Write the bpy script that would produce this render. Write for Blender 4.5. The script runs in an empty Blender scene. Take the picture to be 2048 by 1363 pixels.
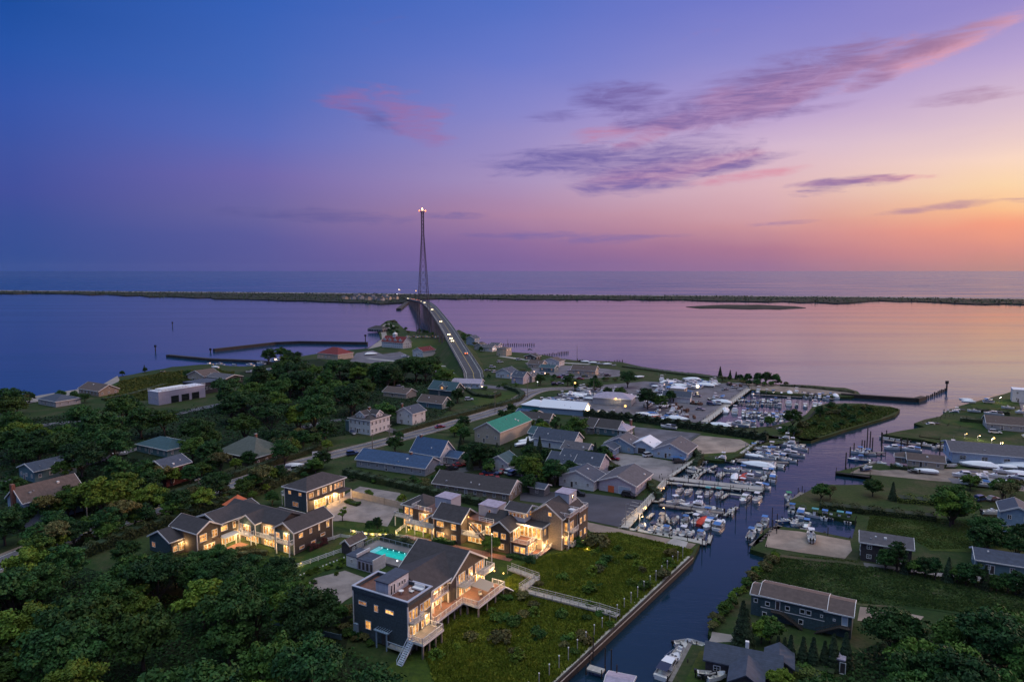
import bpy, bmesh, math, random
import numpy as np
from mathutils import Vector, Matrix
random.seed(7); NR = np.random.default_rng(7)
HAZE = True
SC = bpy.context.scene
COL = SC.collection
R = math.radians
# ---------------------------------------------------------------- camera
H = 70.0; FOC = 1365.0; PITCH = math.atan(140.5/FOC)
cam_d = bpy.data.cameras.new('camera'); cam = bpy.data.objects.new('camera', cam_d); COL.objects.link(cam)
cam.location = (0, 0, H); cam.rotation_euler = (R(90)-PITCH, 0, 0)
cam_d.sensor_width = 36.0; cam_d.lens = 36.0*FOC/2048.0
cam_d.clip_start = 1.0; cam_d.clip_end = 200000.0
SC.camera = cam
SC.view_settings.view_transform = 'Standard'; SC.view_settings.look = 'None'
SC.view_settings.exposure = 0.0; SC.view_settings.gamma = 1.0
SC.view_settings.use_curve_mapping = False

def G(x, y, z=1.2):
    """photo position (2048 px wide) -> point of the place at height z"""
    u = (x-1024)/FOC; v = (681.5-y)/FOC
    dy = math.cos(PITCH)+v*math.sin(PITCH); dz = -math.sin(PITCH)+v*math.cos(PITCH)
    t = (z-H)/dz
    return (u*t, dy*t, z)
def PJ(X, Y, Z=1.2):
    zz = Z-H; dep = Y*math.cos(PITCH)-zz*math.sin(PITCH); up = Y*math.sin(PITCH)+zz*math.cos(PITCH)
    return 1024+FOC*X/dep, 681.5-FOC*up/dep
def srgb(c):
    return tuple(((x/255)/12.92 if x/255 <= .04045 else ((x/255+.055)/1.055)**2.4) for x in c)
# ---------------------------------------------------------------- node helper
class NT:
    def __init__(s, nt): s.nt = nt; s.n = nt.nodes; s.l = nt.links
    def node(s, t, **kw):
        n = s.n.new(t)
        for k, v in kw.items():
            if k == 'inp':
                for a, b in v.items():
                    if isinstance(b, bpy.types.NodeSocket): s.l.new(b, n.inputs[a])
                    else: n.inputs[a].default_value = b
            else: setattr(n, k, v)
        return n
    def math(s, op, a, b=None, c=None, clamp=False):
        inp = {0: a}
        if b is not None: inp[1] = b
        if c is not None: inp[2] = c
        return s.node('ShaderNodeMath', operation=op, use_clamp=clamp, inp=inp).outputs[0]
    def mix(s, f, a, b, blend='MIX'):
        n = s.node('ShaderNodeMix', data_type='RGBA', blend_type=blend)
        for k, v in ((0, f), (6, a), (7, b)):
            if isinstance(v, bpy.types.NodeSocket): s.l.new(v, n.inputs[k])
            else: n.inputs[k].default_value = (tuple(v)+(1,) if (not isinstance(v, float) and len(v) == 3) else v)
        return n.outputs[2]
    def ramp(s, f, stops, interp='LINEAR'):
        n = s.node('ShaderNodeValToRGB'); cr = n.color_ramp; cr.interpolation = interp
        while len(cr.elements) > 1: cr.elements.remove(cr.elements[0])
        cr.elements[0].position = stops[0][0]; cr.elements[0].color = tuple(stops[0][1])+(1,)
        for p, c in stops[1:]:
            e = cr.elements.new(p); e.color = tuple(c)+(1,)
        s.l.new(f, n.inputs[0]); return n.outputs[0]
    def smooth(s, x, a, b, lo=0., hi=1.):
        return s.node('ShaderNodeMapRange', interpolation_type='SMOOTHSTEP', inp={0: x, 1: a, 2: b, 3: lo, 4: hi}).outputs[0]
# ---------------------------------------------------------------- world: dusk sky, defined by direction only
def azel(x, y):
    u = (x-1024)/FOC; v = (681.5-y)/FOC
    d = Vector((u, math.cos(PITCH)+v*math.sin(PITCH), -math.sin(PITCH)+v*math.cos(PITCH))).normalized()
    return math.degrees(math.atan2(d.x, d.y)), math.degrees(math.asin(d.z))
world = bpy.data.worlds.new('World'); SC.world = world; world.use_nodes = True
W = NT(world.node_tree)
for n in list(W.n): W.n.remove(n)
tc = W.node('ShaderNodeTexCoord')
sep = W.node('ShaderNodeSeparateXYZ', inp={0: tc.outputs['Generated']})
AZ = W.math('MULTIPLY', W.math('ARCTAN2', sep.outputs[0], sep.outputs[1]), 57.29578)
EL = W.math('MULTIPLY', W.math('ARCSINE', sep.outputs[2]), 57.29578)
wv = W.node('ShaderNodeCombineXYZ', inp={0: W.math('MULTIPLY', AZ, .035), 1: W.math('MULTIPLY', EL, .12), 2: 0.0})
wn = W.node('ShaderNodeTexNoise', inp={'Vector': wv.outputs[0], 'Scale': 1.6, 'Detail': 3.0, 'Roughness': .55})
ELw = W.math('ADD', EL, W.math('MULTIPLY', W.math('SUBTRACT', wn.outputs[0], .5), 2.2))
ELf = W.math('DIVIDE', ELw, 45.0, clamp=True)
SKY = {   # photo column -> [(photo row, sRGB)]
 30:   [(535,(50,78,146)),(450,(58,80,150)),(380,(66,80,156)),(300,(64,84,162)),(200,(54,86,170)),(100,(40,84,168)),(0,(30,78,160)),('z',(60,92,170))],
 520:  [(535,(84,86,150)),(470,(92,92,156)),(420,(108,102,160)),(360,(112,104,172)),(270,(92,108,186)),(150,(70,104,186)),(0,(54,96,182)),('z',(74,104,182))],
 1024: [(535,(122,98,154)),(490,(140,108,158)),(430,(174,132,164)),(360,(168,146,190)),(300,(156,142,196)),(220,(134,134,202)),(120,(106,122,202)),(0,(84,112,196)),('z',(90,112,188))],
 1536: [(535,(154,112,148)),(500,(176,122,146)),(450,(206,150,156)),(380,(222,182,190)),(300,(212,184,208)),(220,(184,160,208)),(120,(148,142,206)),(0,(120,124,202)),('z',(112,118,192))],
 2018: [(535,(192,138,130)),(500,(218,146,134)),(455,(246,160,130)),(420,(252,192,144)),(370,(252,214,172)),(310,(250,216,196)),(240,(224,196,206)),(120,(188,166,210)),(0,(150,138,202)),('z',(130,124,190))],
}
cols = []
for px, st in SKY.items():
    stops = []
    for row, c in st:
        pos = 1.0 if row == 'z' else max(0., azel(px, row)[1]/45.0)
        stops.append((pos, srgb(c)))
    stops.insert(0, (0.0, stops[0][1])) if stops[0][0] > 0.003 else None
    cols.append((azel(px, 300)[0], W.ramp(ELf, stops)))
sky = cols[0][1]
for i in range(1, 5):
    f = W.node('ShaderNodeMapRange', inp={0: AZ, 1: cols[i-1][0], 2: cols[i][0], 3: 0., 4: 1.}).outputs[0]
    sky = W.mix(f, sky, cols[i][1])
# glow of the set sun just outside the picture on the right, and the darker eastern sky behind
dz_ = W.math('SUBTRACT', AZ, 50.0); de_ = W.math('SUBTRACT', EL, 3.5)
gd = W.math('SQRT', W.math('ADD', W.math('POWER', W.math('DIVIDE', dz_, 12.), 2.), W.math('POWER', W.math('DIVIDE', de_, 8.0), 2.)))
glow = W.smooth(gd, 1.0, 0.0)
sky = W.mix(glow, sky, (1.3, .7, .32))
back = W.smooth(W.math('ABSOLUTE', AZ), 75., 150.)
sky = W.mix(W.math('MULTIPLY', back, .75), sky, (.10, .13, .30))
below = W.smooth(EL, 0.0, -2.0)
# clouds: (column, row, half width, half height, tilt) in photo measure turned to sky angles
CL_D = [(1530,180,190,52,14),(1380,220,150,34,8),(1255,200,70,34,-10),(1690,120,80,30,18),(1830,100,120,20,12),(1640,165,150,28,20),
        (1150,318,170,26,3),(1320,320,190,42,4),(1250,372,120,22,2),(1230,205,90,34,-8),(1470,330,110,14,10),(1670,370,100,15,2),(1470,210,210,20,14),(1750,150,60,20,20)]
CL_T = [(1860,418,120,10,6),(2035,400,40,9,0),(640,430,190,12,-2),(900,432,70,9,0),(755,236,60,20,-15),(1100,236,60,8,0),(1500,236,170,10,3),(1240,478,120,8,2),(1560,448,60,6,0),(1950,190,110,12,0),(1120,300,120,10,2),(1060,470,140,9,0)]
CL_P = [(1480,205,170,30,14),(1310,262,80,22,22),(1620,175,170,20,20),(1850,110,160,22,16),(862,252,52,38,-30),(805,222,80,34,-35),(1290,350,130,24,8),
        (1400,330,130,18,8),(1440,205,60,30,10),(1220,265,90,16,5),(1720,366,120,10,0),(1500,350,120,10,6),(705,205,60,30,-15)]
nv = W.node('ShaderNodeCombineXYZ', inp={0: W.math('MULTIPLY', AZ, .22), 1: W.math('MULTIPLY', EL, .85), 2: 3.3})
n1 = W.node('ShaderNodeTexNoise', inp={'Vector': nv.outputs[0], 'Scale': 1.0, 'Detail': 10.0, 'Roughness': .66, 'Distortion': 1.1}).outputs[0]
nv2 = W.node('ShaderNodeCombineXYZ', inp={0: W.math('MULTIPLY', AZ, .05), 1: W.math('MULTIPLY', EL, .5), 2: 9.1})
n2 = W.node('ShaderNodeTexNoise', inp={'Vector': nv2.outputs[0], 'Scale': 1.4, 'Detail': 6.0, 'Roughness': .6}).outputs[0]
n2c = W.math('SUBTRACT', n2, .5)
AZw = W.math('ADD', AZ, W.math('MULTIPLY', n2c, 9.)); ELc = W.math('ADD', EL, W.math('MULTIPLY', n2c, 2.2))
def cloud(lst, gain=1.):
    acc = None
    for (cx, cy, rx, ry, tilt) in lst:
        a0, e0 = azel(cx, cy); k = 57.3/FOC*math.cos(R(a0))**1.0
        ca, sa = math.cos(R(tilt)), math.sin(R(tilt))
        dx = W.math('SUBTRACT', AZw, a0); dy = W.math('SUBTRACT', ELc, e0)
        p = W.math('MULTIPLY_ADD', dx, ca/(rx*k), W.math('MULTIPLY', dy, sa/(rx*k)))
        q = W.math('MULTIPLY_ADD', dy, ca/(ry*k), W.math('MULTIPLY', dx, -sa/(ry*k)))
        r2 = W.math('MULTIPLY_ADD', p, p, W.math('MULTIPLY', q, q))
        m = W.math('SUBTRACT', 1.0, W.math('MULTIPLY', r2, .55), clamp=True)
        acc = m if acc is None else W.math('MAXIMUM', acc, m)
    return W.smooth(W.math('MULTIPLY_ADD', W.math('SUBTRACT', n1, .5), 2.3, W.math('MULTIPLY', acc, gain)), .26, 1.6)
fib = W.node('ShaderNodeTexNoise', inp={'Vector': W.node('ShaderNodeCombineXYZ', inp={0: W.math('MULTIPLY_ADD', EL, -.12, W.math('MULTIPLY', AZ, .30)), 1: W.math('MULTIPLY', EL, 2.6), 2: 1.7}).outputs[0], 'Scale': 1.0, 'Detail': 8.0, 'Roughness': .6, 'Distortion': .7}).outputs[0]
fibm = W.smooth(fib, .30, .62, .45, 1.0)
mp = W.math('MULTIPLY', cloud(CL_P, 1.3), fibm); md = W.math('MULTIPLY', cloud(CL_D, 1.4), fibm); mt = W.math('MULTIPLY', cloud(CL_T, 1.3), fibm)
azf = W.node('ShaderNodeMapRange', inp={0: AZ, 1: -20., 2: 36., 3: 0., 4: 1.}).outputs[0]
pinkc = W.ramp(azf, [(0, srgb((120,100,168))), (.36, srgb((170,120,168))), (.75, srgb((222,150,168))), (1, srgb((226,160,170)))])
darkc = W.ramp(azf, [(0, srgb((84,84,148))), (.4, srgb((112,102,168))), (.75, srgb((136,112,166))), (1, srgb((170,126,156)))])
sky = W.mix(W.math('MULTIPLY', mp, .92), sky, pinkc)
sky = W.mix(W.math('MULTIPLY', mt, .62), sky, darkc)
sky = W.mix(W.math('MULTIPLY', md, .98), sky, darkc)
# the unseen upper sky is brighter: it lights the ground
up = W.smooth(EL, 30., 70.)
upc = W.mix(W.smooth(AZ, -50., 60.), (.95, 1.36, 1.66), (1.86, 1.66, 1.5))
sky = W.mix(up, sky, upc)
sky = W.mix(below, sky, (.02, .03, .07))
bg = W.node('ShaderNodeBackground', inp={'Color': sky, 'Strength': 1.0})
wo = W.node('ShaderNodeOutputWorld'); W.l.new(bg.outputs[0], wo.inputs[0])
# low sun just outside the picture on the right
sun_d = bpy.data.lights.new('sun', 'SUN'); sun = bpy.data.objects.new('sun', sun_d); COL.objects.link(sun)
sun_d.energy = 1.7; sun_d.angle = R(9); sun_d.color = (1.0, .60, .42)
SAZ, SEL = 62, 9
sdir = Vector((math.sin(R(SAZ))*math.cos(R(SEL)), math.cos(R(SAZ))*math.cos(R(SEL)), math.sin(R(SEL))))
sun.rotation_euler = sdir.to_track_quat('Z', 'Y').to_euler()
# ---------------------------------------------------------------- materials
MATS = {}
def mat(name, base, rough=.7, var=0.0, vscale=1.0, var2=None, bump=0.0, bscale=5.0, metal=0.0, spec=.5, emit=None, estr=0., lines=None, rnd=0.0, coord='Object', coat=0.):
    if name in MATS: return MATS[name]
    m = bpy.data.materials.new(name); m.use_nodes = True; T = NT(m.node_tree)
    b = T.n['Principled BSDF']; b.inputs['Roughness'].default_value = rough
    b.inputs['Metallic'].default_value = metal; b.inputs['Specular IOR Level'].default_value = spec
    if coat: b.inputs['Coat Weight'].default_value = coat
    col = None; co = T.node('ShaderNodeTexCoord').outputs[coord]
    base3 = tuple(base)
    if var > 0 or var2:
        n = T.node('ShaderNodeTexNoise', inp={'Vector': co, 'Scale': vscale, 'Detail': 5.0, 'Roughness': .62}).outputs[0]
        c2 = var2 or tuple(min(1, x*(1+var)) for x in base3); c1 = base3 if var2 else tuple(x*(1-var) for x in base3)
        col = T.mix(T.smooth(n, .34, .66), c1, c2)
    if lines:   # (period m, darkness, axis) shingle / plank / panel courses
        sp = T.node('ShaderNodeSeparateXYZ', inp={0: co}); q = sp.outputs[lines[2]]
        fr = T.math('FRACT', T.math('DIVIDE', q, lines[0]))
        ln = T.math('GREATER_THAN', fr, .86)
        if col is None: col = T.mix(0., base3, base3)
        wn_ = T.node('ShaderNodeTexWhiteNoise', noise_dimensions='1D', inp={'W': T.math('FLOOR', T.math('DIVIDE', q, lines[0]))}).outputs[0]
        col = T.mix(T.math('MULTIPLY', wn_, .25), col, tuple(x*.55 for x in base3))
        col = T.mix(T.math('MULTIPLY', ln, lines[1]), col, tuple(x*.3 for x in base3))
    if rnd > 0:
        oi = T.node('ShaderNodeObjectInfo'); k = T.math('MULTIPLY_ADD', oi.outputs['Random'], 2*rnd, 1-rnd)
        h = T.node('ShaderNodeHueSaturation', inp={'Value': k, 'Color': col if col is not None else base3+(1,)})
        h.inputs['Hue'].default_value = .5
        col = h.outputs[0]
    if col is not None: T.l.new(col, b.inputs['Base Color'])
    else: b.inputs['Base Color'].default_value = base3+(1,)
    if bump > 0:
        bn = T.node('ShaderNodeTexNoise', inp={'Vector': co, 'Scale': bscale, 'Detail': 4.0})
        bp = T.node('ShaderNodeBump', inp={'Strength': bump, 'Distance': .1, 'Height': bn.outputs[0]})
        T.l.new(bp.outputs[0], b.inputs['Normal'])
    if emit:
        b.inputs['Emission Color'].default_value = tuple(emit)+(1,); b.inputs['Emission Strength'].default_value = estr
    MATS[name] = m; return m
def M_(n): return MATS[n]
mat('asphalt', (.055,.056,.066), .85, var=.25, vscale=.35, bump=.2, bscale=3)
mat('road_asphalt', (.105,.10,.12), .8, var=.3, vscale=.15, bump=.2, bscale=2)
mat('dark_asphalt', (.05,.05,.068), .75, var=.2, vscale=.12)
mat('gravel', (.235,.20,.19), .95, var=.2, vscale=.22, bump=.5, bscale=4)
mat('shell_gravel', (.20,.185,.19), .95, var=.3, vscale=.12, bump=.3, bscale=3)
mat('sand', (.27,.215,.18), .95, var=.28, vscale=.14, bump=.4)
mat('dirt', (.20,.16,.135), .95, var=.3, vscale=.15, bump=.3)
mat('lane_paint', (.62,.62,.60), .7); mat('yellow_paint', (.55,.40,.10), .7)
mat('white', (.72,.72,.74), .6, rnd=.04); mat('trim_white', (.66,.66,.68), .6)
mat('hull_white', (.74,.75,.78), .25, rnd=.10, coat=.3); mat('deck_cream', (.50,.49,.47), .6, rnd=.1)
mat('hull_blue', (.05,.12,.28), .25, coat=.3); mat('hull_dark', (.02,.022,.035), .25, coat=.3); mat('hull_red', (.45,.04,.03), .3); mat('hull_teal', (.05,.25,.28), .3)
mat('canvas_blue', (.05,.16,.42), .8, rnd=.2); mat('canvas_teal', (.06,.26,.30), .8); mat('canvas_navy', (.02,.03,.08), .8); mat('canvas_tan', (.38,.32,.25), .8)
mat('canvas_red', (.50,.05,.03), .8); mat('canvas_green', (.02,.22,.10), .8); mat('shrink_wrap', (.78,.80,.86), .35); mat('orange_canvas', (.58,.13,.05), .7, var=.1, vscale=.6)
mat('motor_black', (.015,.015,.018), .3); mat('glass_dark', (.012,.016,.024), .08, spec=.8); mat('rubber', (.02,.02,.02), .8); mat('chrome', (.55,.55,.58), .25, metal=1.)
mat('wood_grey', (.20,.18,.17), .85, lines=(.3,.5,0), var=.2, vscale=1.2); mat('wood_pale', (.42,.41,.38), .8, lines=(.25,.45,0), var=.15, vscale=1.5)
mat('pile_dark', (.035,.028,.025), .9, var=.3, vscale=3); mat('pole_wood', (.16,.14,.125), .9); mat('deck_red', (.17,.075,.055), .75, lines=(.22,.45,0), var=.2, vscale=1.5)
mat('bulkhead_timber', (.026,.022,.022), .9, var=.3, vscale=1., lines=(.4,.5,0)); mat('jetty_stone', (.035,.033,.036), .95, var=.4, vscale=1.)
mat('steel_lattice', (.11,.07,.085), .6); mat('grey_metal', (.30,.32,.36), .5, metal=.4)
mat('concrete', (.32,.31,.30), .85, var=.15, vscale=.3); mat('bridge_conc', (.17,.155,.16), .9, var=.2, vscale=.1)
for nm, c in {'shingle_brown':(.085,.066,.055),'shingle_dark':(.055,.05,.058),'shingle_teal':(.045,.085,.105),'shingle_blue':(.05,.075,.10),'shingle_grey':(.18,.18,.19),'shingle_red':(.12,.03,.028),'shingle_tan':(.30,.24,.19)}.items():
    mat(nm, c, .85, var=.22, vscale=2.5, lines=(.28,.35,2))
for nm, c in {'siding_white':(.62,.64,.68),'siding_blue':(.26,.37,.50),'siding_lilac':(.42,.41,.52),'siding_grey':(.34,.36,.40),'siding_cream':(.48,.41,.33),'siding_paleblue':(.42,.52,.66),'siding_teal':(.10,.19,.23)}.items():
    mat(nm, c, .7, var=.08, vscale=1.2, lines=(.3,.22,2))
for nm, c in {'roof_charcoal':(.048,.042,.048),'roof_brown':(.10,.072,.068),'roof_blue':(.032,.075,.17),'roof_slate':(.05,.065,.105),'roof_grey':(.095,.09,.11),'roof_teal':(.035,.085,.11),'roof_red':(.16,.018,.022),'roof_green':(.012,.20,.15),'roof_olive':(.085,.10,.09),'roof_lilac':(.36,.32,.42)}.items():
    mat(nm, c, .85, var=.16, vscale=1.1, lines=(.32,.30,1), bump=.15, bscale=4)
mat('roof_white', (.70,.72,.80), .5); mat('brick', (.20,.09,.07), .9, var=.3, vscale=3, lines=(.2,.4,2)); mat('box_metal', (.40,.43,.52), .5, lines=(.5,.12,0))
mat('door_dark', (.05,.04,.045), .5); mat('door_white', (.6,.6,.62), .5); mat('cushion', (.68,.66,.64), .9); mat('furniture', (.45,.35,.25), .7)
mat('car_black', (.012,.014,.02), .25, coat=.8); mat('car_white', (.62,.64,.68), .3, coat=.8); mat('car_red', (.30,.02,.02), .3, coat=.8); mat('car_blue', (.03,.06,.16), .3, coat=.8); mat('car_grey', (.20,.21,.24), .3, coat=.8)
mat('pot_orange', (.45,.10,.04), .8, var=.3, vscale=1.5); mat('rust', (.14,.06,.04), .9, var=.4, vscale=2)
# lit glass: rooms seen through panes, uneven brightness
def litmat(name, c, s):
    m = bpy.data.materials.new(name); m.use_nodes = True; T = NT(m.node_tree); b = T.n['Principled BSDF']
    co = T.node('ShaderNodeTexCoord').outputs['Object']; oi = T.node('ShaderNodeObjectInfo')
    of = T.node('ShaderNodeVectorMath', operation='ADD', inp={0: co, 1: oi.outputs['Location']})
    n = T.node('ShaderNodeTexNoise', inp={'Vector': of.outputs[0], 'Scale': 1.3, 'Detail': 4., 'Roughness': .7}).outputs[0]
    colr = T.ramp(n, [(.25, (.22,.06,.01)), (.42, (c[0]*.8, c[1]*.55, c[2]*.4)), (.58, (c[0], c[1]*.88, c[2]*.8)), (.8, (1., .68, .27))])
    k = T.math('MULTIPLY', T.smooth(n, .28, .72, .30, 1.6), T.math('MULTIPLY_ADD', oi.outputs['Random'], .8, .6))
    T.l.new(colr, b.inputs['Emission Color']); T.l.new(T.math('MULTIPLY', k, s), b.inputs['Emission Strength'])
    b.inputs['Base Color'].default_value = (.02,.02,.02,1); b.inputs['Roughness'].default_value = .1
    MATS[name] = m
litmat('lit_glass', (1., .56, .16), .95); litmat('dim_glass', (1., .5, .2), .32)
mat('lamp_warm', (1,.7,.3), .5, emit=(1.,.52,.13), estr=3.2); mat('lamp_white', (1,.95,.9), .5, emit=(1.,.80,.5), estr=4.)
mat('lamp_red', (1,.3,.1), .5, emit=(1.,.20,.07), estr=3.); mat('lamp_soft', (1,.8,.5), .5, emit=(1.,.7,.4), estr=6.); mat('lamp_cool', (1,1,1), .5, emit=(.9,.95,1.), estr=2.5)
# foliage
def foliage(name, c1, c2, rnd=.3):
    m = bpy.data.materials.new(name); m.use_nodes = True; T = NT(m.node_tree); b = T.n['Principled BSDF']
    g = T.node('ShaderNodeNewGeometry'); n = T.node('ShaderNodeTexNoise', inp={'Vector': g.outputs['Position'], 'Scale': .45, 'Detail': 6., 'Roughness': .7}).outputs[0]
    oi = T.node('ShaderNodeObjectInfo')
    col = T.mix(T.smooth(n, .36, .64), c1, c2)
    col = T.mix(T.math('MULTIPLY', T.node('ShaderNodeTexWhiteNoise', noise_dimensions='1D', inp={'W': T.math('MULTIPLY', oi.outputs['Random'], 91.7)}).outputs[0], .55), col, (c2[0]*1.35, c2[1]*1.0, c2[2]*.6))
    h = T.node('ShaderNodeHueSaturation', inp={'Value': T.math('MULTIPLY_ADD', oi.outputs['Random'], 2*rnd, 1-rnd), 'Color': col})
    T.l.new(h.outputs[0], b.inputs['Base Color']); b.inputs['Roughness'].default_value = .75; b.inputs['Specular IOR Level'].default_value = .25
    MATS[name] = m
foliage('leaf_dark', (.006,.034,.013), (.024,.086,.020), .38); foliage('leaf_mid', (.014,.062,.013), (.050,.120,.020), .36); foliage('leaf_light', (.036,.10,.014), (.10,.18,.022))
foliage('leaf_olive', (.055,.068,.025), (.10,.105,.04)); foliage('leaf_conifer', (.012,.032,.020), (.026,.052,.028)); foliage('leaf_hedge', (.015,.032,.014), (.034,.058,.020), .15)
foliage('marsh_blade', (.055,.125,.012), (.17,.23,.026), .1); foliage('reed_blade', (.045,.085,.022), (.08,.125,.03), .1); foliage('leaf_burgundy', (.06,.018,.022), (.10,.03,.03))
mat('bark', (.06,.048,.04), .95)
# grass ground, world-scale mottling
def ground(name, cs, sc=(.012, .08, .9), bump=.4):
    m = bpy.data.materials.new(name); m.use_nodes = True; T = NT(m.node_tree); b = T.n['Principled BSDF']
    g = T.node('ShaderNodeNewGeometry').outputs['Position']
    a = T.node('ShaderNodeTexNoise', inp={'Vector': g, 'Scale': sc[0], 'Detail': 4., 'Roughness': .6}).outputs[0]
    d = T.node('ShaderNodeTexNoise', inp={'Vector': g, 'Scale': sc[1], 'Detail': 5., 'Roughness': .65}).outputs[0]
    e = T.node('ShaderNodeTexNoise', inp={'Vector': g, 'Scale': sc[2], 'Detail': 4., 'Roughness': .7}).outputs[0]
    col = T.mix(T.smooth(a, .38, .62), cs[0], cs[1]); col = T.mix(T.smooth(d, .45, .68), col, cs[2])
    col = T.mix(T.smooth(e, .3, .7, 0., .6), col, cs[3])
    T.l.new(col, b.inputs['Base Color']); b.inputs['Roughness'].default_value = .95; b.inputs['Specular IOR Level'].default_value = .1
    bp = T.node('ShaderNodeBump', inp={'Strength': bump, 'Distance': .4, 'Height': e}); T.l.new(bp.outputs[0], b.inputs['Normal'])
    MATS[name] = m
ground('grass', [(.026,.052,.016),(.044,.066,.022),(.074,.070,.040),(.014,.032,.012)])
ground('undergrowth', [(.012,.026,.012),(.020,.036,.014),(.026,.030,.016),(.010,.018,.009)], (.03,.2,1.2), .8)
ground('lawn', [(.026,.064,.014),(.066,.088,.020),(.085,.080,.028),(.018,.044,.012)], (.035,.16,1.4), .35)
ground('dry_grass', [(.085,.095,.042),(.070,.060,.040),(.11,.085,.058),(.04,.05,.025)], (.03,.12,.8))
ground('marsh', [(.044,.080,.014),(.066,.100,.016),(.034,.060,.014),(.016,.034,.010)], (.05,.2,1.1), .8)
ground('dune', [(.020,.026,.022),(.030,.032,.028),(.08,.07,.06),(.010,.015,.012)], (.004,.03,.11), .5)
ground('beach', [(.30,.27,.26),(.26,.23,.22),(.22,.2,.19),(.24,.22,.2)], (.02,.1,.8), .2)
# water
def water(name, base, wl, st, rough):
    m = bpy.data.materials.new(name); m.use_nodes = True; T = NT(m.node_tree); b = T.n['Principled BSDF']
    g = T.node('ShaderNodeNewGeometry').outputs['Position']
    mp_ = T.node('ShaderNodeMapping', inp={'Vector': g, 'Rotation': (0, 0, R(14)), 'Scale': (.38, 1., 1.)}).outputs[0]
    a = T.node('ShaderNodeTexNoise', inp={'Vector': mp_, 'Scale': wl[0], 'Detail': 4., 'Roughness': .6, 'Distortion': .3}).outputs[0]
    c = T.node('ShaderNodeTexNoise', inp={'Vector': mp_, 'Scale': wl[1], 'Detail': 3., 'Roughness': .55}).outputs[0]
    hgt = T.math('MULTIPLY_ADD', c, 1.6, a)
    st_ = T.node('ShaderNodeTexNoise', inp={'Vector': T.node('ShaderNodeMapping', inp={'Vector': g, 'Rotation': (0,0,R(6)), 'Scale': (.10, 1., 1.)}).outputs[0], 'Scale': .018, 'Detail': 5., 'Roughness': .6}).outputs[0]
    bp = T.node('ShaderNodeBump', inp={'Strength': T.smooth(st_, .35, .66, st*.45, st), 'Distance': .5, 'Height': hgt}); T.l.new(bp.outputs[0], b.inputs['Normal'])
    T.l.new(T.smooth(st_, .38, .66, rough*.7, rough*1.25), b.inputs['Roughness'])
    b.inputs['Base Color'].default_value = base+(1,); b.inputs['IOR'].default_value = 1.34; b.inputs['Specular IOR Level'].default_value = .3 if name == 'ocean' else .5
    MATS[name] = m
water('sea', (.002,.040,.105), (.30, .06), .27, .10)
water('ocean', (.001,.050,.150), (.12, .03), .6, .26)
water('canal', (.007,.026,.050), (.7, .14), .20, .07)
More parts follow.
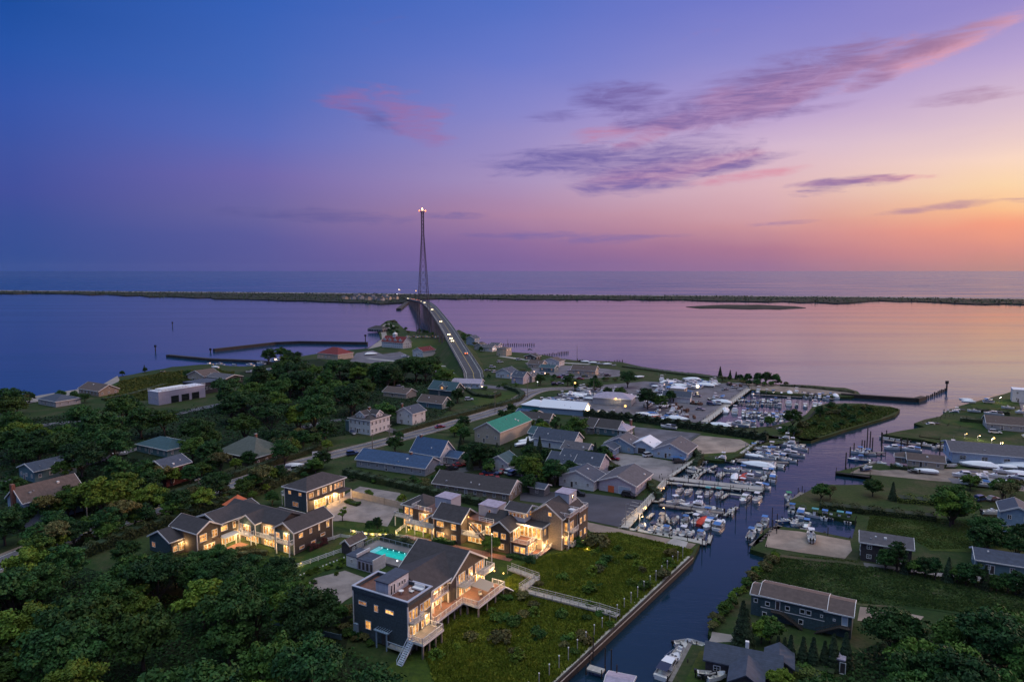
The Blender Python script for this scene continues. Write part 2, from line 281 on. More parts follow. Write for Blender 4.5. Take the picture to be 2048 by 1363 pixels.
# ---------------------------------------------------------------- mesh helpers
class MB:
    def __init__(s): s.v = []; s.f = []
    def add(s, vs, fs):
        o = len(s.v); s.v.extend([tuple(v) for v in vs]); s.f.extend([tuple(i+o for i in f) for f in fs]); return s
    def quad(s, *p): return s.add(p, [tuple(range(len(p)))])
    def box(s, x0, x1, y0, y1, z0, z1):
        return s.add([(x0,y0,z0),(x1,y0,z0),(x1,y1,z0),(x0,y1,z0),(x0,y0,z1),(x1,y0,z1),(x1,y1,z1),(x0,y1,z1)],
                     [(0,3,2,1),(4,5,6,7),(0,1,5,4),(1,2,6,5),(2,3,7,6),(3,0,4,7)])
    def bar(s, a, b, w=.1, h=None):
        a = Vector(a); b = Vector(b); h = h or w; d = (b-a)
        if d.length < 1e-6: return s
        d.normalize(); up = Vector((0,0,1)) if abs(d.z) < .95 else Vector((1,0,0))
        x = d.cross(up).normalized()*w/2; y = x.cross(d).normalized()*h/2
        return s.add([a-x-y,a+x-y,a+x+y,a-x+y,b-x-y,b+x-y,b+x+y,b-x+y], [(0,3,2,1),(4,5,6,7),(0,1,5,4),(1,2,6,5),(2,3,7,6),(3,0,4,7)])
    def cyl(s, a, b, r0, r1=None, n=8):
        a = Vector(a); b = Vector(b); r1 = r0 if r1 is None else r1; d = (b-a).normalized(); up = Vector((0,0,1)) if abs(d.z) < .95 else Vector((1,0,0))
        x = d.cross(up).normalized(); y = x.cross(d).normalized(); vs = []
        for c, r in ((a, r0), (b, r1)):
            for i in range(n):
                t = 2*math.pi*i/n; vs.append(c+x*(math.cos(t)*r)+y*(math.sin(t)*r))
        return s.add(vs, [(i, (i+1) % n, n+(i+1) % n, n+i) for i in range(n)]+[tuple(range(n-1,-1,-1)), tuple(range(n, 2*n))])
    def prism(s, pts, z0, z1):
        n = len(pts); a = sum(pts[i][0]*pts[(i+1) % n][1]-pts[(i+1) % n][0]*pts[i][1] for i in range(n))
        if a < 0: pts = pts[::-1]
        vs = [(p[0],p[1],z0) for p in pts]+[(p[0],p[1],z1) for p in pts]
        return s.add(vs, [(i,(i+1) % n,n+(i+1) % n,n+i) for i in range(n)]+[tuple(range(n-1,-1,-1)), tuple(range(n,2*n))])
    def ext(s, prof, a0, a1, axis):
        """profile [(u,z)] swept from a0 to a1 along x or y"""
        n = len(prof)
        f = (lambda a,u,z: (a,u,z)) if axis == 'x' else (lambda a,u,z: (u,a,z))
        vs = [f(a0,u,z) for u,z in prof]+[f(a1,u,z) for u,z in prof]
        return s.add(vs, [(i,(i+1) % n,n+(i+1) % n,n+i) for i in range(n)]+[tuple(range(n-1,-1,-1)), tuple(range(n,2*n))])
    def sphere(s, c, r, n=8, m=5):
        vs = [(c[0],c[1],c[2]+r)]
        for j in range(1, m):
            t = math.pi*j/m
            for i in range(n): p = 2*math.pi*i/n; vs.append((c[0]+r*math.sin(t)*math.cos(p), c[1]+r*math.sin(t)*math.sin(p), c[2]+r*math.cos(t)))
        vs.append((c[0],c[1],c[2]-r)); fs = [(0,1+i,1+(i+1) % n) for i in range(n)]
        for j in range(m-2):
            for i in range(n): fs.append((1+j*n+i,1+(j+1)*n+i,1+(j+1)*n+(i+1) % n,1+j*n+(i+1) % n))
        k = len(vs)-1; fs += [(k,1+(m-2)*n+(i+1) % n,1+(m-2)*n+i) for i in range(n)]
        return s.add(vs, fs)
    def mesh(s, name, m, smooth=False):
        me = bpy.data.meshes.new(name); me.from_pydata([tuple(v) for v in s.v], [], s.f)
        bm = bmesh.new(); bm.from_mesh(me); bmesh.ops.recalc_face_normals(bm, faces=bm.faces); bm.to_mesh(me); bm.free()
        me.materials.append(MATS[m] if isinstance(m, str) else m)
        if smooth: me.polygons.foreach_set('use_smooth', [True]*len(me.polygons))
        return me
    def build(s, name, m, parent=None, loc=(0,0,0), rz=0., smooth=False):
        return link(name, s.mesh(name, m, smooth), parent, loc, rz)
def link(name, me, parent=None, loc=(0,0,0), rz=0.):
    o = bpy.data.objects.new(name, me); COL.objects.link(o); o.location = loc; o.rotation_euler = (0,0,rz)
    if parent is not None: o.parent = parent
    return o
def thing(name, label, cat, loc=(0,0,0), rz=0., group=None):
    o = bpy.data.objects.new(name, None); COL.objects.link(o); o.empty_display_size = .5
    o.location = loc; o.rotation_euler = (0,0,rz); return tag(o, label, cat, group)
def tag(o, label, cat, group=None, kind=None):
    if label: o['label'] = label
    if cat: o['category'] = cat
    if group: o['group'] = group
    if kind: o['kind'] = kind
    return o
KIDS = {}
def dup(root, loc, rz=0., sc=1., label=None, group=None, mats=None):
    r = root.copy(); COL.objects.link(r); r.location = loc; r.rotation_euler = (0,0,rz); r.scale = (sc,sc,sc)
    for k in ('label','group'):
        if k in r: del r[k]
    if label: r['label'] = label
    if group: r['group'] = group
    def rec(src, dst):
        for ch in (KIDS[src.name] if src.name in KIDS else list(src.children)):
            c = ch.copy(); COL.objects.link(c); c.parent = dst
            rec(ch, c)
    rec(root, r); return r
PROTO = []
def hide_proto(o):   # prototypes are deleted at the end, only their copies stay
    PROTO.append(o)
    def rec(q):
        KIDS[q.name] = list(q.children)
        for c in q.children: rec(c)
    rec(o); return o
# deferred labels: say which one by its place beside a named landmark
DEF = []; LAND = []
def landmark(px, py, phrase): LAND.append((px, py, phrase))
def later(o, noun, kindkey=None, where=None):
    DEF.append((o, noun, kindkey or noun)); return o
ORD = ['nearest','second nearest','third nearest','fourth nearest','fifth nearest','sixth nearest','seventh nearest','eighth nearest','ninth nearest','tenth nearest','eleventh nearest','twelfth nearest','thirteenth nearest','fourteenth nearest','fifteenth nearest','sixteenth nearest','seventeenth nearest','eighteenth nearest','nineteenth nearest','twentieth nearest']
def finish_labels():
    grp = {}
    for o, noun, key in DEF:
        p = PJ(*o.location); best = None
        for lx, ly, ph in LAND:
            d = math.hypot(p[0]-lx, (p[1]-ly)*1.6)
            if best is None or d < best[0]: best = (d, lx, ly, ph)
        d, lx, ly, ph = best; dx, dy = p[0]-lx, (p[1]-ly)*1.6
        w = ('right of' if dx > 0 else 'left of') if abs(dx) >= abs(dy) else ('in front of' if dy > 0 else 'behind')
        grp.setdefault((noun, w, ph), []).append((d, o))
    for (noun, w, ph), lst in grp.items():
        lst.sort(key=lambda a: a[0])
        for i, (d, o) in enumerate(lst):
            o['label'] = f"{noun}, {w} the {ph}" if len(lst) == 1 else f"{noun}, {ORD[min(i,19)]} {w} the {ph}"
# ---------------------------------------------------------------- the setting: water, land, roads
def fillpoly(name, pts, z, m, kind='structure', thick=None, px=True, parent=None):
    P = [G(x, y, z)[:2] for x, y in pts] if px else [tuple(p[:2]) for p in pts]
    bm = bmesh.new(); vs = [bm.verts.new((p[0],p[1],z)) for p in P]
    es = [bm.edges.new((vs[i], vs[(i+1) % len(vs)])) for i in range(len(vs))]
    r = bmesh.ops.triangle_fill(bm, use_beauty=True, use_dissolve=False, edges=es)
    fc = [f for f in bm.faces]
    for f in fc:
        f.normal_update()
        if f.normal.z < 0: f.normal_flip()
    if thick:
        n = len(vs); lo = [bm.verts.new((p[0],p[1],z-thick)) for p in P]
        area = sum(P[i][0]*P[(i+1) % n][1]-P[(i+1) % n][0]*P[i][1] for i in range(n))
        for i in range(n):
            j = (i+1) % n
            bm.faces.new((vs[i],lo[i],lo[j],vs[j]) if area > 0 else (vs[j],lo[j],lo[i],vs[i]))
    me = bpy.data.meshes.new(name); bm.to_mesh(me); bm.free(); me.materials.append(MATS[m])
    o = link(name, me, parent); return tag(o, None, None, kind=kind) if kind else o
def rough(pts, amp=3., step=14.):
    """break a shoreline given in photo measure into a natural wobble"""
    out = []
    for i in range(len(pts)):
        a = pts[i]; b = pts[(i+1) % len(pts)]; n = max(1, int(math.hypot(b[0]-a[0], b[1]-a[1])/step))
        for k in range(n):
            t = k/n; q = 0 if k == 0 else amp
            out.append((a[0]+(b[0]-a[0])*t+random.uniform(-q,q), a[1]+(b[1]-a[1])*t+random.uniform(-q,q)*.3))
    return out
mb = MB(); mb.quad((-90000,-500,0),(90000,-500,0),(90000,120000,0),(-90000,120000,0))
tag(mb.build('sea_water', 'sea'), None, None, kind='structure')
tag(MB().quad((-60000,2330,.25),(-1720,2330,.25),(1500,1640,.25),(60000,1640,.25),(90000,110000,.25),(-90000,110000,.25)).build('ocean_water','ocean'), None, None, kind='structure')
_cw = fillpoly('canal_water', [(1360,792),(1500,776),(1640,790),(1700,795),(1848,803),(1940,796),(2040,782),(2300,900),(2300,1200),(1700,1363),(1300,1700),(700,1700),(1180,1000)], .03, 'canal')
LZ = 1.2
NSHORE = [(-300,840),(-60,822),(60,794),(110,786),(200,772),(240,752),(285,744),(345,733),(420,728),(480,732),(520,731),(560,723),(580,716),(640,706),(700,699),(735,696),(746,690),(762,678),(758,666),(753,656),(764,648),(774,641),(790,639),(800,650),(812,660),(850,664),(880,665),(900,665),(918,659),(935,668),(950,680),(970,692),(995,701),(1030,704),(1060,706),(1090,710),(1120,716),(1150,720),(1185,721),(1240,723),(1270,730),(1320,740),(1400,747),(1440,753),(1490,758),(1505,766),(1560,768),(1600,769),(1690,775),(1715,782),(1722,789),(1700,793)]
BASIN = [(1640,791),(1560,787),(1502,779),(1492,781),(1440,815),(1410,846),(1440,851),(1490,855),(1540,852),(1566,846),(1592,838),(1612,828),(1624,814),(1654,806),(1720,806),(1780,812),(1800,818),(1790,829),(1762,838),(1720,850),(1690,859),(1660,869),(1622,881)]
CANALW = [(1600,878),(1580,872),(1538,870),(1508,893),(1488,907),(1462,917),(1440,921),(1400,917),(1384,924),(1350,944),(1318,968),(1330,962),(1300,988),(1270,1026),(1243,1056),(1300,1066),(1352,1076),(1400,1086),(1386,1115),(1120,1363),(1040,1438),(900,1590)]
land_w = NSHORE+BASIN+CANALW+[(300,1700),(-900,1700),(-2600,1300),(-1400,900)]
fillpoly('ground', rough(land_w[:len(NSHORE)+len(BASIN)], 2.2, 16)[:-1]+land_w[len(NSHORE)+len(BASIN):], LZ, 'grass', thick=2.2)
EAST = [(1300,1440),(1344,1363),(1384,1287),(1404,1291),(1416,1284),(1422,1273),(1416,1263),(1421,1245),(1448,1218),(1476,1186),(1499,1158),(1522,1133),(1550,1113),(1526,1105),(1500,1097),(1510,1082),(1530,1056),(1556,1051),(1600,1057),(1650,1065),(1704,1076),(1714,1042),(1660,1030),(1604,1018),(1584,1012),(1580,1000),(1600,990),(1622,978),(1636,968),(1690,969),(1738,968),(1744,950),(1672,943),(1690,938),(1740,928),(1762,926),(1790,934),(1830,932),(1900,926),(1960,926),(2048,932),(2150,946),(2150,930),(2040,912),(1960,898),(1900,889),(1840,878),(1800,873),(1766,868),(1800,861),(1850,853),(1828,846),(1850,838),(1880,832),(1896,820),(1920,811),(1960,800),(2010,787),(2030,780),(2100,770),(2400,745),(3200,760),(3200,1700),(1500,1700)]
fillpoly('ground', EAST, LZ, 'grass', thick=2.2)
# barrier island and the far sand bars
ISL = [(-500,590),(0,586),(150,587),(280,590),(300,593),(420,594),(430,597),(540,599),(640,602),(700,604),(760,607),(815,604),(830,598),(880,596),(1000,597),(1150,598),(1300,599),(1500,602),(1700,605),(1760,600),(1900,605),(2048,608),(2600,612),(2600,604),(2048,598.5),(1700,593.5),(1400,591),(1100,589.5),(850,588),(600,585.5),(300,583),(0,581),(-500,580)]
fillpoly('barrier_island', rough(ISL, 5, 30), 2.0, 'dune', thick=3.)
fillpoly('beach', [(-500,579.4),(0,580.4),(600,584.9),(850,587.4),(1100,588.9),(1700,592.8),(2600,602),(2600,604.6),(1700,594.1),(850,588.6),(0,581.6),(-500,580.6)], 2.25, 'beach')
fillpoly('sand_bar', rough([(1372,613),(1420,610),(1520,609),(1590,612),(1612,615),(1560,618),(1470,617),(1400,616)], 3, 30), .6, 'dune', thick=1.)
fillpoly('sand_bar', [(540,599.6),(600,597.4),(640,598.6),(600,601.2)], .5, 'beach', thick=.8)
# dark undergrowth below the woods
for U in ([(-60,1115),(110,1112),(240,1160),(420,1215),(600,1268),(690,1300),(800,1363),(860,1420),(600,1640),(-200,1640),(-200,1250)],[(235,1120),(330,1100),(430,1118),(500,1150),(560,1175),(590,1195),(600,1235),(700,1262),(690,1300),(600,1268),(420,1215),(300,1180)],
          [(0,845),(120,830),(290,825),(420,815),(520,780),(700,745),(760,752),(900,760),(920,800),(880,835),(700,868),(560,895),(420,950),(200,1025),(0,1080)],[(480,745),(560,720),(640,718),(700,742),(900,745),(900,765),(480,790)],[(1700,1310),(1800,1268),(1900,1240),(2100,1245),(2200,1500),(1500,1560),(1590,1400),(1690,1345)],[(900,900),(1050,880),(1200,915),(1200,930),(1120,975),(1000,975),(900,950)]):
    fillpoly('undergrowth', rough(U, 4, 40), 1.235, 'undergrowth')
# beaches and ground patches
fillpoly('beach', [(-60,836),(60,806),(112,794),(200,780),(240,761),(235,751),(200,771),(110,785),(60,793),(-60,821)], 1.24, 'beach')
fillpoly('beach', [(735,698),(762,692),(775,680),(772,660),(790,652),(776,645),(757,655),(763,668),(764,678),(746,690)], 1.24, 'beach')
fillpoly('beach', [(1416,1284),(1470,1282),(1462,1268),(1424,1262),(1422,1273)], 1.24, 'beach')
fillpoly('marsh', rough([(240,764),(330,745),(420,740),(470,744),(450,760),(360,770),(300,800),(210,802),(200,783)],3,20), 1.25, 'marsh')
fillpoly('marsh', [(700,1363),(840,1300),(880,1220),(960,1200),(1010,1160),(985,1120),(1060,1110),(1130,1098),(1180,1062),(1240,1060),(1300,1072),(1340,1080),(1392,1092),(1376,1118),(1118,1360),(1030,1440),(700,1560)], 1.25, 'marsh')
fillpoly('lawn', [(430,1100),(520,1115),(600,1112),(665,1085),(690,1062),(735,1072),(700,1092),(685,1110),(640,1128),(560,1158),(500,1155),(380,1130)], 1.26, 'lawn')
fillpoly('lawn', [(640,1045),(700,1058),(820,1075),(830,1070),(780,1050),(700,1040)], 1.27, 'lawn')
fillpoly('lawn', [(800,1064),(830,1072),(870,1078),(880,1068),(830,1056)], 1.28, 'lawn')
fillpoly('lawn', [(560,1160),(690,1112),(700,1130),(650,1140),(620,1156),(596,1180),(570,1190)], 1.275, 'marsh')
fillpoly('lawn', [(880,678),(905,680),(925,722),(940,752),(900,756),(870,730),(800,727),(770,722),(800,700),(810,680)], 1.26, 'lawn')
fillpoly('lawn', [(690,728),(760,722),(765,730),(700,735)], 1.27, 'lawn')
fillpoly('lawn', [(950,788),(1005,782),(1040,790),(1020,806),(960,816),(940,800)], 1.26, 'lawn')
fillpoly('lawn', [(1740,1030),(1900,1035),(2100,1048),(2100,1110),(1860,1100),(1826,1075),(1730,1068)], 1.26, 'lawn')
fillpoly('lawn', [(1530,1125),(1560,1108),(1720,1128),(2100,1178),(2100,1250),(1860,1216),(1720,1210),(1560,1165),(1510,1160)], 1.26, 'dry_grass')
fillpoly('lawn', [(1780,1150),(2120,1182),(2120,1260),(1860,1218),(1730,1206),(1640,1165)], 1.28, 'grass')
fillpoly('lawn', [(1400,1300),(1424,1305),(1424,1370),(1352,1400)], 1.27, 'lawn')
fillpoly('lawn', [(1850,880),(1880,886),(1940,880),(1990,898),(1950,898),(1900,890),(1850,878)], 1.26, 'lawn')
fillpoly('lawn', [(1880,838),(1960,842),(1996,856),(1960,858),(1890,846)], 1.26, 'lawn')
fillpoly('lawn', [(1940,808),(2040,790),(2060,795),(2000,818),(1950,820)], 1.26, 'lawn')
fillpoly('lawn', [(1560,868),(1620,878),(1690,856),(1760,836),(1796,820),(1740,812),(1660,812),(1630,820),(1600,850)], 1.25, 'dune')
fillpoly('lawn', [(1392,868),(1530,874),(1506,892),(1486,905),(1400,914),(1350,908)], 1.25, 'lawn')
fillpoly('dirt_lot', [(1400,870),(1480,878),(1500,888),(1470,903),(1390,908),(1352,903)], 1.28, 'sand')
fillpoly('parking_lot', [(1268,853),(1340,860),(1396,866),(1345,898),(1300,888),(1270,878)], 1.27, 'road_asphalt')
fillpoly('path', [(1396,866),(1402,867),(1344,907),(1334,902)], 1.30, 'asphalt')
fillpoly('parking_lot', [(1205,912),(1240,905),(1290,912),(1345,922),(1380,922),(1350,944),(1326,964),(1304,956),(1240,932)], 1.28, 'shell_gravel')
fillpoly('parking_lot', [(1090,982),(1180,986),(1285,1000),(1300,988),(1272,1026),(1244,1054),(1165,1038),(1120,1010),(1040,1000),(1040,985)], 1.28, 'dark_asphalt')
fillpoly('parking_lot', [(1100,795),(1200,770),(1290,762),(1400,768),(1490,764),(1500,778),(1440,814),(1408,846),(1330,838),(1240,826),(1170,820)], 1.26, 'road_asphalt')
fillpoly('parking_lot', [(1050,725),(1160,732),(1240,740),(1240,752),(1160,758),(1070,745)], 1.26, 'road_asphalt')
fillpoly('parking_lot', [(1490,762),(1600,772),(1690,779),(1715,785),(1640,790),(1502,778)], 1.27, 'dirt')
fillpoly('courtyard', [(655,1010),(695,985),(720,972),(800,985),(810,1000),(790,1025),(775,1052),(735,1045),(690,1040),(655,1042),(640,1030)], 1.29, 'gravel')
fillpoly('drive', [(596,1180),(630,1155),(690,1140),(745,1160),(720,1182),(690,1200),(660,1225),(600,1245),(560,1225)], 1.29, 'gravel')
fillpoly('dirt_lot', [(1540,1056),(1600,1062),(1700,1080),(1704,1100),(1690,1116),(1600,1104),(1530,1092)], 1.27, 'sand')
fillpoly('dirt_lot', [(1720,1212),(1800,1222),(1848,1232),(1830,1250),(1715,1240)], 1.27, 'sand')
fillpoly('dirt_lot', [(1700,945),(1760,950),(1860,960),(1960,968),(2100,990),(2100,950),(1960,938),(1840,936),(1760,940),(1720,935)], 1.25, 'dirt')
fillpoly('parking_lot', [(700,722),(712,706),(745,700),(765,708),(800,703),(820,712),(780,722),(740,726)], 1.28, 'road_asphalt')
fillpoly('dock_yard', [(1160,1040),(1244,1058),(1392,1087),(1380,1098),(1300,1082),(1180,1062)], 1.27, 'dirt')
# roads: strips along a centre line
def strip(name, pts, w, z, m, px=True, kind='structure', edge=None):
    P = [Vector(G(x, y, z) if px else (x, y, z)) for x, y in pts]; Q = []
    for i in range(len(P)-1):     # smooth the line
        p0 = P[max(i-1,0)]; p1 = P[i]; p2 = P[i+1]; p3 = P[min(i+2,len(P)-1)]
        for k in range(8):
            t = k/8; Q.append(.5*((2*p1)+(p2-p0)*t+(2*p0-5*p1+4*p2-p3)*t*t+(3*p1-p0-3*p2+p3)*t**3))
    Q.append(P[-1]); mb = MB(); vs = []
    for i, p in enumerate(Q):
        d = (Q[min(i+1,len(Q)-1)]-Q[max(i-1,0)]); d.z = 0; d.normalize(); n = Vector((-d.y, d.x, 0))
        if edge is None: vs += [p+n*w/2, p-n*w/2]
        else: vs += [p+n*(edge+w/2), p+n*(edge-w/2)]
    k = len(Q); mb.add([(v.x,v.y,z) for v in vs], [(2*i,2*i+1,2*i+3,2*i+2) for i in range(k-1)])
    return tag(mb.build(name, m), None, None, kind=kind) if kind else mb.build(name, m)
MAIN = [(-420,1320),(-120,1182),(60,1100),(210,1052),(400,986),(560,936),(668,908),(780,880),(900,848),(1000,818),(1036,800),(1060,786),(1092,778),(1150,776)]
strip('road_verge', MAIN, 10, 1.30, 'dirt'); strip('main_road', MAIN, 7.6, 1.34, 'road_asphalt')
strip('road_line', MAIN, .22, 1.37, 'yellow_paint', edge=.15); strip('road_line', MAIN, .18, 1.37, 'lane_paint', edge=3.2); strip('road_line', MAIN, .18, 1.37, 'lane_paint', edge=-3.2)
strip('side_road', [(948,770),(1010,776),(1060,780)], 9, 1.33, 'road_asphalt')
strip('road', [(860,741),(930,748),(940,760)], 5, 1.32, 'road_asphalt'); strip('road', [(735,716),(790,722),(860,730),(920,733)], 4.5, 1.31, 'concrete')
strip('path', [(1728,1128),(1800,1138),(1900,1150),(2120,1172)], 2.6, 1.31, 'shell_gravel')
strip('road', [(80,850),(220,835),(330,830),(420,812),(470,802)], 6, 1.29, 'road_asphalt'); strip('road', [(0,965),(90,945),(180,925),(300,890),(420,880)], 5, 1.29, 'road_asphalt')
strip('road', [(880,950),(960,935),(1060,950),(1160,955)], 5, 1.29, 'asphalt'); strip('road', [(1000,712),(1080,722),(1180,728)], 5, 1.30, 'concrete')
strip('road', [(600,855),(700,838),(790,862),(830,868)], 5, 1.29, 'road_asphalt'); strip('road', [(1900,960),(2100,978)], 6, 1.30, 'road_asphalt'); strip('road', [(2046,780),(2075,850)], 8, 1.31, 'road_asphalt')
# ---------------------------------------------------------------- the long bridge
BR = [(-24.,430,1.35),(-25,437,2.6),(-26,445.3,4.0),(-33.8,486.7,7.4),(-43.9,541,11.),(-54.6,598.6,15.5),(-66.9,664.6,19.3),(-85,762.1,23.2),(-100.1,843.3,25.6),(-123.6,969.8,25.),(-165.1,1193.5,18.),(-205,1410,10.5),(-249.7,1648.6,3.),(-262,1712,2.3)]
bt = thing('road_bridge', 'long concrete road bridge rising over the bay to the barrier island', 'bridge', (0,0,0))
BQ = []
for i in range(len(BR)-1):
    p0, p1, p2, p3 = [Vector(BR[min(max(i+k,0),len(BR)-1)]) for k in (-1,0,1,2)]
    for k in range(6):
        t = k/6; BQ.append(.5*((2*p1)+(p2-p0)*t+(2*p0-5*p1+4*p2-p3)*t*t+(3*p1-p0-3*p2+p3)*t**3))
BQ.append(Vector(BR[-1]))
bdir = Vector((BR[-1][0]-BR[0][0], BR[-1][1]-BR[0][1], 0)).normalized(); bnor = Vector((-bdir.y, bdir.x, 0))
def bstrip(name, w, dz, h, m, edge=0., i0=0):
    mb = MB(); vs = []; q = BQ[i0:]
    for p in q:
        a = p+bnor*(edge+w/2)+Vector((0,0,dz)); b = p+bnor*(edge-w/2)+Vector((0,0,dz)); vs += [a, b, b-Vector((0,0,h)), a-Vector((0,0,h))]
    fs = []
    for i in range(len(q)-1):
        o = 4*i
        for a, b in ((0,1),(1,2),(2,3),(3,0)): fs.append((o+a,o+b,o+4+b,o+4+a))
    mb.add(vs, fs); return mb.build(name, m, bt)
bstrip('deck', 12.4, 0, .8, 'bridge_conc'); bstrip('roadway', 10.8, .06, .05, 'asphalt')
bstrip('parapet', .4, .95, .95, 'bridge_conc', 6.1); bstrip('parapet', .4, .95, .95, 'bridge_conc', -6.1)
bstrip('centre_line', .25, .1, .03, 'yellow_paint'); bstrip('edge_line', .18, .1, .03, 'lane_paint', 4.6); bstrip('edge_line', .18, .1, .03, 'lane_paint', -4.6)
def bpos(Y):
    for i in range(len(BQ)-1):
        if BQ[i].y <= Y <= BQ[i+1].y: return BQ[i].lerp(BQ[i+1], (Y-BQ[i].y)/(BQ[i+1].y-BQ[i].y))
    return BQ[-1]
for Y in np.arange(560, 1640, 32):
    p = bpos(Y); mb = MB(); w = bnor*5
    for s in (-1,-.33,.33,1): mb.bar((p+w*s-Vector((0,0,2.0))), Vector((p.x+w.x*s, p.y+w.y*s, -1)), .9)
    mb.bar(p+w*1.12-Vector((0,0,1.7)), p-w*1.12-Vector((0,0,1.7)), 1.2, 1.3); mb.build('pier', 'bridge_conc', bt)
# embankment under the near ramp
mb = MB(); P = [p for p in BQ if p.y < 575]; vs = []
for p in P:
    k = max(0., p.z-1.1)*1.1
    for e, zz in ((6.3+k, 1.15), (6.2, p.z-.9), (-6.2, p.z-.9), (-6.3-k, 1.15)): q = p+bnor*e; vs.append((q.x,q.y,zz))
fs = []
for i in range(len(P)-1):
    for a in range(3): fs.append((4*i+a,4*i+a+1,4*i+5+a,4*i+4+a))
fs.append(tuple(4*(len(P)-1)+k for k in range(4))); mb.add(vs, fs); tag(mb.build('embankment', 'grass'), None, None, kind='structure')
# jetties, breakwaters, pile rows
def wall(name, label, cat, pts, w, h, m, z0=-1.):
    P = [Vector(G(x, y, 0.)) for x, y in pts]; c = P[0]; mb = MB()
    for a, b in zip(P, P[1:]): mb.bar(Vector((a.x-c.x,a.y-c.y,(h+z0)/2)), Vector((b.x-c.x,b.y-c.y,(h+z0)/2)), w, h-z0)
    o = mb.build(name, m, None, (c.x,c.y,0)); return tag(o, label, cat)
wall('breakwater', 'dark breakwater wall bent once, reaching west across the left bay', 'breakwater', [(428,703),(550,689),(600,687),(735,689)], 3., 2.6, 'jetty_stone')
wall('pier', 'narrow dark pier with boats and a small hut at its outer end', 'pier', [(336,713),(420,721),(500,724),(545,727)], 3.5, 1.8, 'jetty_stone')
wall('jetty', 'dark timber jetty closing the mouth of the boat basin', 'jetty', [(1682,793),(1740,797),(1832,803),(1847,799)], 3.0, 2.0, 'bulkhead_timber')
wall('jetty', 'short stone jetty at the far end of the bridge', 'jetty', [(797,620),(812,608),(820,604)], 8, 3., 'jetty_stone')
def piles(label, pts, n, h=2.4, r=.35, cat='pile row', m='pile_dark', rails=False):
    P = [Vector(G(x, y, 0.)) for x, y in pts]; c = P[0]; t = thing('pile_row', label, cat, (c.x,c.y,0)); L = [(P[i+1]-P[i]).length for i in range(len(P)-1)]; tot = sum(L)
    for k in range(n):
        d = tot*k/max(1,n-1); i = 0
        while i < len(L)-1 and d > L[i]: d -= L[i]; i += 1
        p = P[i].lerp(P[i+1], min(1, d/L[i]))-c; hh = h*random.uniform(.7,1.15); MB().cyl((p.x,p.y,-1),(p.x+random.uniform(-.1,.1),p.y,hh), r, r*.85, 6).build('pile', m, t)
    return t
piles('row of old piles running out from the basin jetty', [(1850,799),(1893,781)], 13, 2.0, .4)
piles('old pier piles left of the tan beach house', [(960,690),(1005,690),(1068,690)], 26, 1.8, .5); piles('short row of groyne piles beyond the beach road', [(1085,712),(1136,706)], 16, 1.8, .45)
piles('row of posts along the boatyard shore', [(1155,722),(1200,728),(1245,724)], 18, 2.0, .4)
def marker(px, py, h, label, m='pile_dark'):
    x, y, _ = G(px, py, 0); t = thing('channel_marker', label, 'marker', (x,y,0))
    MB().cyl((0,0,-1),(0,0,h),.45,.4,6).build('post', m, t); MB().box(-1,1,-.1,.1,h-1.4,h+.4).build('board', 'hull_dark', t)
marker(1893,781,5.5,'single channel marker post beyond the basin jetty'); marker(311,702,5,'channel marker post in the bay left of the pier')
marker(345,652,5,'faint channel marker post far out on the left bay'); marker(421,704,3,'marker post at the tip of the bent breakwater'); marker(731,686,8,'tall thin marker by the landward end of the breakwater'); marker(832,622,6,'dark marker post beside the bridge piers')
# ---------------------------------------------------------------- building kit
WC = {}
FACE = {'S': 0., 'E': R(90), 'N': R(180), 'W': R(270)}
def win(par, x, y, z, face, w=1.0, h=1.3, glass='glass_dark', bars=(1,1), frame='trim_white', name='window', fw=.12, rz=None):
    key = (w, h, bars, frame, name)
    if key not in WC:
        mb = MB(); a = w/2
        mb.box(-a,-a+fw,-.09,.01,0,h); mb.box(a-fw,a,-.09,.01,0,h); mb.box(-a+fw,a-fw,-.09,.01,h-fw,h); mb.box(-a+fw,a-fw,-.12,.01,0,fw)
        for i in range(1, bars[0]+1):
            q = -a+w*i/(bars[0]+1); mb.box(q-.04,q+.04,-.07,.01,fw,h-fw)
        for i in range(1, bars[1]+1):
            q = h*i/(bars[1]+1); mb.box(-a+fw,a-fw,-.06,.01,q-.03,q+.03)
        WC[key] = mb.mesh(name, frame)
    k2 = (w, h, glass)
    if k2 not in WC:
        a = w/2-fw; WC[k2] = MB().quad((-a,0,fw),(a,0,fw),(a,0,h-fw),(-a,0,h-fw)).mesh('pane', glass)
    ang = FACE[face] if rz is None else rz
    f = link(name, WC[key], par, (x, y, z), ang)
    p = link('pane', WC[k2], f, (0,-.03,0)); return f
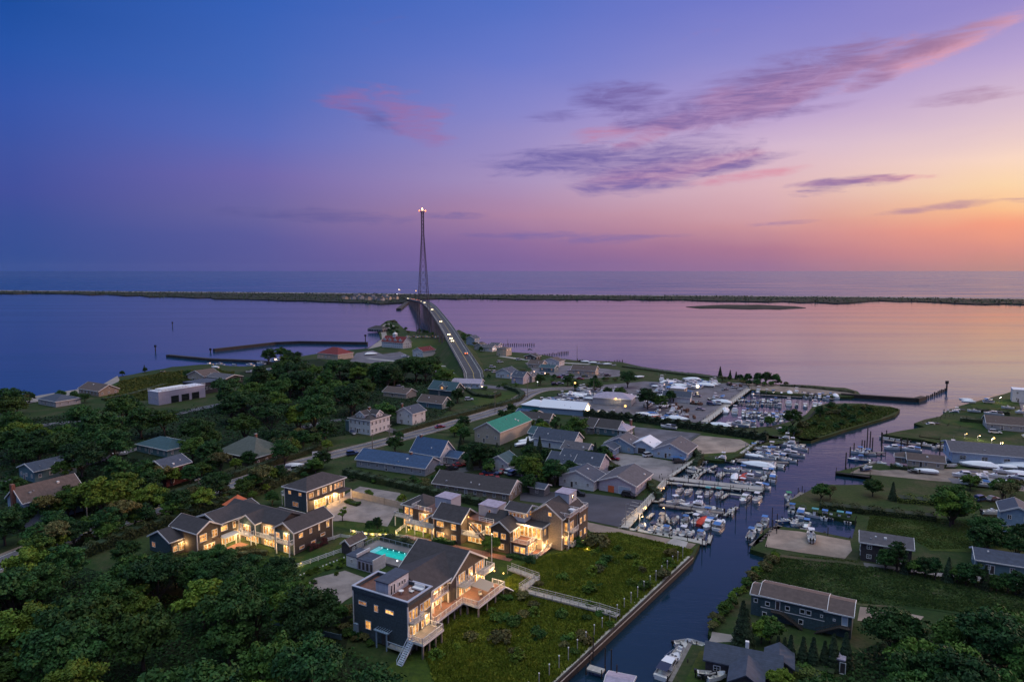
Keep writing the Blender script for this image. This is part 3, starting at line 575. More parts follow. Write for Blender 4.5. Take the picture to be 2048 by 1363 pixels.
def gable(par, x0, x1, y0, y1, z0, ze, rh, axis, wm, rm, over=.45, trim='trim_white', wall=True, th=.22, names=('wall','roof'), ends=True):
    if axis == 'x': a0, a1, b0, b1 = x0, x1, y0, y1
    else: a0, a1, b0, b1 = y0, y1, x0, x1
    m = (b0+b1)/2; sl = rh/(m-b0)
    if wall:
        mb = MB(); mb.ext([(b0,z0),(b1,z0),(b1,ze),(m,ze+rh),(b0,ze)], a0, a1, axis); mb.build(names[0], wm, par)
    lo = ze-over*sl; pr = [(b0-over,lo+.03),(m,ze+rh+.03),(b1+over,lo+.03),(b1+over,lo+.03+th),(m,ze+rh+.03+th*1.15),(b0-over,lo+.03+th)]
    rf = MB().ext(pr, a0-over*ends, a1+over*ends, axis).build(names[1], rm, par)
    if trim:
        mb = MB(); pr2 = [(b0-over-.03,lo-.08),(m,ze+rh-.12),(b1+over+.03,lo-.08),(b1+over+.03,lo+.06+th),(m,ze+rh+.07+th*1.15),(b0-over-.03,lo+.06+th)]
        if ends: mb.ext(pr2, a0-over-.10, a0-over-.002, axis); mb.ext(pr2, a1+over+.002, a1+over+.10, axis)
        for b, s in ((b0-over, -1), (b1+over, 1)):
            q0, q1 = sorted((b+s*.01, b+s*.12))
            if axis == 'x': mb.box(a0-over, a1+over, q0, q1, lo-.02, lo+th)
            else: mb.box(q0, q1, a0-over, a1+over, lo-.02, lo+th)
        mb.build('fascia', trim, par)
    return rf
def hip(par, x0, x1, y0, y1, z0, ze, rh, wm, rm, over=.5, trim='trim_white', wall=True, names=('wall','roof')):
    if wall: MB().box(x0,x1,y0,y1,z0,ze).build(names[0], wm, par)
    X0, X1, Y0, Y1 = x0-over, x1+over, y0-over, y1+over; w, d = X1-X0, Y1-Y0; k = min(w, d)/2*.98
    if w > d: r = [(X0+k,(Y0+Y1)/2),(X1-k,(Y0+Y1)/2)]
    else: r = [((X0+X1)/2,Y0+k),((X0+X1)/2,Y1-k)]
    z = ze+.05; v = [(X0,Y0,z),(X1,Y0,z),(X1,Y1,z),(X0,Y1,z),(r[0][0],r[0][1],ze+rh),(r[1][0],r[1][1],ze+rh)]
    f = [(0,1,5,4),(1,2,5),(2,3,4,5),(3,0,4),(0,3,2,1)] if w > d else [(0,1,4),(1,2,5,4),(2,3,5),(3,0,4,5),(0,3,2,1)]
    rf = MB().add(v, f).build(names[1], rm, par)
    if trim:
        mb = MB(); mb.box(X0-.05,X1+.05,Y0-.06,Y0+.06,ze-.16,ze+.12); mb.box(X0-.05,X1+.05,Y1-.06,Y1+.06,ze-.16,ze+.12)
        mb.box(X0-.06,X0+.06,Y0+.07,Y1-.07,ze-.16,ze+.12); mb.box(X1-.06,X1+.06,Y0+.07,Y1-.07,ze-.16,ze+.12); mb.build('fascia', trim, par)
    return rf
def railing(par, pts, z, h=1.05, close=False, m='trim_white', step=.32, name='railing'):
    mb = MB(); P = [Vector((p[0],p[1],p[2] if len(p) > 2 else z)) for p in pts]
    if close: P.append(P[0])
    for a, b in zip(P, P[1:]):
        L = (b-a).length
        if L < .05: continue
        mb.bar(a+Vector((0,0,h)), b+Vector((0,0,h)), .11, .07); mb.bar(a+Vector((0,0,.14)), b+Vector((0,0,.14)), .07, .06)
        n = max(1, round(L/1.9))
        for i in range(n+1): p = a.lerp(b, i/n); mb.bar(p, p+Vector((0,0,h+.1)), .12)
        if step:
            n = max(1, int(L/step))
            for i in range(1, n): p = a.lerp(b, i/n); mb.bar(p+Vector((0,0,.14)), p+Vector((0,0,h)), .045)
        else: mb.bar(a+Vector((0,0,h*.55)), b+Vector((0,0,h*.55)), .07)
    return mb.build(name, m, par)
def chimney(rf, x, y, z0, z1, m='brick', w=.8): 
    c = MB().box(x-w/2,x+w/2,y-w/2,y+w/2,z0,z1).build('chimney', m, rf); MB().box(x-w/2-.08,x+w/2+.08,y-w/2-.08,y+w/2+.08,z1,z1+.15).build('chimney_cap', 'concrete', c)
HOUSES = []
def house(px, py, w, d, h, rh, label, wm='siding_grey', rm='roof_grey', roof='x', rot=-30., cat='house', floors=1, lit=0.0, ch=None, wins='SENW', over=.45, z=1.22, name='house', winsz=(1.0,1.2), door=True, lm=None, gap=3.2, dim=.0):
    X, Y, _ = G(px, py, z); t = thing(name, label, cat, (X,Y,z), R(rot))
    if roof in 'xy': rf = gable(t, -w, 0, 0, d, 0, h, rh, roof, wm, rm, over)
    elif roof == 'h': rf = hip(t, -w, 0, 0, d, 0, h, rh, wm, rm, over)
    else:
        MB().box(-w,0,0,d,0,h).build('wall', wm, t); rf = MB().box(-w-.15,.15,-.15,d+.15,h,h+.25).build('roof', rm, t)
    rv = random.Random(int(px*3+py))
    if roof in 'xy' and w > 7:
        for k in range(rv.choice([1,2,2,3])):
            u = rv.uniform(.15,.85); v = rv.uniform(.15,.75)
            if roof == 'x': qx, qy = -w*u, d/2*v
            else: qx, qy = -w/2*v*.9, d*u
            if roof == 'y': qx = -w/2*(1-v)-0. if rv.random() < .0 else -w/2*v
            qz = h+rh*v+.22; s_ = rv.choice([.14,.18,.3]); MB().box(qx-s_,qx+s_,qy-s_,qy+s_,qz-.3,qz+rv.choice([.25,.35])).build('roof_vent',rv.choice(['white','trim_white','grey_metal']),rf)
    if ch: chimney(rf, -w*ch[0], d*ch[1], h, h+rh+.9)
    ww, wh = winsz; rnd = random.Random(int(px*7+py))
    for fl in range(floors):
        zz = fl*(h/floors)+(h/floors-wh)*.5+.1
        for fc in wins:
            L = w if fc in 'SN' else d; n = max(1, int(L/gap))
            for i in range(n):
                q = L*(i+.5)/n; g = 'lit_glass' if rnd.random() < lit else ('dim_glass' if rnd.random() < dim else 'glass_dark')
                if fc == 'S': win(t, -q, 0, zz, 'S', ww, wh, g)
                elif fc == 'E': win(t, 0, q, zz, 'E', ww, wh, g)
                elif fc == 'W' : win(t, -w, q, zz, 'W', ww, wh, g)
                else: win(t, -q, d, zz, 'N', ww, wh, g)
    if door: 
        dd = win(t, -w*.5-gap*.47 if w > 6 else -w*.12, 0, .02, 'S', 1.0, 2.1, 'door_dark', (0,0), name='door')
    if roof in 'xy' and rh > 2.4:   # gable vent window
        if roof == 'x': win(t, 0, d/2, h+rh*.3, 'E', .7, .7, 'glass_dark', (0,0), name='attic_window')
        else: win(t, -w/2, 0, h+rh*.3, 'S', .7, .7, 'glass_dark', (0,0), name='attic_window')
    cx, cy = X+(-w/2)*math.cos(R(rot))-(d/2)*math.sin(R(rot)), Y+(-w/2)*math.sin(R(rot))+(d/2)*math.cos(R(rot))
    HOUSES.append((cx, cy, math.hypot(w, d)/2)); q = PJ(cx, cy, z)
    if lm: landmark(q[0], q[1], lm)
    return t
# ---- houses of the neighbourhood
t = house(850,952,28,9.5,2.8,2.5,'long low house with a blue roof by the main road','siding_grey','roof_blue','x',-24,lm='long low blue-roofed house',ch=(.3,.5))
t = house(880,930,13,9,3.4,4.4,'house with a steep blue roof and white gable by the road','siding_white','roof_blue','x',lm='steep blue-roofed house',ch=(.9,.5),winsz=(1,1.3))
t = house(916,930,7,6,2.6,1.4,'small flat blue-roofed annex right of the steep blue-roofed house','siding_grey','roof_blue','x',wins='SE')
t = house(1000,890,12,26,5.2,3.2,'big shed with a bright green roof and pale side wall','siding_cream','roof_green','y',lm='green-roofed shed',cat='shed',name='shed',wins='S',over=.3)
t = house(741,870,12,12.5,6.2,3.2,'large white two storey house with hipped dormer roof by the road','siding_white','roof_charcoal','h',floors=2,lm='large white dormer house',ch=(.5,.5),winsz=(1,1.5),gap=2.4)
for (cx, cy, fc) in ((-6,.6,'S'),(-.6,6.5,'E')):
    s = (-2.2,2.2) ; gable(t, cx-2.2 if fc=='S' else cx-4, cx+2.2 if fc=='S' else cx, cy if fc=='S' else cy-2, cy+4 if fc=='S' else cy+2, 6.3, 8.0, 1.4, 'y' if fc=='S' else 'x', 'siding_white','roof_charcoal', .3, names=('dormer','dormer_roof'))
    for k in (-.8,.8): win(t, cx+(k if fc=='S' else 0), cy+(k if fc=='E' else 0), 6.7, fc, .9, 1.2)
MB().box(-15,-12,1,9,0,4.2).build('side_wing','siding_teal',t); MB().box(-15.2,-12,.8,9.2,4.2,4.5).build('side_wing_roof','roof_teal',t)
house(825,850,9,9.5,5.2,2.4,'white two storey house among trees left of the green verge','siding_white','roof_slate','y',floors=2,lm='white two storey house',ch=(.9,.3))
house(884,818,15,8,2.8,2.8,'low barn with brown roof and pale timbered gable','siding_teal','roof_brown','x',lm='brown-roofed barn',wins='E',cat='barn',name='barn')
t = house(908,793,17,10,3.2,3.8,'blue-green house with one lit dormer window','shingle_teal','roof_teal','x',lm='lit-dormer house',wins='E')
gable(t,-9.5,-6,-.3,4,3,5.2,1.2,'y','siding_cream','roof_teal',.25,names=('dormer','dormer_roof')); win(t,-7.75,-.3,3.4,'S',1.6,1.6,'lit_glass')
house(812,797,16,9,2.6,2.2,'low reddish roof half hidden by trees','siding_cream','roof_brown','x',wins='S',lm='low reddish roof')
house(960,777,17,9,3,1.8,'boat shop with pale roof by the foot of the bridge road','siding_paleblue','roof_lilac','x',-12,lm='boat shop at the bridge foot',cat='shop',name='shop')
house(508,936,19,15,3.6,5,'large shingled house with broad olive hip roof and chimney','shingle_brown','roof_olive','h',lm='olive hip-roofed house',ch=(.45,.55),winsz=(1,1.2),floors=1)
house(335,915,19,12,2.8,2.6,'low house with a dull blue hip roof deep in the trees','siding_teal','roof_teal','h',lm='dull blue hip roof')
house(333,974,9.5,9,6,2.,'dark red two storey shingled house with slate roof and white windows','shingle_red','roof_slate','y',-27,floors=2,lm='dark red two storey house',wins='SE',winsz=(1.2,1.5))
house(70,965,10,13,3.8,1.8,'small blue-grey house with pale metal roof at the left','siding_teal','roof_slate','y',lm='blue-grey house at the left',wins='SE')
t = house(50,1055,8.5,15,7,3.2,'pale blue gabled house with brown roof at the left edge','siding_blue','roof_brown','y',floors=2,lm='pale blue gabled house',wins='S',dim=.0)
MB().box(-4.8,-3.6,-.9,-.01,0,11.5).build('chimney','brick',t)
# flat roofed modern house
t = house(318,810,9,27,6.6,.2,'modern flat-roofed house with white roof terrace and dark garage doors','siding_lilac','roof_white','f',-30,floors=1,lm='modern flat-roofed house',wins='S',door=False)
MB().box(-7.5,-1.5,3,18,6.9,7.6).build('terrace_box','white',t)
for k in range(3): win(t,0,9+6*k,.05,'E',4.4,3.6,'glass_dark',(0,1),name='garage_door',frame='shingle_dark')
railing(t,[(-9,0),(0,0),(0,27)],6.85,1.0,step=0)
house(398,790,14,16,6.2,.2,'dark flat-roofed block behind the white terrace house','shingle_dark','roof_slate','f',lm='dark flat-roofed block',wins='SE',winsz=(2,1.6))
house(112,814,17,12,2.8,2.4,'low shore house with pale roof near the left beach','siding_grey','roof_slate','h',lm='low shore house at the left')
house(198,793,20,11,3,2.8,'brown shingled shore house with two gables','shingle_tan','roof_brown','x',lm='brown shore house')
house(408,764,16,12,3.6,3.,'tan gabled house behind the marsh meadow','siding_cream','roof_brown','y',lm='tan gabled house'); house(452,768,18,12,3.4,1.6,'dark low house with a pale boat roof beside the tan gabled house','shingle_dark','roof_grey','x')
house(676,720,22,17,4.2,4.6,'red hip-roofed boathouse with cream walls by the left bay','siding_cream','roof_red','h',lm='red hip-roofed boathouse',gap=3.4,dim=.5)
# coast station
t = house(806,697,26,11,5.2,4.6,'long white station building with red roof, dormers and cupola','siding_white','roof_red','x',-34,floors=2,lm='white station with red roof',gap=2.4,winsz=(1,1.3),cat='building',name='station_building')
for k in range(4):
    gable(t,-24.5+k*6.4,-21.5+k*6.4,.8,4.5,5,7.2,1.3,'y','siding_white','roof_red',.2,names=('dormer','dormer_roof')); win(t,-23+k*6.4,.8,5.9,'S',1.1,1.2)
MB().box(-16,-13,4,7,8.6,12).build('cupola','siding_white',t); MB().add([(-16.3,3.7,12),(-12.7,3.7,12),(-12.7,7.3,12),(-16.3,7.3,12),(-14.5,5.5,13.8)],[(0,1,4),(1,2,4),(2,3,4),(3,0,4),(0,3,2,1)]).build('cupola_roof','white',t)
house(846,714,11,15,4.6,2.6,'white boathouse with red roof on the station lawn','siding_white','roof_red','y',-34,lm='white boathouse on the lawn',wins='S',gap=2.6,cat='boathouse',name='boathouse')
house(765,664,22,13,3,3.6,'dark weathered house on the sandy point by the bridge','shingle_dark','roof_charcoal','h',lm='dark house on the sandy point')
house(949,690,9,9,6,2.6,'narrow grey house right of the bridge','siding_blue','roof_slate','y',lm='narrow grey house',floors=2)
house(1012,712,9,9,6.2,1.,'square tan beach house with lit lamp on the bay shore','siding_cream','roof_brown','h',lm='tan beach house',floors=2,dim=.4)
for i,(x,y,w,d,h,rh,l,wm,rm) in enumerate([(984,703,12,9,3.5,1.6,'low white-fronted house left of the tan beach house','siding_white','roof_grey'),(966,700,9,8,3.5,2.4,'small gabled house near the bridge ramp','siding_grey','roof_brown'),(996,698,9,8,3.2,1.8,'small grey cottage with bright lamps by the bay','siding_lilac','roof_grey'),
    (1021,757,11,10,3.6,2.6,'white gabled house with slate roof below the bay road','siding_white','roof_slate'),(1046,768,8,9,4.4,2.6,'lilac-sided narrow house right of the slate gabled house','siding_lilac','roof_slate'),(1064,764,8,8,3.4,2,'small grey house with a bright porch','siding_grey','roof_grey'),
    (1083,737,11,8,3,2.2,'brown-roofed cottage by the beach road','siding_cream','roof_brown'),(1118,732,13,9,3.4,2,'dark roofed bay house with bright gable','siding_white','roof_brown'),(1108,744,11,7,2.8,1.4,'teal-roofed low cottage by the beach road','siding_teal','roof_teal'),(1072,720,10,8,2.6,1.8,'small dark cottage close to the groynes','shingle_dark','roof_charcoal')]):
    house(x,y,w,d,h,rh,l,wm,rm,'y' if i%2 else 'x',dim=.35,lm=['white-fronted bay house','small gabled bay house',None,'slate gabled house','lilac narrow house',None,'brown-roofed cottage','bright-gabled bay house',None,None][i])
house(1190,752,16,10,3.6,2.4,'brown restaurant with lit gable near the boatyard','siding_cream','roof_brown','x',-20,lm='brown restaurant',dim=.6)
house(1104,838,0.1,.1,.1,.1,'','siding_grey','roof_grey','x') if False else None
house(1098,852,15,8,2.8,2.,'dark-roofed cottage with small white dormer behind the green shed','siding_grey','roof_charcoal','x',-22,lm='dark-roofed cottage'); house(1068,842,10,8,2.6,1.6,'low blue-roofed cottage left of the dark-roofed one','siding_teal','roof_blue','x')
house(1186,868,11,10,3.,2.6,'dark low-roofed house with shingled end wall','shingle_grey','roof_charcoal','x',lm='shingled end-wall house'); t = house(1234,872,14,9,3,2.6,'dark-roofed teal house with small white dormer','siding_teal','roof_charcoal','x',lm='teal dormer house')
t = house(1252,874,7.5,8.5,2.8,2.2,'white porch house with pale pyramid roof and chimney','siding_white','roof_lilac','h',lm='white porch house',winsz=(1.6,1.6),gap=2.1,ch=(0.1,.9),over=.6)
house(1146,902,17,9,3.4,3.,'blue-roofed house with white gable, in the trees','siding_white','roof_slate','x',lm='blue-roofed white-gabled house',wins='E'); house(1172,918,10,8,2.8,2,'small grey-roofed cottage with red car in front','siding_paleblue','roof_grey','x',lm='small grey-roofed cottage')
house(1226,912,5.5,6,2.6,1.2,'small pale blue shed with curved roof','siding_paleblue','roof_slate','y',cat='shed',name='shed',lm='small pale blue shed')
t = house(1267,907,11.5,9,2.9,2.6,'light blue garage with grey gabled roof','siding_blue','roof_grey','y',lm='light blue garage',cat='garage',name='garage'); t = house(1309,911,10,9,2.8,2.4,'pale garage with white roof and open door','siding_paleblue','roof_white','y',lm='white-roofed garage',cat='garage',name='garage',wins='E',door=False)
win(t,-5,0,.05,'S',3.2,2.4,'glass_dark',(0,0),name='garage_door')
t = house(1373,922,12.5,13,2.9,2.8,'pale blue garage with broad grey roof beside the boat basin','siding_paleblue','roof_grey','y',lm='broad grey-roofed garage',cat='garage',name='garage')
t = house(1187,982,12,8.5,3.3,2.4,'white gabled cottage beside the asphalt lot','siding_white','roof_slate','y',lm='white gabled cottage',winsz=(.9,1.1)); house(1198,952,15,9,3.5,3,'dark slate-roofed house behind the white gabled cottage','siding_lilac','roof_slate','x',lm='dark slate house',wins='E')
t = house(1271,992,12,15,3.2,2.2,'wide white workshop with grey roof beside the docks','siding_lilac','roof_grey','y',lm='white workshop by the docks',wins='E',cat='workshop',name='workshop',door=False)
win(t,-3.6,0,.05,'S',4,2.5,'siding_paleblue',(0,2),name='garage_door'); MB().box(-17,-12,1,12,0,2.6).build('annex','siding_lilac',t); MB().box(-17.2,-12,.8,12.2,2.6,2.9).build('annex_roof','roof_grey',t); MB().box(-9,-7,-.06,-.01,0,2.1).build('door','orange_canvas',t)
house(1142,945,9,8,3,2.4,'small lilac gabled cottage among dark trees','siding_lilac','roof_slate','x',lm='lilac gabled cottage'); house(1088,992,5,4,2.4,.8,'tiny grey shed with pale roof near the asphalt lot','shingle_grey','roof_slate','x',cat='shed',name='shed',wins='S',door=False)
t = house(1018,1004,26,10,2.7,2.6,'long dark-roofed house behind the hedge with white truss gable','shingle_tan','roof_charcoal','x',-24,lm='dark roof behind the hedge')
mb = MB(); 
for k in (.2,.4,.6,.8): mb.bar((.55,k*10,2.5),(.55,5,5.2),.14)
mb.build('gable_truss','trim_white',t)
house(1014,942,7,7,3,2,'little blue-roofed cottage hidden between trees','siding_white','roof_teal','y',lm='little blue-roofed cottage'); house(1092,884,8,7,3,2,'small dark cottage in the trees behind the blue-roofed house','siding_teal','roof_teal','x')
# boatyard tents and sheds
t = house(1086,822,12,9,2.2,2.4,'white pyramid marquee with blue side walls by the hedge','canvas_teal','roof_white','h',cat='tent',name='tent',wins='',door=False,lm='white pyramid tent')
t = house(1168,832,22,10,3.,2.6,'long white storage tent glowing at its open end','siding_blue','roof_white','x',-22,cat='tent',name='tent',wins='',door=False,lm='long white tent'); MB().quad((.12,1,.1),(.12,9,.1),(.12,9,3),(.12,5,5.2),(.12,1,3)).build('lit_end','lamp_soft',t)
t = house(1262,812,20,12,3.4,2.4,'open boat shed with wide lilac roof in the boatyard','siding_grey','roof_lilac','h',-20,cat='shed',name='shed',wins='',door=False,lm='lilac-roofed boat shed'); 
t = house(1380,806,14,8,3.,2.2,'white storage shed among stacked gear in the boatyard','siding_white','roof_slate','x',-20,cat='shed',name='shed',wins='',lm='white yard shed'); house(1368,790,8,6,3.4,.3,'cream flat workshop with a bright lamp on its wall','siding_cream','roof_white','f',-30,cat='shed',name='shed',wins='')
# east bank
t = house(2128,944,33,15,4.2,2.0,'long pale blue workshop with wide grey roof and lamps','siding_paleblue','roof_grey','x',-22,cat='workshop',name='workshop',gap=6,winsz=(2,1.6),lm='long pale workshop',door=False,over=.8)
house(2052,864,14,10,2.8,2.4,'brown-roofed house with a white car at the right edge','siding_grey','roof_brown','x',-26,lm='brown-roofed house at the right')
house(1888,939,11,7,2.4,1.5,'brown-roofed bungalow behind the shrink-wrapped boats','siding_cream','roof_brown','x',-26,lm='brown-roofed bungalow'); house(1822,928,5,5,2.2,1.5,'small dark hip-roofed hut beside the bungalow','shingle_tan','roof_brown','h',cat='hut',name='hut')
house(2066,1072,7,8,5.6,1.6,'tall pale blue house cut by the right edge','siding_blue','roof_slate','y',floors=2,lm='tall house at the right edge')
t = house(1822,1136,10.5,6.5,4.6,1.4,'two storey dark house with lilac-grey roof in a lawn','shingle_dark','roof_grey','x',-26,floors=2,lm='grey-roofed lawn house',winsz=(1.1,1.0),gap=3)
house(2048,1158,9,7,3,1.4,'slate-roofed house behind the row of trees','siding_teal','roof_slate','x',-26,lm='slate-roofed house by the tree row')
house(2062,806,8,8,6.5,.3,'tall white house high on the right shore','siding_white','roof_white','f',cat='house',lm='tall white shore house',floors=2,lit=.2)
t = house(1688,1348,2.2,2.2,2.4,.4,'tiny grey hut with pale roof among dark trees','shingle_dark','roof_lilac','f',cat='hut',name='hut',wins='',lm='tiny grey hut')
# teal two storey building with two outside stairs
X, Y, _ = G(1702,1277,1.22); t = thing('apartment_house','long teal two storey house with outside stairs on the right bank','house',(X,Y,1.22),R(-29.5)); landmark(1600,1230,'long teal house')
w_ = 18.2; gable(t,-w_+1.9,-4.6,0,7,0,4.6,1.0,'x','shingle_teal','roof_brown',.3); gable(t,-4.55,0,0,7,0,4.4,1.0,'x','shingle_teal','roof_brown',.3,names=('wall','roof')); gable(t,-w_,-w_+1.85,.5,6,0,4.2,.8,'x','shingle_teal','roof_brown',.2)
for x, z, w, h in [(-17.3,2.7,.8,.9),(-15,2.75,.9,.9),(-11.3,2.75,.9,.9),(-8.6,2.75,1.0,1.0),(-7.5,2.75,1.0,1.0),(-5.2,2.9,.5,.6),(-15.5,.5,.9,.9),(-8.8,.6,.9,1.),(-3,2.75,.5,.5)]: win(t,x,0 if x>-16.3 else .5,z,'S',w,h,'glass_dark',(0,0))
win(t,-13.1,0,2.35,'S',.9,1.9,'door_dark',(0,0),name='door'); win(t,-1.2,0,2.3,'S',1.1,1.9,'siding_paleblue',(0,0),name='door')
MB().box(-16.28,-4.65,-.05,-.005,2.22,2.36).build('belt_trim','trim_white',t)
mb = MB(); mb.box(-14.2,-12.2,-1.3,-.06,2.15,2.28)
for i in range(9): mb.box(-12.2+i*.42,-11.75+i*.42,-1.25,-.1,2.05-i*.24,2.13-i*.24)
mb.bar((-12.2,-1.3,3.1),(-8.3,-1.3,1.0),.08); mb.bar((-14.2,-1.3,3.1),(-12.2,-1.3,3.1),.08)
mb.bar((-12.2,-1.28,2.15),(-8.3,-1.28,.05),.2); mb.build('stairs','pile_dark',t)
mb = MB(); mb.box(-2.2,-.1,-1.3,-.06,2.15,2.28)
for i in range(9): mb.box(-2.6-i*.42,-2.2-i*.42,-1.25,-.1,2.05-i*.24,2.13-i*.24)
mb.bar((-2.2,-1.3,3.1),(-6.2,-1.3,1.0),.08); mb.bar((-2.2,-1.28,2.15),(-6.2,-1.28,.05),.2); mb.bar((-.2,-1.2,.1),(-.2,-1.2,3.1),.14); mb.build('stairs','pile_dark',t); HOUSES.append((t.location.x-8,t.location.y+6,9))
# dark cottage at the bottom right
X, Y, _ = G(1540,1392,1.22); t = thing('house','dark cottage with blue L-shaped roof at the bottom of the view','house',(X,Y,1.22),R(-22)); landmark(1500,1330,'dark cottage with blue roof')
gable(t,-10.5,1.5,2.5,8,0,2.7,1.6,'x','shingle_dark','roof_slate',.4,trim=None); gable(t,-6.2,-1.2,-2.5,3,0,2.7,1.5,'y','shingle_dark','roof_slate',.4,trim=None); gable(t,-1,3.4,5,10,0,2.6,1.3,'y','shingle_dark','roof_slate',.3,trim=None)
MB().box(-4.3,-3.7,6,6.6,4,5.3).build('chimney','white',t); win(t,-8.6,2.5,.9,'S',1.2,1.1); win(t,-3.7,-2.5,.9,'S',1.4,1.1); HOUSES.append((X-3,Y+4,9))
# far houses on the barrier island
for i,(x,y) in enumerate([(690,598),(706,599),(722,598),(736,600),(750,599),(762,601),(776,599),(744,595),(714,594),(790,598),(770,595)]):
    X,Y,_ = G(x,y,2.1); t = thing('beach_house','','house',(X,Y,2.1),R(-30+random.uniform(-20,20)))
    gable(t,-7,7,-5,5,0,5+random.random()*2,3,'x','siding_grey' if i%3 else 'siding_cream','roof_charcoal' if i%2 else 'roof_grey',.5,trim=None); 
    for k in (-4,0,4): win(t,k,-5,2,'S',2,1.6,'lit_glass' if (i+k)%3==0 else 'glass_dark',(0,0))
    t['group'] = 'beach houses on the barrier island'; later(t,'small dark beach house')
landmark(822,598,'far bridge end'); landmark(640,600,'dark dune scrub')
# ---------------------------------------------------------------- the lit estate: grid frame (s towards the canal, t away from the viewer)
OX, OY = G(125,1110,1.2)[:2]
def ST(s, t_): a = R(-30); b = R(60); return (OX+s*math.cos(a)+t_*math.cos(b), OY+s*math.sin(a)+t_*math.sin(b))
def PST(px, py, z=1.2):
    x, y, _ = G(px, py, z); dx, dy = x-OX, y-OY; return (dx*math.cos(R(-30))+dy*math.sin(R(-30)), dx*math.cos(R(60))+dy*math.sin(R(60)))
def estate(name, s0, t0, label, cat): x, y = ST(s0, t0); return thing(name, label, cat, (x,y,1.22), R(-30))
def lamp(par, x, y, z, power=30., col=(1.,.62,.26), r=.12, m='lamp_warm', rad=.25, vis=True):
    if vis: MB().sphere((0,0,0), r).build('lantern', m, par, (x,y,z))
    d = bpy.data.lights.new('lantern_light','POINT'); d.energy = power*9; d.color = col; d.shadow_soft_size = rad
    o = bpy.data.objects.new('lantern_light', d); COL.objects.link(o); o.location = (x,y,z-.05); o.parent = par
    d.cycles.max_bounces = 2; return o
def wall_(p, x0,x1,y0,y1,z0,z1, m='shingle_brown', n='wall'): return MB().box(x0,x1,y0,y1,z0,z1).build(n, m, p)
def doors(p, x, y, z, face, n=3, w=1.1, h=2.15, glass='lit_glass'):
    for i in range(n):
        q = (i-(n-1)/2)*(w+.06)
        win(p, x+(q if face in 'SN' else 0), y+(q if face in 'EW' else 0), z, face, w, h, glass, (0,0), name='glass_door')
def corner_board(p, pts, z0, z1, m='trim_white'):
    for x, y in pts: MB().box(x-.1,x+.1,y-.1,y+.1,z0,z1).build('corner_board', m, p)
def chair(x, y, z, rz, label): 
    t = thing('lounge_chair', label, 'chair', (x,y,z), rz); MB().box(-.35,.35,-.35,.45,.22,.34).build('seat','cushion',t); MB().box(-.35,.35,.38,.5,.34,.85).build('backrest','cushion',t)
    mb = MB(); [mb.box(a-.04,a+.04,b-.04,b+.04,0,.22) for a in (-.3,.3) for b in (-.3,.4)]; mb.build('leg','furniture',t); return t
# ===== front house (three levels over piles), s 87..100, t 6.5..35
F = estate('waterfront_house', 100, 8, 'large waterfront house with flat roof deck and lit porches, nearest the viewer', 'house'); landmark(790,1240,'nearest waterfront house')
Z = -1.22  # local z 0 is 1.22
# block A
wall_(F,-13,0,0,7,0.2,9.0,'shingle_blue'); 
mb = MB(); mb.box(-13.15,.15,-.15,.15,9.0,9.8); mb.box(-13.15,.15,6.85,7.15,9.0,9.8); mb.box(-13.15,-12.85,.16,6.84,9.0,9.8); mb.box(-.15,.15,.16,6.84,9.0,9.8); mb.build('parapet','shingle_blue',F)
mb = MB(); mb.box(-13.25,.25,-.25,.22,9.8,9.95); mb.box(-13.25,.25,6.78,7.25,9.8,9.95); mb.box(-13.25,-12.78,.23,6.77,9.8,9.95); mb.box(-.22,.25,.23,6.77,9.8,9.95); mb.build('parapet_cap','box_metal',F)
MB().box(-12.85,-.15,.16,6.84,9.0,9.12).build('roof_deck','deck_red',F)
st_ = MB().box(-8.2,-5.2,.9,6.7,9.12,11.6).build('stair_tower','box_metal',F); MB().box(-8.4,-5.0,.7,6.9,11.6,11.78).build('stair_tower_roof','roof_slate',st_); MB().box(-5.2,-5.12,.9,6.7,9.12,11.6).build('stair_tower_front','siding_white',st_)
for y in (1.6,2.4): win(st_,-5.1,y,9.2,'E',.65,2.0,'glass_dark',(0,0),name='glass_door')
for y in (3.9,4.7,5.5): win(st_,-5.1,y,10.0,'E',.6,.9,'glass_dark',(0,0))
corner_board(F,[(0,0),(-13,0),(0,7)],.2,9.0)
# end wall (towards viewer)
for x, z, w, h, g in [(-10.7,6.6,2.0,.8,'dim_glass'),(-7.4,6.1,1.0,1.35,'lit_glass'),(-4.2,6.5,2.0,.8,'lit_glass'),(-9.4,2.2,1.4,1.7,'lit_glass')]: win(F,x,0,z,'S',w,h,g,(1,0) if w<1.5 else (2,0))
mb = MB(); mb.box(-6.6,-6.4,-1.2,-1.0,0,3.3); mb.box(-4.2,-4.0,-1.2,-1.0,0,3.3); mb.box(-7.0,-3.6,-1.35,-.85,3.3,3.45)
for k in range(7): mb.box(-6.9+k*.53,-6.82+k*.53,-1.5,-.02,3.46,3.56)
mb.build('pergola','siding_blue',F); MB().box(-4.4-1.8,-4.4,-.06,-.01,.2,2.9).build('garage_door','shingle_dark',F); MB().box(-12.7,-11.8,-.5,-.02,.9,2.7).build('meter_box','siding_blue',F)
railing(F,[(-3.9,-1.1),(.1,-1.1)],.9,1.0,m='siding_paleblue'); MB().box(-4.0,.1,-1.2,-.02,.8,.9).build('walkway','wood_pale',F)
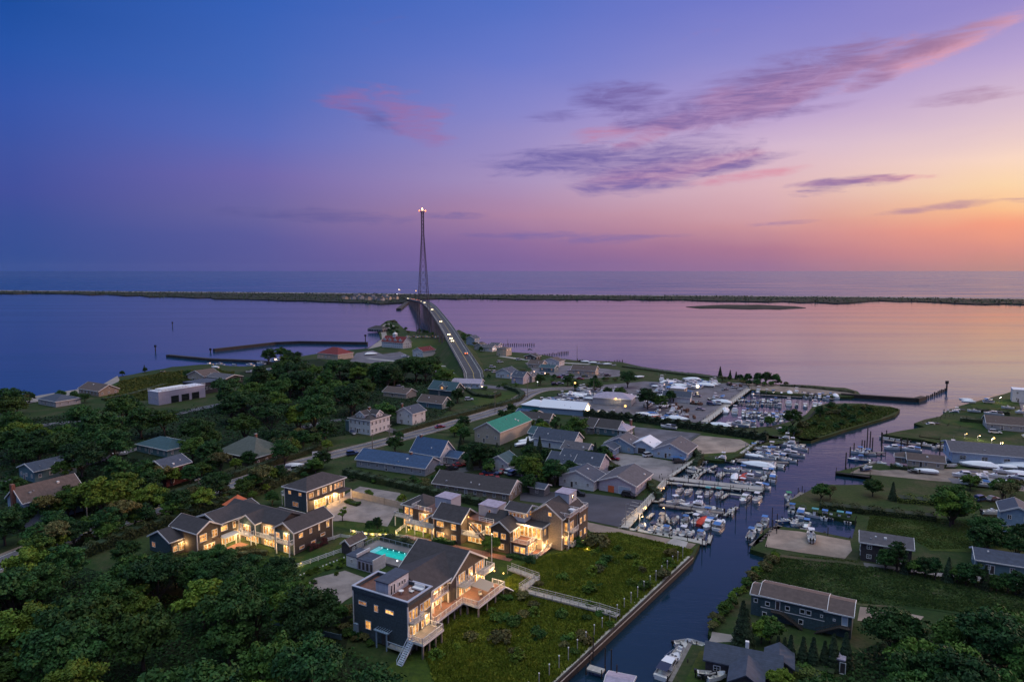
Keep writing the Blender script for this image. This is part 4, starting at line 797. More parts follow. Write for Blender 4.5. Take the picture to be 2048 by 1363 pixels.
# east face of A : levels z 3.0 and 6.0
wall_(F,.001,.02,.3,6.8,2.9,5.4,'shingle_brown','cladding'); wall_(F,.001,.02,.12,7.,5.7,9.0,'shingle_brown','cladding')
doors(F,.03,1.6,2.95,'E',3,.85,2.2); win(F,.03,4.2,3.1,'E',.9,1.9,'lit_glass',(0,0)); win(F,.03,5.7,3.1,'E',1.4,2.0,'lit_glass',(1,0))
doors(F,.03,1.5,5.85,'E',3,.85,2.1); win(F,.03,5.6,6.2,'E',2.2,1.7,'lit_glass',(2,0)); win(F,.03,3.9,6.1,'E',.9,1.8,'dim_glass',(0,0))
MB().box(.03,1.2,.3,3.3,5.55,5.75).build('balcony_floor','wood_pale',F); railing(F,[(.1,.3),(1.15,.3),(1.15,3.3),(.1,3.3)],5.75)
def deck(x0,x1,y0,y1,z,rail,n=(3,3),m='deck_red',piles_=True):
    MB().box(x0,x1,y0,y1,z-.25,z).build('deck',m,F); mb = MB(); mb.box(x0-.04,x1+.05,y0-.06,y0-.005,z-.35,z+.03); mb.box(x1+.005,x1+.06,y0,y1+.05,z-.35,z+.03); mb.build('deck_fascia','trim_white',F)
    if rail: railing(F, rail, z)
    if piles_:
        for i in range(n[0]):
            for j in range(n[1]): x = x0+.3+(x1-x0-.6)*i/max(1,n[0]-1); y = y0+.3+(y1-y0-.6)*j/max(1,n[1]-1); MB().bar((x,y,-.1),(x,y,z-.26),.28).build('piling','wood_grey',F)
deck(.0,3.5,-.2,6.0,2.9,[(.1,-.2),(3.4,-.2),(3.4,5.9),(.1,5.9)],(2,4),'wood_grey')
# stairs down at the near corner
mb = MB()
for i in range(12): mb.box(.3,1.3,-.5-i*.28,-.2-i*.28,2.6-i*.24,2.68-i*.24)
mb.bar((.28,-.3,2.6),(.28,-3.7,-.2),.12,.3); mb.bar((1.32,-.3,2.6),(1.32,-3.7,-.2),.12,.3); mb.bar((.28,-.3,3.6),(.28,-3.7,.8),.08); mb.bar((1.32,-.3,3.6),(1.32,-3.7,.8),.08)
for k in range(4): mb.bar((1.32,-.3-k*1.1,2.6-k*.9),(1.32,-.3-k*1.1,3.6-k*.9),.08); mb.bar((.28,-.3-k*1.1,2.6-k*.9),(.28,-.3-k*1.1,3.6-k*.9),.08)
mb.build('stairs','siding_paleblue',F)
# block B (middle, s 86.5..98.5 -> x -13.5..-1.6 ; t 15..25 -> y 7..17): recessed porches
wall_(F,-13.4,-2.9,7.02,17,.3,7.9,'shingle_brown')
wall_(F,-2.9,-1.7,7.02,7.3,2.9,7.7,'shingle_brown','porch_wall'); 
for z in (3.0, 5.6): 
    MB().box(-2.89,-1.6,7.31,17,z-.22,z).build('porch_floor','deck_red',F)
MB().box(-4.3,-1.4,7.1,17.2,7.8,7.98).build('porch_ceiling','siding_cream',F)
mb = MB()
for y in (7.5,9.7,12.2,14.7,16.9): mb.box(-1.72,-1.52,y-.1,y+.1,3.0,7.8)
mb.build('porch_post','trim_white',F); railing(F,[(-1.65,7.4),(-1.65,17)],5.6)
MB().box(-1.6,-1.45,7.3,17,5.25,5.62).build('fascia','trim_white',F); MB().box(-1.6,-1.4,7.1,17.2,7.62,7.8).build('fascia','trim_white',F)
doors(F,-2.89,9.2,3.02,'E',3,1.0,2.2); doors(F,-2.89,13.2,3.02,'E',4,1.0,2.2); doors(F,-2.89,9.,5.62,'E',2,1.0,2.0,'dim_glass'); doors(F,-2.89,13.2,5.62,'E',3,1.0,2.0)
deck(-1.6,.9,6.9,16.,2.98,[(.05,6.95),(.85,6.95),(.85,15.9)],(2,5),'deck_red')
# block C : cross gable, t 25..35.5 -> y 17..27.5, ridge y 22
gable(F,-13.4,-1.2,14.8,27.4,0.3,7.6,3.7,'x','shingle_brown','roof_charcoal',.5)
# roof of B: ridge along y at x=-6, tied into the cross gable
mb = MB(); mb.add([(-1.05,6.9,7.95),(-6,6.9,10.9),(-6,21.,10.9),(-1.05,15.2,7.95),(-13.6,6.9,7.9),(-13.6,15.2,7.9)],[(0,3,2,1),(1,2,5,4),(0,1,4),(3,5,2),(0,4,5,3)]).build('roof','roof_charcoal',F)
mb = MB(); mb.bar((-1.0,6.9,7.95),(-1.0,15.6,7.95),.12,.3); mb.build('fascia','trim_white',F)
wall_(F,-1.199,-1.15,17.,27.4,2.9,7.4,'shingle_brown','cladding')
for y,n in ((18.8,3),(22.,2),(25.4,4)): doors(F,-1.14,y,5.55,'E',n,.8,2.05)
for y,n in ((18.6,2),(21.,2),(25.2,4)): doors(F,-1.14,y,3.0,'E',n,.9,2.15)
for y0,y1 in ((17.2,20.4),(24.2,28.2)): MB().box(-1.14,.9,y0,y1,5.2,5.45).build('balcony_floor','wood_pale',F); railing(F,[(-1.05,y0),(.85,y0),(.85,y1),(-1.05,y1)],5.45)
deck(-1.2,4.6,16.3,26.5,2.9,[(1.0,16.35),(4.5,16.35),(4.5,26.4),(1.5,26.4)],(3,4),'deck_red')
mb = MB(); mb.add([(1.,19,5.3),(4.3,20.2,4.3),(3.6,24,4.4),(.6,23.,5.3)],[(0,1,2,3)]); mb.build('sail_awning','canvas_tan',F)
mb = MB(); [mb.box(3.6+i*.0,4.6+.6*1,26.5+i*.35,26.8+i*.35,2.6-i*.24,2.7-i*.24) for i in range(8)]; mb.build('stairs','trim_white',F)
corner_board(F,[(-1.15,16.95),(-1.15,27.35)],.3,7.5)
for (x,y,z,p) in [(-1.9,10.5,7.3,90),(-2.3,12.6,5.1,100),(-2.3,9.,5.0,70),(1.2,8.2,5.0,0),(-1.9,16.4,7.2,60),(.3,19,5.1,90),(.2,24.6,5.0,80),(3.0,28.5,4.6,160),(.5,2.,5.2,45),(.4,5,5.1,40),(1.3,27.6,5.1,60)]:
    if p: lamp(F,x,y,z,p,r=.16)
def place(fx,fy,z): c=math.cos(R(-30)); s=math.sin(R(-30)); return (F.location.x+fx*c-fy*s, F.location.y+fx*s+fy*c, 1.22+z)
chair(*place(-2.6,4.5,9.12),R(60),'white outdoor sofa seat on the front house roof deck'); t=thing('patio_table','small white table on the front house roof deck','table',place(-3.9,3.,9.12)); MB().cyl((0,0,.66),(0,0,.72),.5,n=12).build('tabletop','white',t); MB().cyl((0,0,0),(0,0,.65),.06).build('leg','white',t)
t=thing('outdoor_sofa','long white sofa on the front house roof deck','sofa',place(-2.2,5.9,9.12),R(-30)); MB().box(-1.2,1.2,-.4,.4,.15,.45).build('seat','white',t); MB().box(-1.2,1.2,.42,.55,.15,.95).build('backrest','white',t)
chair(*place(2.3,20.5,2.9),R(20),'cushioned chair near the awning on the lowest big deck'); chair(*place(2.6,24.6,2.9),R(100),'cushioned chair at the far end of the big deck')
# ===== centre complex: s 57..105 , t 54..75
Cn = estate('resort_house', 100, 55, 'long gabled lit complex with balconies, stair towers and belvedere', 'house'); landmark(960,1060,'long lit gabled complex')
def c_(s): return s-100
# left wing s 58.5..72
hip(Cn,c_(59),c_(66.5),2.2,10,.1,5.8,2.4,'shingle_brown','roof_charcoal'); 
for x,z in ((60.3,3.2),(62.,3.2)): win(Cn,c_(x),2.2,z,'S',1.5,2.1,'lit_glass',(1,0))
doors(Cn,c_(60.8),2.2,.1,'S',3,1.0,2.1)
MB().box(c_(57.4),c_(63.2),.3,2.15,2.75,2.95).build('balcony_floor','wood_pale',Cn); railing(Cn,[(c_(57.4),2.1),(c_(57.4),.35),(c_(63.1),.35),(c_(63.1),2.1)],2.95)
wall_(Cn,c_(57.5),c_(57.7),.4,.6,.1,2.75,'trim_white','post'); wall_(Cn,c_(62.9),c_(63.1),.4,.6,.1,2.75,'trim_white','post')
wall_(Cn,c_(63.6),c_(72.),.6,8,.1,5.9,'shingle_brown'); MB().box(c_(63.2),c_(72.2),-2.2,.58,2.75,2.95).build('balcony_floor','wood_pale',Cn); railing(Cn,[(c_(63.3),.5),(c_(63.3),-2.1),(c_(72),-2.1)],2.95)
mb=MB(); [mb.box(c_(x)-.1,c_(x)+.1,-2.1,-1.9,.1,2.75) for x in (63.4,66.2,69,71.8)]; mb.build('porch_post','trim_white',Cn)
doors(Cn,c_(66.),.59,.1,'S',4,1.0,2.2); doors(Cn,c_(70.3),.59,.1,'S',2,1.1,2.2); doors(Cn,c_(67.2),.59,3.0,'S',3,1.0,2.2); doors(Cn,c_(70.8),.59,3.0,'S',1,1.0,2.2,'dim_glass')
MB().box(c_(63.4),c_(72.1),.3,8.2,5.9,6.1).build('roof_deck','deck_red',Cn); railing(Cn,[(c_(63.5),7.8),(c_(63.5),.4),(c_(70),.4)],6.1)
mb=MB(); mb.bar((c_(66.5),-.6,3.0),(c_(71),-.6,5.9),.12,.35); mb.bar((c_(66.5),.2,3.0),(c_(71),.2,5.9),.12,.35)
for i in range(12): mb.box(c_(66.6+i*.37),c_(66.9+i*.37),-.55,.15,3.1+i*.24,3.16+i*.24)
mb.bar((c_(66.5),-.6,4.0),(c_(71),-.6,6.9),.07); mb.build('stairs','trim_white',Cn)
def tower(s0,s1,y0,y1,z0,z1,hasdoor=True):
    o = MB().box(c_(s0),c_(s1),y0,y1,z0,z1).build('stair_tower','box_metal',Cn); MB().box(c_(s0)-.12,c_(s1)+.12,y0-.12,y1+.12,z1,z1+.14).build('stair_tower_roof','roof_lilac',o)
    if hasdoor: win(o,c_(s0+(s1-s0)*.62),y0,z0+.1,'S',.8,1.9,'dim_glass',(0,0),name='door')
tower(68.5,73.6,4,8.6,6.1,9.0)
# section 3
gable(Cn,c_(72.1),c_(80.3),-1.4,6,.1,5.8,2.5,'x','shingle_brown','roof_charcoal',.4)
for x,w in ((74,2.3),(78.2,1.6)):
    win(Cn,c_(x),-1.4,3.5,'S',w,1.6,'lit_glass',(2 if w>2 else 1,0)); win(Cn,c_(x),-1.4,.7,'S',w,1.5,'lit_glass',(2 if w>2 else 1,0))
# section 4: recessed porch, diagonal stair
wall_(Cn,c_(80.3),c_(88.5),1.6,8,.1,5.9,'shingle_brown'); MB().box(c_(80.4),c_(85.6),-1.3,1.58,2.7,2.92).build('balcony_floor','wood_pale',Cn); railing(Cn,[(c_(80.5),-1.2),(c_(85.5),-1.2),(c_(85.5),1.5)],2.92)
doors(Cn,c_(82.8),1.59,2.95,'S',3,1.2,2.3); doors(Cn,c_(86.8),1.59,2.95,'S',2,1.0,2.2); doors(Cn,c_(82.8),1.59,.1,'S',4,1.1,2.2); MB().box(c_(80.4),c_(88.6),1.4,8.2,5.9,6.1).build('roof_deck','deck_red',Cn); railing(Cn,[(c_(84),1.5),(c_(88.3),1.5)],6.1,step=0)
mb=MB(); mb.bar((c_(82.),-.9,6.),(c_(86.6),-.9,2.6),.14,.4); mb.bar((c_(82.),.1,6.),(c_(86.6),.1,2.6),.14,.4)
for i in range(14): mb.box(c_(82.1+i*.33),c_(82.4+i*.33),-.85,.05,5.85-i*.24,5.91-i*.24)
mb.bar((c_(82.),-.9,7.),(c_(86.6),-.9,3.6),.07); mb.build('stairs','roof_brown',Cn)
tower(81.6,87.0,5.,9.8,6.1,8.8); lamp(Cn,c_(81.),1.2,6.6,14,r=.14)
# section 5: gabled front
gable(Cn,c_(88.5),c_(93.9),-.3,8,.1,5.9,1.9,'y','shingle_brown','roof_charcoal',.35)
for x in (90.,92.2): win(Cn,c_(x),-.3,3.5,'S',1.5,1.5,'lit_glass',(1,0))
win(Cn,c_(91.6),-.3,.9,'S',1.6,1.5,'lit_glass',(1,0)); gable(Cn,c_(84.6),c_(89.6),3.2,9.5,5.0,6.0,1.9,'x','shingle_brown','roof_charcoal',.3,trim=None)
# section 6: corner with decks
wall_(Cn,c_(93.9),c_(98.4),.3,9,-.9,2.9,'shingle_brown'); win(Cn,c_(95.6),.3,.7,'S',1.7,1.7,'lit_glass',(0,0)); win(Cn,c_(97.3),.3,.7,'S',1.5,1.7,'lit_glass',(1,0))
MB().box(c_(93.9),c_(98.6),.1,5.,2.9,3.1).build('balcony_floor','deck_red',Cn); railing(Cn,[(c_(94.),.2),(c_(98.5),.2),(c_(98.5),5.)],3.1)
wall_(Cn,c_(93.2),c_(100.2),5.02,11,.1,6.3,'shingle_tan'); doors(Cn,c_(96.8),5.0,3.1,'S',5,1.1,2.8); doors(Cn,c_(93.8)+.35,2.6,3.1,'E',3,1.1,2.4)
MB().box(c_(92.9),c_(100.7),3.9,11.2,6.3,6.55).build('flat_roof','roof_charcoal',Cn); MB().box(c_(92.85),c_(100.75),3.8,3.9,6.2,6.6).build('fascia','trim_white',Cn); MB().box(c_(100.7),c_(100.8),3.9,11.2,6.2,6.6).build('fascia','trim_white',Cn)
for y,z,w,h in ((6.2,3.9,1.1,1.7),(8.6,3.9,1.1,1.7),(7.4,1.0,1.1,1.5)): win(Cn,c_(100.2),y,z,'E',w,h,'lit_glass',(0,0))
doors(Cn,c_(98.42),2.6,.5,'E',4,1.0,2.2)
MB().box(c_(98.6),c_(101.4),-.4,9,.25,.5).build('deck','deck_red',Cn); railing(Cn,[(c_(98.7),-.35),(c_(101.3),-.35),(c_(101.3),8.9)],.5)
mb=MB(); [mb.box(c_(x)-.12,c_(x)+.12,y-.12,y+.12,-.1,.25) for x in (98.8,101.2) for y in (0,3,6,8.6)]; mb.build('piling','wood_grey',Cn)
corner_board(Cn,[(c_(98.4),.3),(c_(93.9),.28),(c_(100.2),5.02)],.1,2.9)
# belvedere
b_=MB().box(c_(90.5),c_(95.2),5.0,9.5,6.3,9.2).build('belvedere','siding_white',Cn); gable(b_,c_(90.),c_(95.8),4.6,10,9.2,9.2,1.1,'x','siding_white','roof_charcoal',.3,wall=False)
for k in range(4): win(b_,c_(91.2+k*1.08),5.0,7.6,'S',.8,1.0,'dim_glass',(0,0))
for k in range(2): win(b_,c_(95.2),6.2+k*1.6,7.5,'E',1.0,1.3,'lit_glass',(0,0))
# east gable and tower
gable(Cn,c_(95.4),c_(104.),8.0,20,.1,8.2,3.0,'y','shingle_tan','roof_charcoal',.4); win(Cn,c_(100.7),8.0,8.2,'S',1.1,1.1,'lit_glass',(0,0))
wall_(Cn,c_(102.6),c_(105.2),9.4,14.5,1.0,8.0,'shingle_brown')
for z in (1.2,4.6): 
    MB().box(c_(105.2),c_(106.4),9.5,12.6,z-.25,z).build('balcony_floor','wood_pale',Cn); railing(Cn,[(c_(105.3),9.6),(c_(106.35),9.6),(c_(106.35),12.6)],z)
    doors(Cn,c_(105.22),11.,z,'E',2,1.0,2.3); doors(Cn,c_(104.8-.8),9.38,z,'S',2,.9,2.3)
wall_(Cn,c_(104.01),c_(105.6),14.52,20,.1,7.6,'shingle_brown')
for y,z in ((15.6,1.4),(15.6,4.8),(18.,4.8),(18.2,1.3)): win(Cn,c_(105.6),y,z,'E',1.3,1.6,'lit_glass',(0,0))
MB().box(c_(102.3),c_(105.6),9.2,14.7,8.0,8.2).build('roof_deck','deck_red',Cn); railing(Cn,[(c_(102.6),9.3),(c_(105.5),9.3),(c_(105.5),14.6),(c_(102.6),14.6)],8.2)
MB().box(c_(103.),c_(105.7),15.,20.2,7.6,7.8).build('roof_deck','deck_red',Cn); railing(Cn,[(c_(105.6),15.),(c_(105.6),20.1),(c_(102),20.1)],7.8)
tower(98.6,102.6,15,19.5,9.2,12.0,False); win(Cn,c_(102.6),17,9.8,'E',.9,1.7,'glass_dark',(0,0)); 
MB().box(c_(103.4),c_(104.8),12.9,14.2,8.2,9.0).build('skylight','roof_white',Cn); corner_board(Cn,[(c_(105.2),9.4),(c_(105.2),14.5),(c_(104.),8.0)],.3,8.0)
mb=MB()
for x in (96,99,102,105): 
    for y in (9,13,17): mb.box(c_(x)-.15,c_(x)+.15,y-.15,y+.15,-.1,.9)
mb.build('piling','wood_grey',Cn)
for (s,y,z,p) in [(60.5,1.3,2.4,60),(66,-1,2.4,70),(70,-1,2.4,60),(68,-.4,5.4,35),(82.6,-.3,5.4,90),(82.6,-.3,2.3,60),(87,.9,5.2,45),(96.4,3.,5.8,80),(99.8,2.8,2.8,90),(107.4,12.5,1.8,120),(104.,8.4,3.6,45),(100.5,6.,1.4,40),(90.5,-2.4,2.,50),(75.8,-2.4,2.4,40),(103,8.6,4.6,60)]: lamp(Cn,c_(s),y,z,p,r=.13,vis=(s not in (96.4,)))
# brick patio strip in front
x0,y0=ST(64,51.5); 
P=[ST(64,52.2),ST(96,53.6),ST(96,51.2),ST(64,49.8)]; fillpoly('patio',P,1.31,'brick',px=False)
# ===== long L-shaped house
L = estate('long_house', 30, 28, 'long L-shaped shingled lit house with three gables, left of the pool', 'house'); landmark(470,1060,'L-shaped lit house')
def l_(s,t_): return (s-30, t_-28)
gable(L,-14.5,-6.3,-15.5,-4,.1,3.7,2.0,'y','shingle_teal','roof_charcoal',.35); win(L,-12.8,-15.5,1.2,'S',1.4,1.3,'dim_glass'); 
wall_(L,-6.29,-6.2,-15.3,-12.0,.1,3.6,'shingle_brown','cladding'); win(L,-6.18,-14.3,1.0,'E',1.2,1.4,'lit_glass'); win(L,-6.18,-12.6,.8,'E',1.6,2.0,'lit_glass')
gable(L,-11,-.8,-12,-5.4,.1,5.8,1.9,'x','shingle_brown','roof_charcoal',.35); win(L,-.8,-10.4,3.2,'E',2.0,1.9,'lit_glass',(2,1)); win(L,-.8,-7.2,3.4,'E',1.6,1.9,'lit_glass',(1,1)); doors(L,-.8,-8.8,.1,'E',3,1.0,2.1)
gable(L,-11,-1.6,-5.4,8,.1,5.7,1.7,'y','shingle_brown','roof_charcoal',.35); win(L,-1.6,-3.9,3.6,'E',2.0,1.4,'lit_glass',(1,0)); win(L,-1.6,-.9,3.4,'E',.9,1.7,'lit_glass',(0,0)); win(L,-1.6,-4.9+9.8-3.9,3.4,'E',.9,1.7,'lit_glass',(0,0))
MB().box(-1.59,.9,-5.6,-1.0,2.5,2.75).build('porch_roof','trim_white',L); doors(L,-1.6,-3.2,.1,'E',5,.85,2.3); mb=MB(); [mb.box(.6,.8,y-.1,y+.1,.0,2.5) for y in (-5.4,-1.2)]; mb.build('porch_post','trim_white',L)
# north arm
gable(L,-9,12.2,1.2,9.6,.1,5.7,2.0,'x','shingle_brown','roof_charcoal',.3,trim=None)
def gfront(x0,x1,y0,y1,m):
    gable(L,x0,x1,y0,y1,2.7,5.8,1.7,'y',m,'roof_charcoal',.35); wall_(L,x0+.05,x1-.05,y0+1.5,y1,.1,2.7,m)
gfront(.2,6.2,-.8,5,'shingle_teal'); doors(L,3.2,-.8,3.0,'S',3,1.0,2.1); win(L,.95,-.8,3.4,'S',.9,1.7,'lit_glass',(1,0)); doors(L,3.2,.7,.15,'S',5,.9,2.2)
MB().box(1.4,5.8,-2.2,-.82,2.75,2.95).build('balcony_floor','trim_white',L); railing(L,[(1.5,-.9),(1.5,-2.1),(5.7,-2.1),(5.7,-.9)],2.95); mb=MB(); [mb.box(x-.1,x+.1,-2.1,-1.9,.0,2.75) for x in (.4,6.)]; mb.build('porch_post','trim_white',L)
wall_(L,6.2,12.2,.9,1.19,.1,5.6,'shingle_tan','cladding'); doors(L,8.2,.89,3.0,'S',2,1.0,2.1); win(L,10.6,.89,3.5,'S',2.2,1.5,'lit_glass',(2,0)); doors(L,9.4,.89,.15,'S',4,1.0,2.1); MB().box(6.3,12.,-1.0,.88,2.7,2.9).build('balcony_floor','wood_pale',L); railing(L,[(6.4,-.95),(12.,-.95)],2.9)
gable(L,12.2,18.8,.2,13,.1,5.7,1.8,'y','shingle_brown','roof_charcoal',.35); wall_(L,12.2,18.8,.12,.19,.1,5.6,'shingle_teal','cladding')
win(L,13.4,.12,3.3,'S',1.2,1.5,'lit_glass'); doors(L,16.4,.12,3.05,'S',2,1.1,2.1); doors(L,16.4,.12,.15,'S',2,1.1,2.1)
MB().box(14.,18.9,-1.3,.11,2.75,2.95).build('balcony_floor','wood_pale',L); railing(L,[(14.1,.05),(14.1,-1.2),(18.8,-1.2),(18.8,.05)],2.95); mb=MB(); [mb.box(x-.1,x+.1,-1.3,-1.1,.0,5.5) for x in (14.2,18.7)]; mb.build('porch_post','trim_white',L)
for y,z,w,h in [(2.4,3.7,1.4,1.2),(5.6,3.7,.9,1.3),(8.4,3.5,.6,1.7),(11.4,3.4,1.1,1.7)]: win(L,18.8,y,z,'E',w,h,'lit_glass',(1,0))
for y,z in [(2.6,.8),(6.4,.8),(9.6,.8)]: win(L,18.8,y,z+(.9 if y>9 else 0),'E',1.6,.8,'dim_glass',(0,0))
corner_board(L,[(18.8,.2),(18.8,13),(12.2,.15),(-.8,-12),(.25,-.8),(6.2,-.8)],.1,5.7)
hip(L,-3,7,9.6,15,.1,3.4,1.6,'shingle_brown','roof_charcoal')
for (x,y,z,p) in [(.2,-3.2,2.2,90),(3.2,-1.4,2.3,80),(9.2,-.3,2.2,60),(9.2,0,5.0,40),(3.2,-1.6,5.,30),(16.4,-.6,2.2,45),(16.4,-.5,5.0,30),(-5.2,-12.6,2.6,40),(0.6,-8.8,2.2,35),(-.9,.6,2.2,90)]: lamp(L,x,y,z,p,r=.12)
fillpoly('patio',[ST(30.6,19),ST(34.5,20),ST(34.5,27),ST(30.6,27)],1.32,'brick',px=False)
# orange gazebo
x,y = ST(11.5,41.5); t = thing('gazebo','bright orange-red tent roof pavilion behind the L-shaped house','gazebo',(x,y,1.22),R(-30)); mb=MB(); [mb.box(a-.1,a+.1,b-.1,b+.1,0,2.6) for a in (-2.6,2.6) for b in (-2.6,2.6)]; mb.build('post','wood_grey',t)
MB().add([(-3.1,-3.1,2.5),(3.1,-3.1,2.5),(3.1,3.1,2.5),(-3.1,3.1,2.5),(0,0,5.1)],[(0,1,4),(1,2,4),(2,3,4),(3,0,4),(0,3,2,1)]).build('roof','orange_canvas',t); landmark(475,1010,'orange pavilion')
# ===== garage house with hip roof
Gh = estate('carriage_house', 29, 51, 'dark hip-roofed two storey house with lit garage and courtyard', 'house'); landmark(620,980,'hip-roofed carriage house')
hip(Gh,-9,0,0,15,.05,6.2,2.4,'shingle_blue','roof_charcoal',.6); wall_(Gh,.001,.03,.1,14.9,.1,6.,'shingle_brown','cladding')
win(Gh,-6.8,0,4.2,'S',1.2,1.2,'lit_glass'); win(Gh,-2.6,0,4.3,'S',1.2,1.1,'lit_glass'); win(Gh,-4.6,0,.9,'S',2.4,1.4,'dim_glass')
for y,w in ((1.6,1.8),(4.4,.8),(6.9,1.8),(9.4,.8),(11.2,1.),(12.5,1.),(13.8,1.)): win(Gh,.03,y,3.7,'E',w,1.7,'lit_glass',(1,0))
MB().box(.03,.5,2.,14.8,2.85,3.05).build('canopy','roof_charcoal',Gh); 
win(Gh,.03,5.,.05,'E',4.6,2.6,'lit_glass',(3,1),name='garage_door'); win(Gh,.03,9.,.05,'E',1.4,2.4,'lit_glass',(0,0),name='door'); wall_(Gh,.03,.12,10.2,12.2,.1,2.8,'siding_cream','panel'); win(Gh,.12,11.2,.05,'E',1.,2.2,'door_white',(0,0),name='door'); win(Gh,.03,13.6,.05,'E',2.0,2.5,'dim_glass',(1,0),name='garage_door')
MB().box(.05,2.8,10.2,15.4,3.05,3.25).build('porch_roof','roof_charcoal',Gh); mb=MB(); [mb.box(2.5,2.7,y-.1,y+.1,.05,3.05) for y in (10.4,15.2)]; mb.build('porch_post','trim_white',Gh); corner_board(Gh,[(0,0),(0,15),(-9,0)],.1,6.1)
MB().box(-11,-9.02,.5,3,3.0,3.2).build('balcony_floor','trim_white',Gh); railing(Gh,[(-9.1,.5),(-11,.5),(-11,3)],3.2); mb=MB(); mb.box(-10.95,-10.8,.6,.75,0,3.); mb.build('porch_post','trim_white',Gh)
for (y,p) in ((3.2,90),(7.6,90),(10.2,70),(12.6,50)): lamp(Gh,.7,y,2.55,p,r=.13)
# ===== pool
x,y = ST(60,30); PT = thing('swimming_pool','glowing turquoise rectangular pool on a grey deck','pool',(x,y,1.22),R(-30)); landmark(772,1108,'turquoise pool')
# deck slab with opening: local x = s-60, y = t-30 ; basin x 3.6..14.6 , y 8..12
mb=MB(); mb.box(1,19,5,8,.02,.55); mb.box(1,19,12,14.5,.02,.55); mb.box(1,3.6,8.,12,.02,.55); mb.box(14.6,19,8.,12,.02,.55); mb.build('pool_deck','shell_gravel',PT)
mat('pool_tile',(.02,.62,.50),.4)
mb=MB(); mb.quad((3.6,8,.1),(14.6,8,.1),(14.6,12,.1),(3.6,12,.1)); mb.quad((3.6,8,.1),(14.6,8,.1),(14.6,8,.55),(3.6,8,.55)); mb.quad((3.6,12,.1),(14.6,12,.1),(14.6,12,.55),(3.6,12,.55)); mb.quad((3.6,8,.1),(3.6,12,.1),(3.6,12,.55),(3.6,8,.55)); mb.quad((14.6,8,.1),(14.6,12,.1),(14.6,12,.55),(14.6,8,.55)); mb.build('basin','pool_tile',PT)
mb=MB(); [mb.box(3.62,5.0-i*.4,8.05,11.95,.1+i*.11,.2+i*.11) for i in range(3)]; mb.build('steps','white',PT)
m=bpy.data.materials.new('pool_water'); m.use_nodes=True; T=NT(m.node_tree); T.n.remove(T.n['Principled BSDF']); tr=T.node('ShaderNodeBsdfTransparent',inp={0:(.6,.95,.97,1)}); gl=T.node('ShaderNodeBsdfGlossy',inp={0:(1,1,1,1),'Roughness':.08}); lw=T.node('ShaderNodeFresnel',inp={0:1.33})
nn=T.node('ShaderNodeTexNoise',inp={'Scale':2.,'Detail':2.}); bp=T.node('ShaderNodeBump',inp={'Strength':.3,'Height':nn.outputs[0]}); T.l.new(bp.outputs[0],gl.inputs['Normal']); mx=T.node('ShaderNodeMixShader'); T.l.new(lw.outputs[0],mx.inputs[0]); T.l.new(tr.outputs[0],mx.inputs[1]); T.l.new(gl.outputs[0],mx.inputs[2]); T.l.new(mx.outputs[0],T.n['Material Output'].inputs[0]); MATS['pool_water']=m
MB().quad((3.6,8,.5),(14.6,8,.5),(14.6,12,.5),(3.6,12,.5)).build('water','pool_water',PT)
for x in (4.6,6.4,8.2,10.,11.8,13.6):
    MB().cyl((x,11.98,.3),(x,11.9,.3),.1).build('pool_light','lamp_cool',PT); lamp(PT,x,10.,.46,2.6,(.10,1.,.95),vis=False,rad=1.5)
railing(PT,[(1,5.2),(1,14.4),(18.8,14.4)],.55,1.1,m='grey_metal',step=.4,name='pool_fence')
# pool lamps, pale boxes, shed
def shed(s,t_,w,d,h,rh,label,wm,rm,axis,**k):
    x,y=ST(s,t_); o=thing('pool_shed',label,'shed',(x,y,1.22),R(-30)); gable(o,-w,0,0,d,0,h,rh,axis,wm,rm,.25); return o
o=shed(60.4,35,2.6,5.6,2.5,1.0,'small shingled shed with brown roof by the pool','shingle_dark','roof_brown','y'); win(o,0,1.4,.7,'E',.8,1.0,'glass_dark'); win(o,0,3.6,.6,'E',2.4,1.3,'siding_cream',(2,0))
x,y=ST(67.2,30.1); o=thing('utility_hut','low white flat-roofed hut with small dark window beside the pool','hut',(x,y,1.22),R(-30)); MB().box(-3.2,0,0,4.6,0,2.6).build('wall','siding_white',o); MB().box(-3.3,.1,-.1,4.7,2.6,2.75).build('roof','roof_slate',o); MB().box(-.1,.15,0,4.6,2.76,3.5).build('parapet','siding_white',o); win(o,-1.5,0,1.1,'S',.8,.9)
x,y=ST(72.1,30.1); o=thing('changing_hut','lilac flat-roofed hut with dark doors beside the pool','hut',(x,y,1.22),R(-30)); MB().box(-4.8,0,0,4.2,0,2.4).build('wall','siding_lilac',o); MB().box(-4.9,-.1,-.1,4.3,2.4,2.55).build('roof','roof_slate',o); MB().box(-.1,.1,-.05,4.3,0,3.1).build('side_wall','siding_white',o); [win(o,-4+k*1.2,0,.05,'S',1.0,2.1,'door_dark',(0,0),frame='siding_lilac',name='door') for k in range(4)]
for i,(s,t_) in enumerate([(74.2,36.2),(76.4,34.8)]):
    x,y=ST(s,t_); o=thing('garden_lamp',['globe lamp on the pool deck corner','low lamp on the paving behind the pool huts'][i],'lamp',(x,y,1.75)); MB().cyl((0,0,0),(0,0,.5),.06).build('post','grey_metal',o); MB().sphere((0,0,.65),.2).build('globe','lamp_cool',o)
o=thing('flagpole','white flagpole between the two big waterfront houses','flagpole',(*ST(92.1,49.4),1.2)); MB().cyl((0,0,0),(0,0,6.6),.10,.06).build('pole','white',o); MB().sphere((0,0,6.7),.14).build('finial','lamp_soft',o)
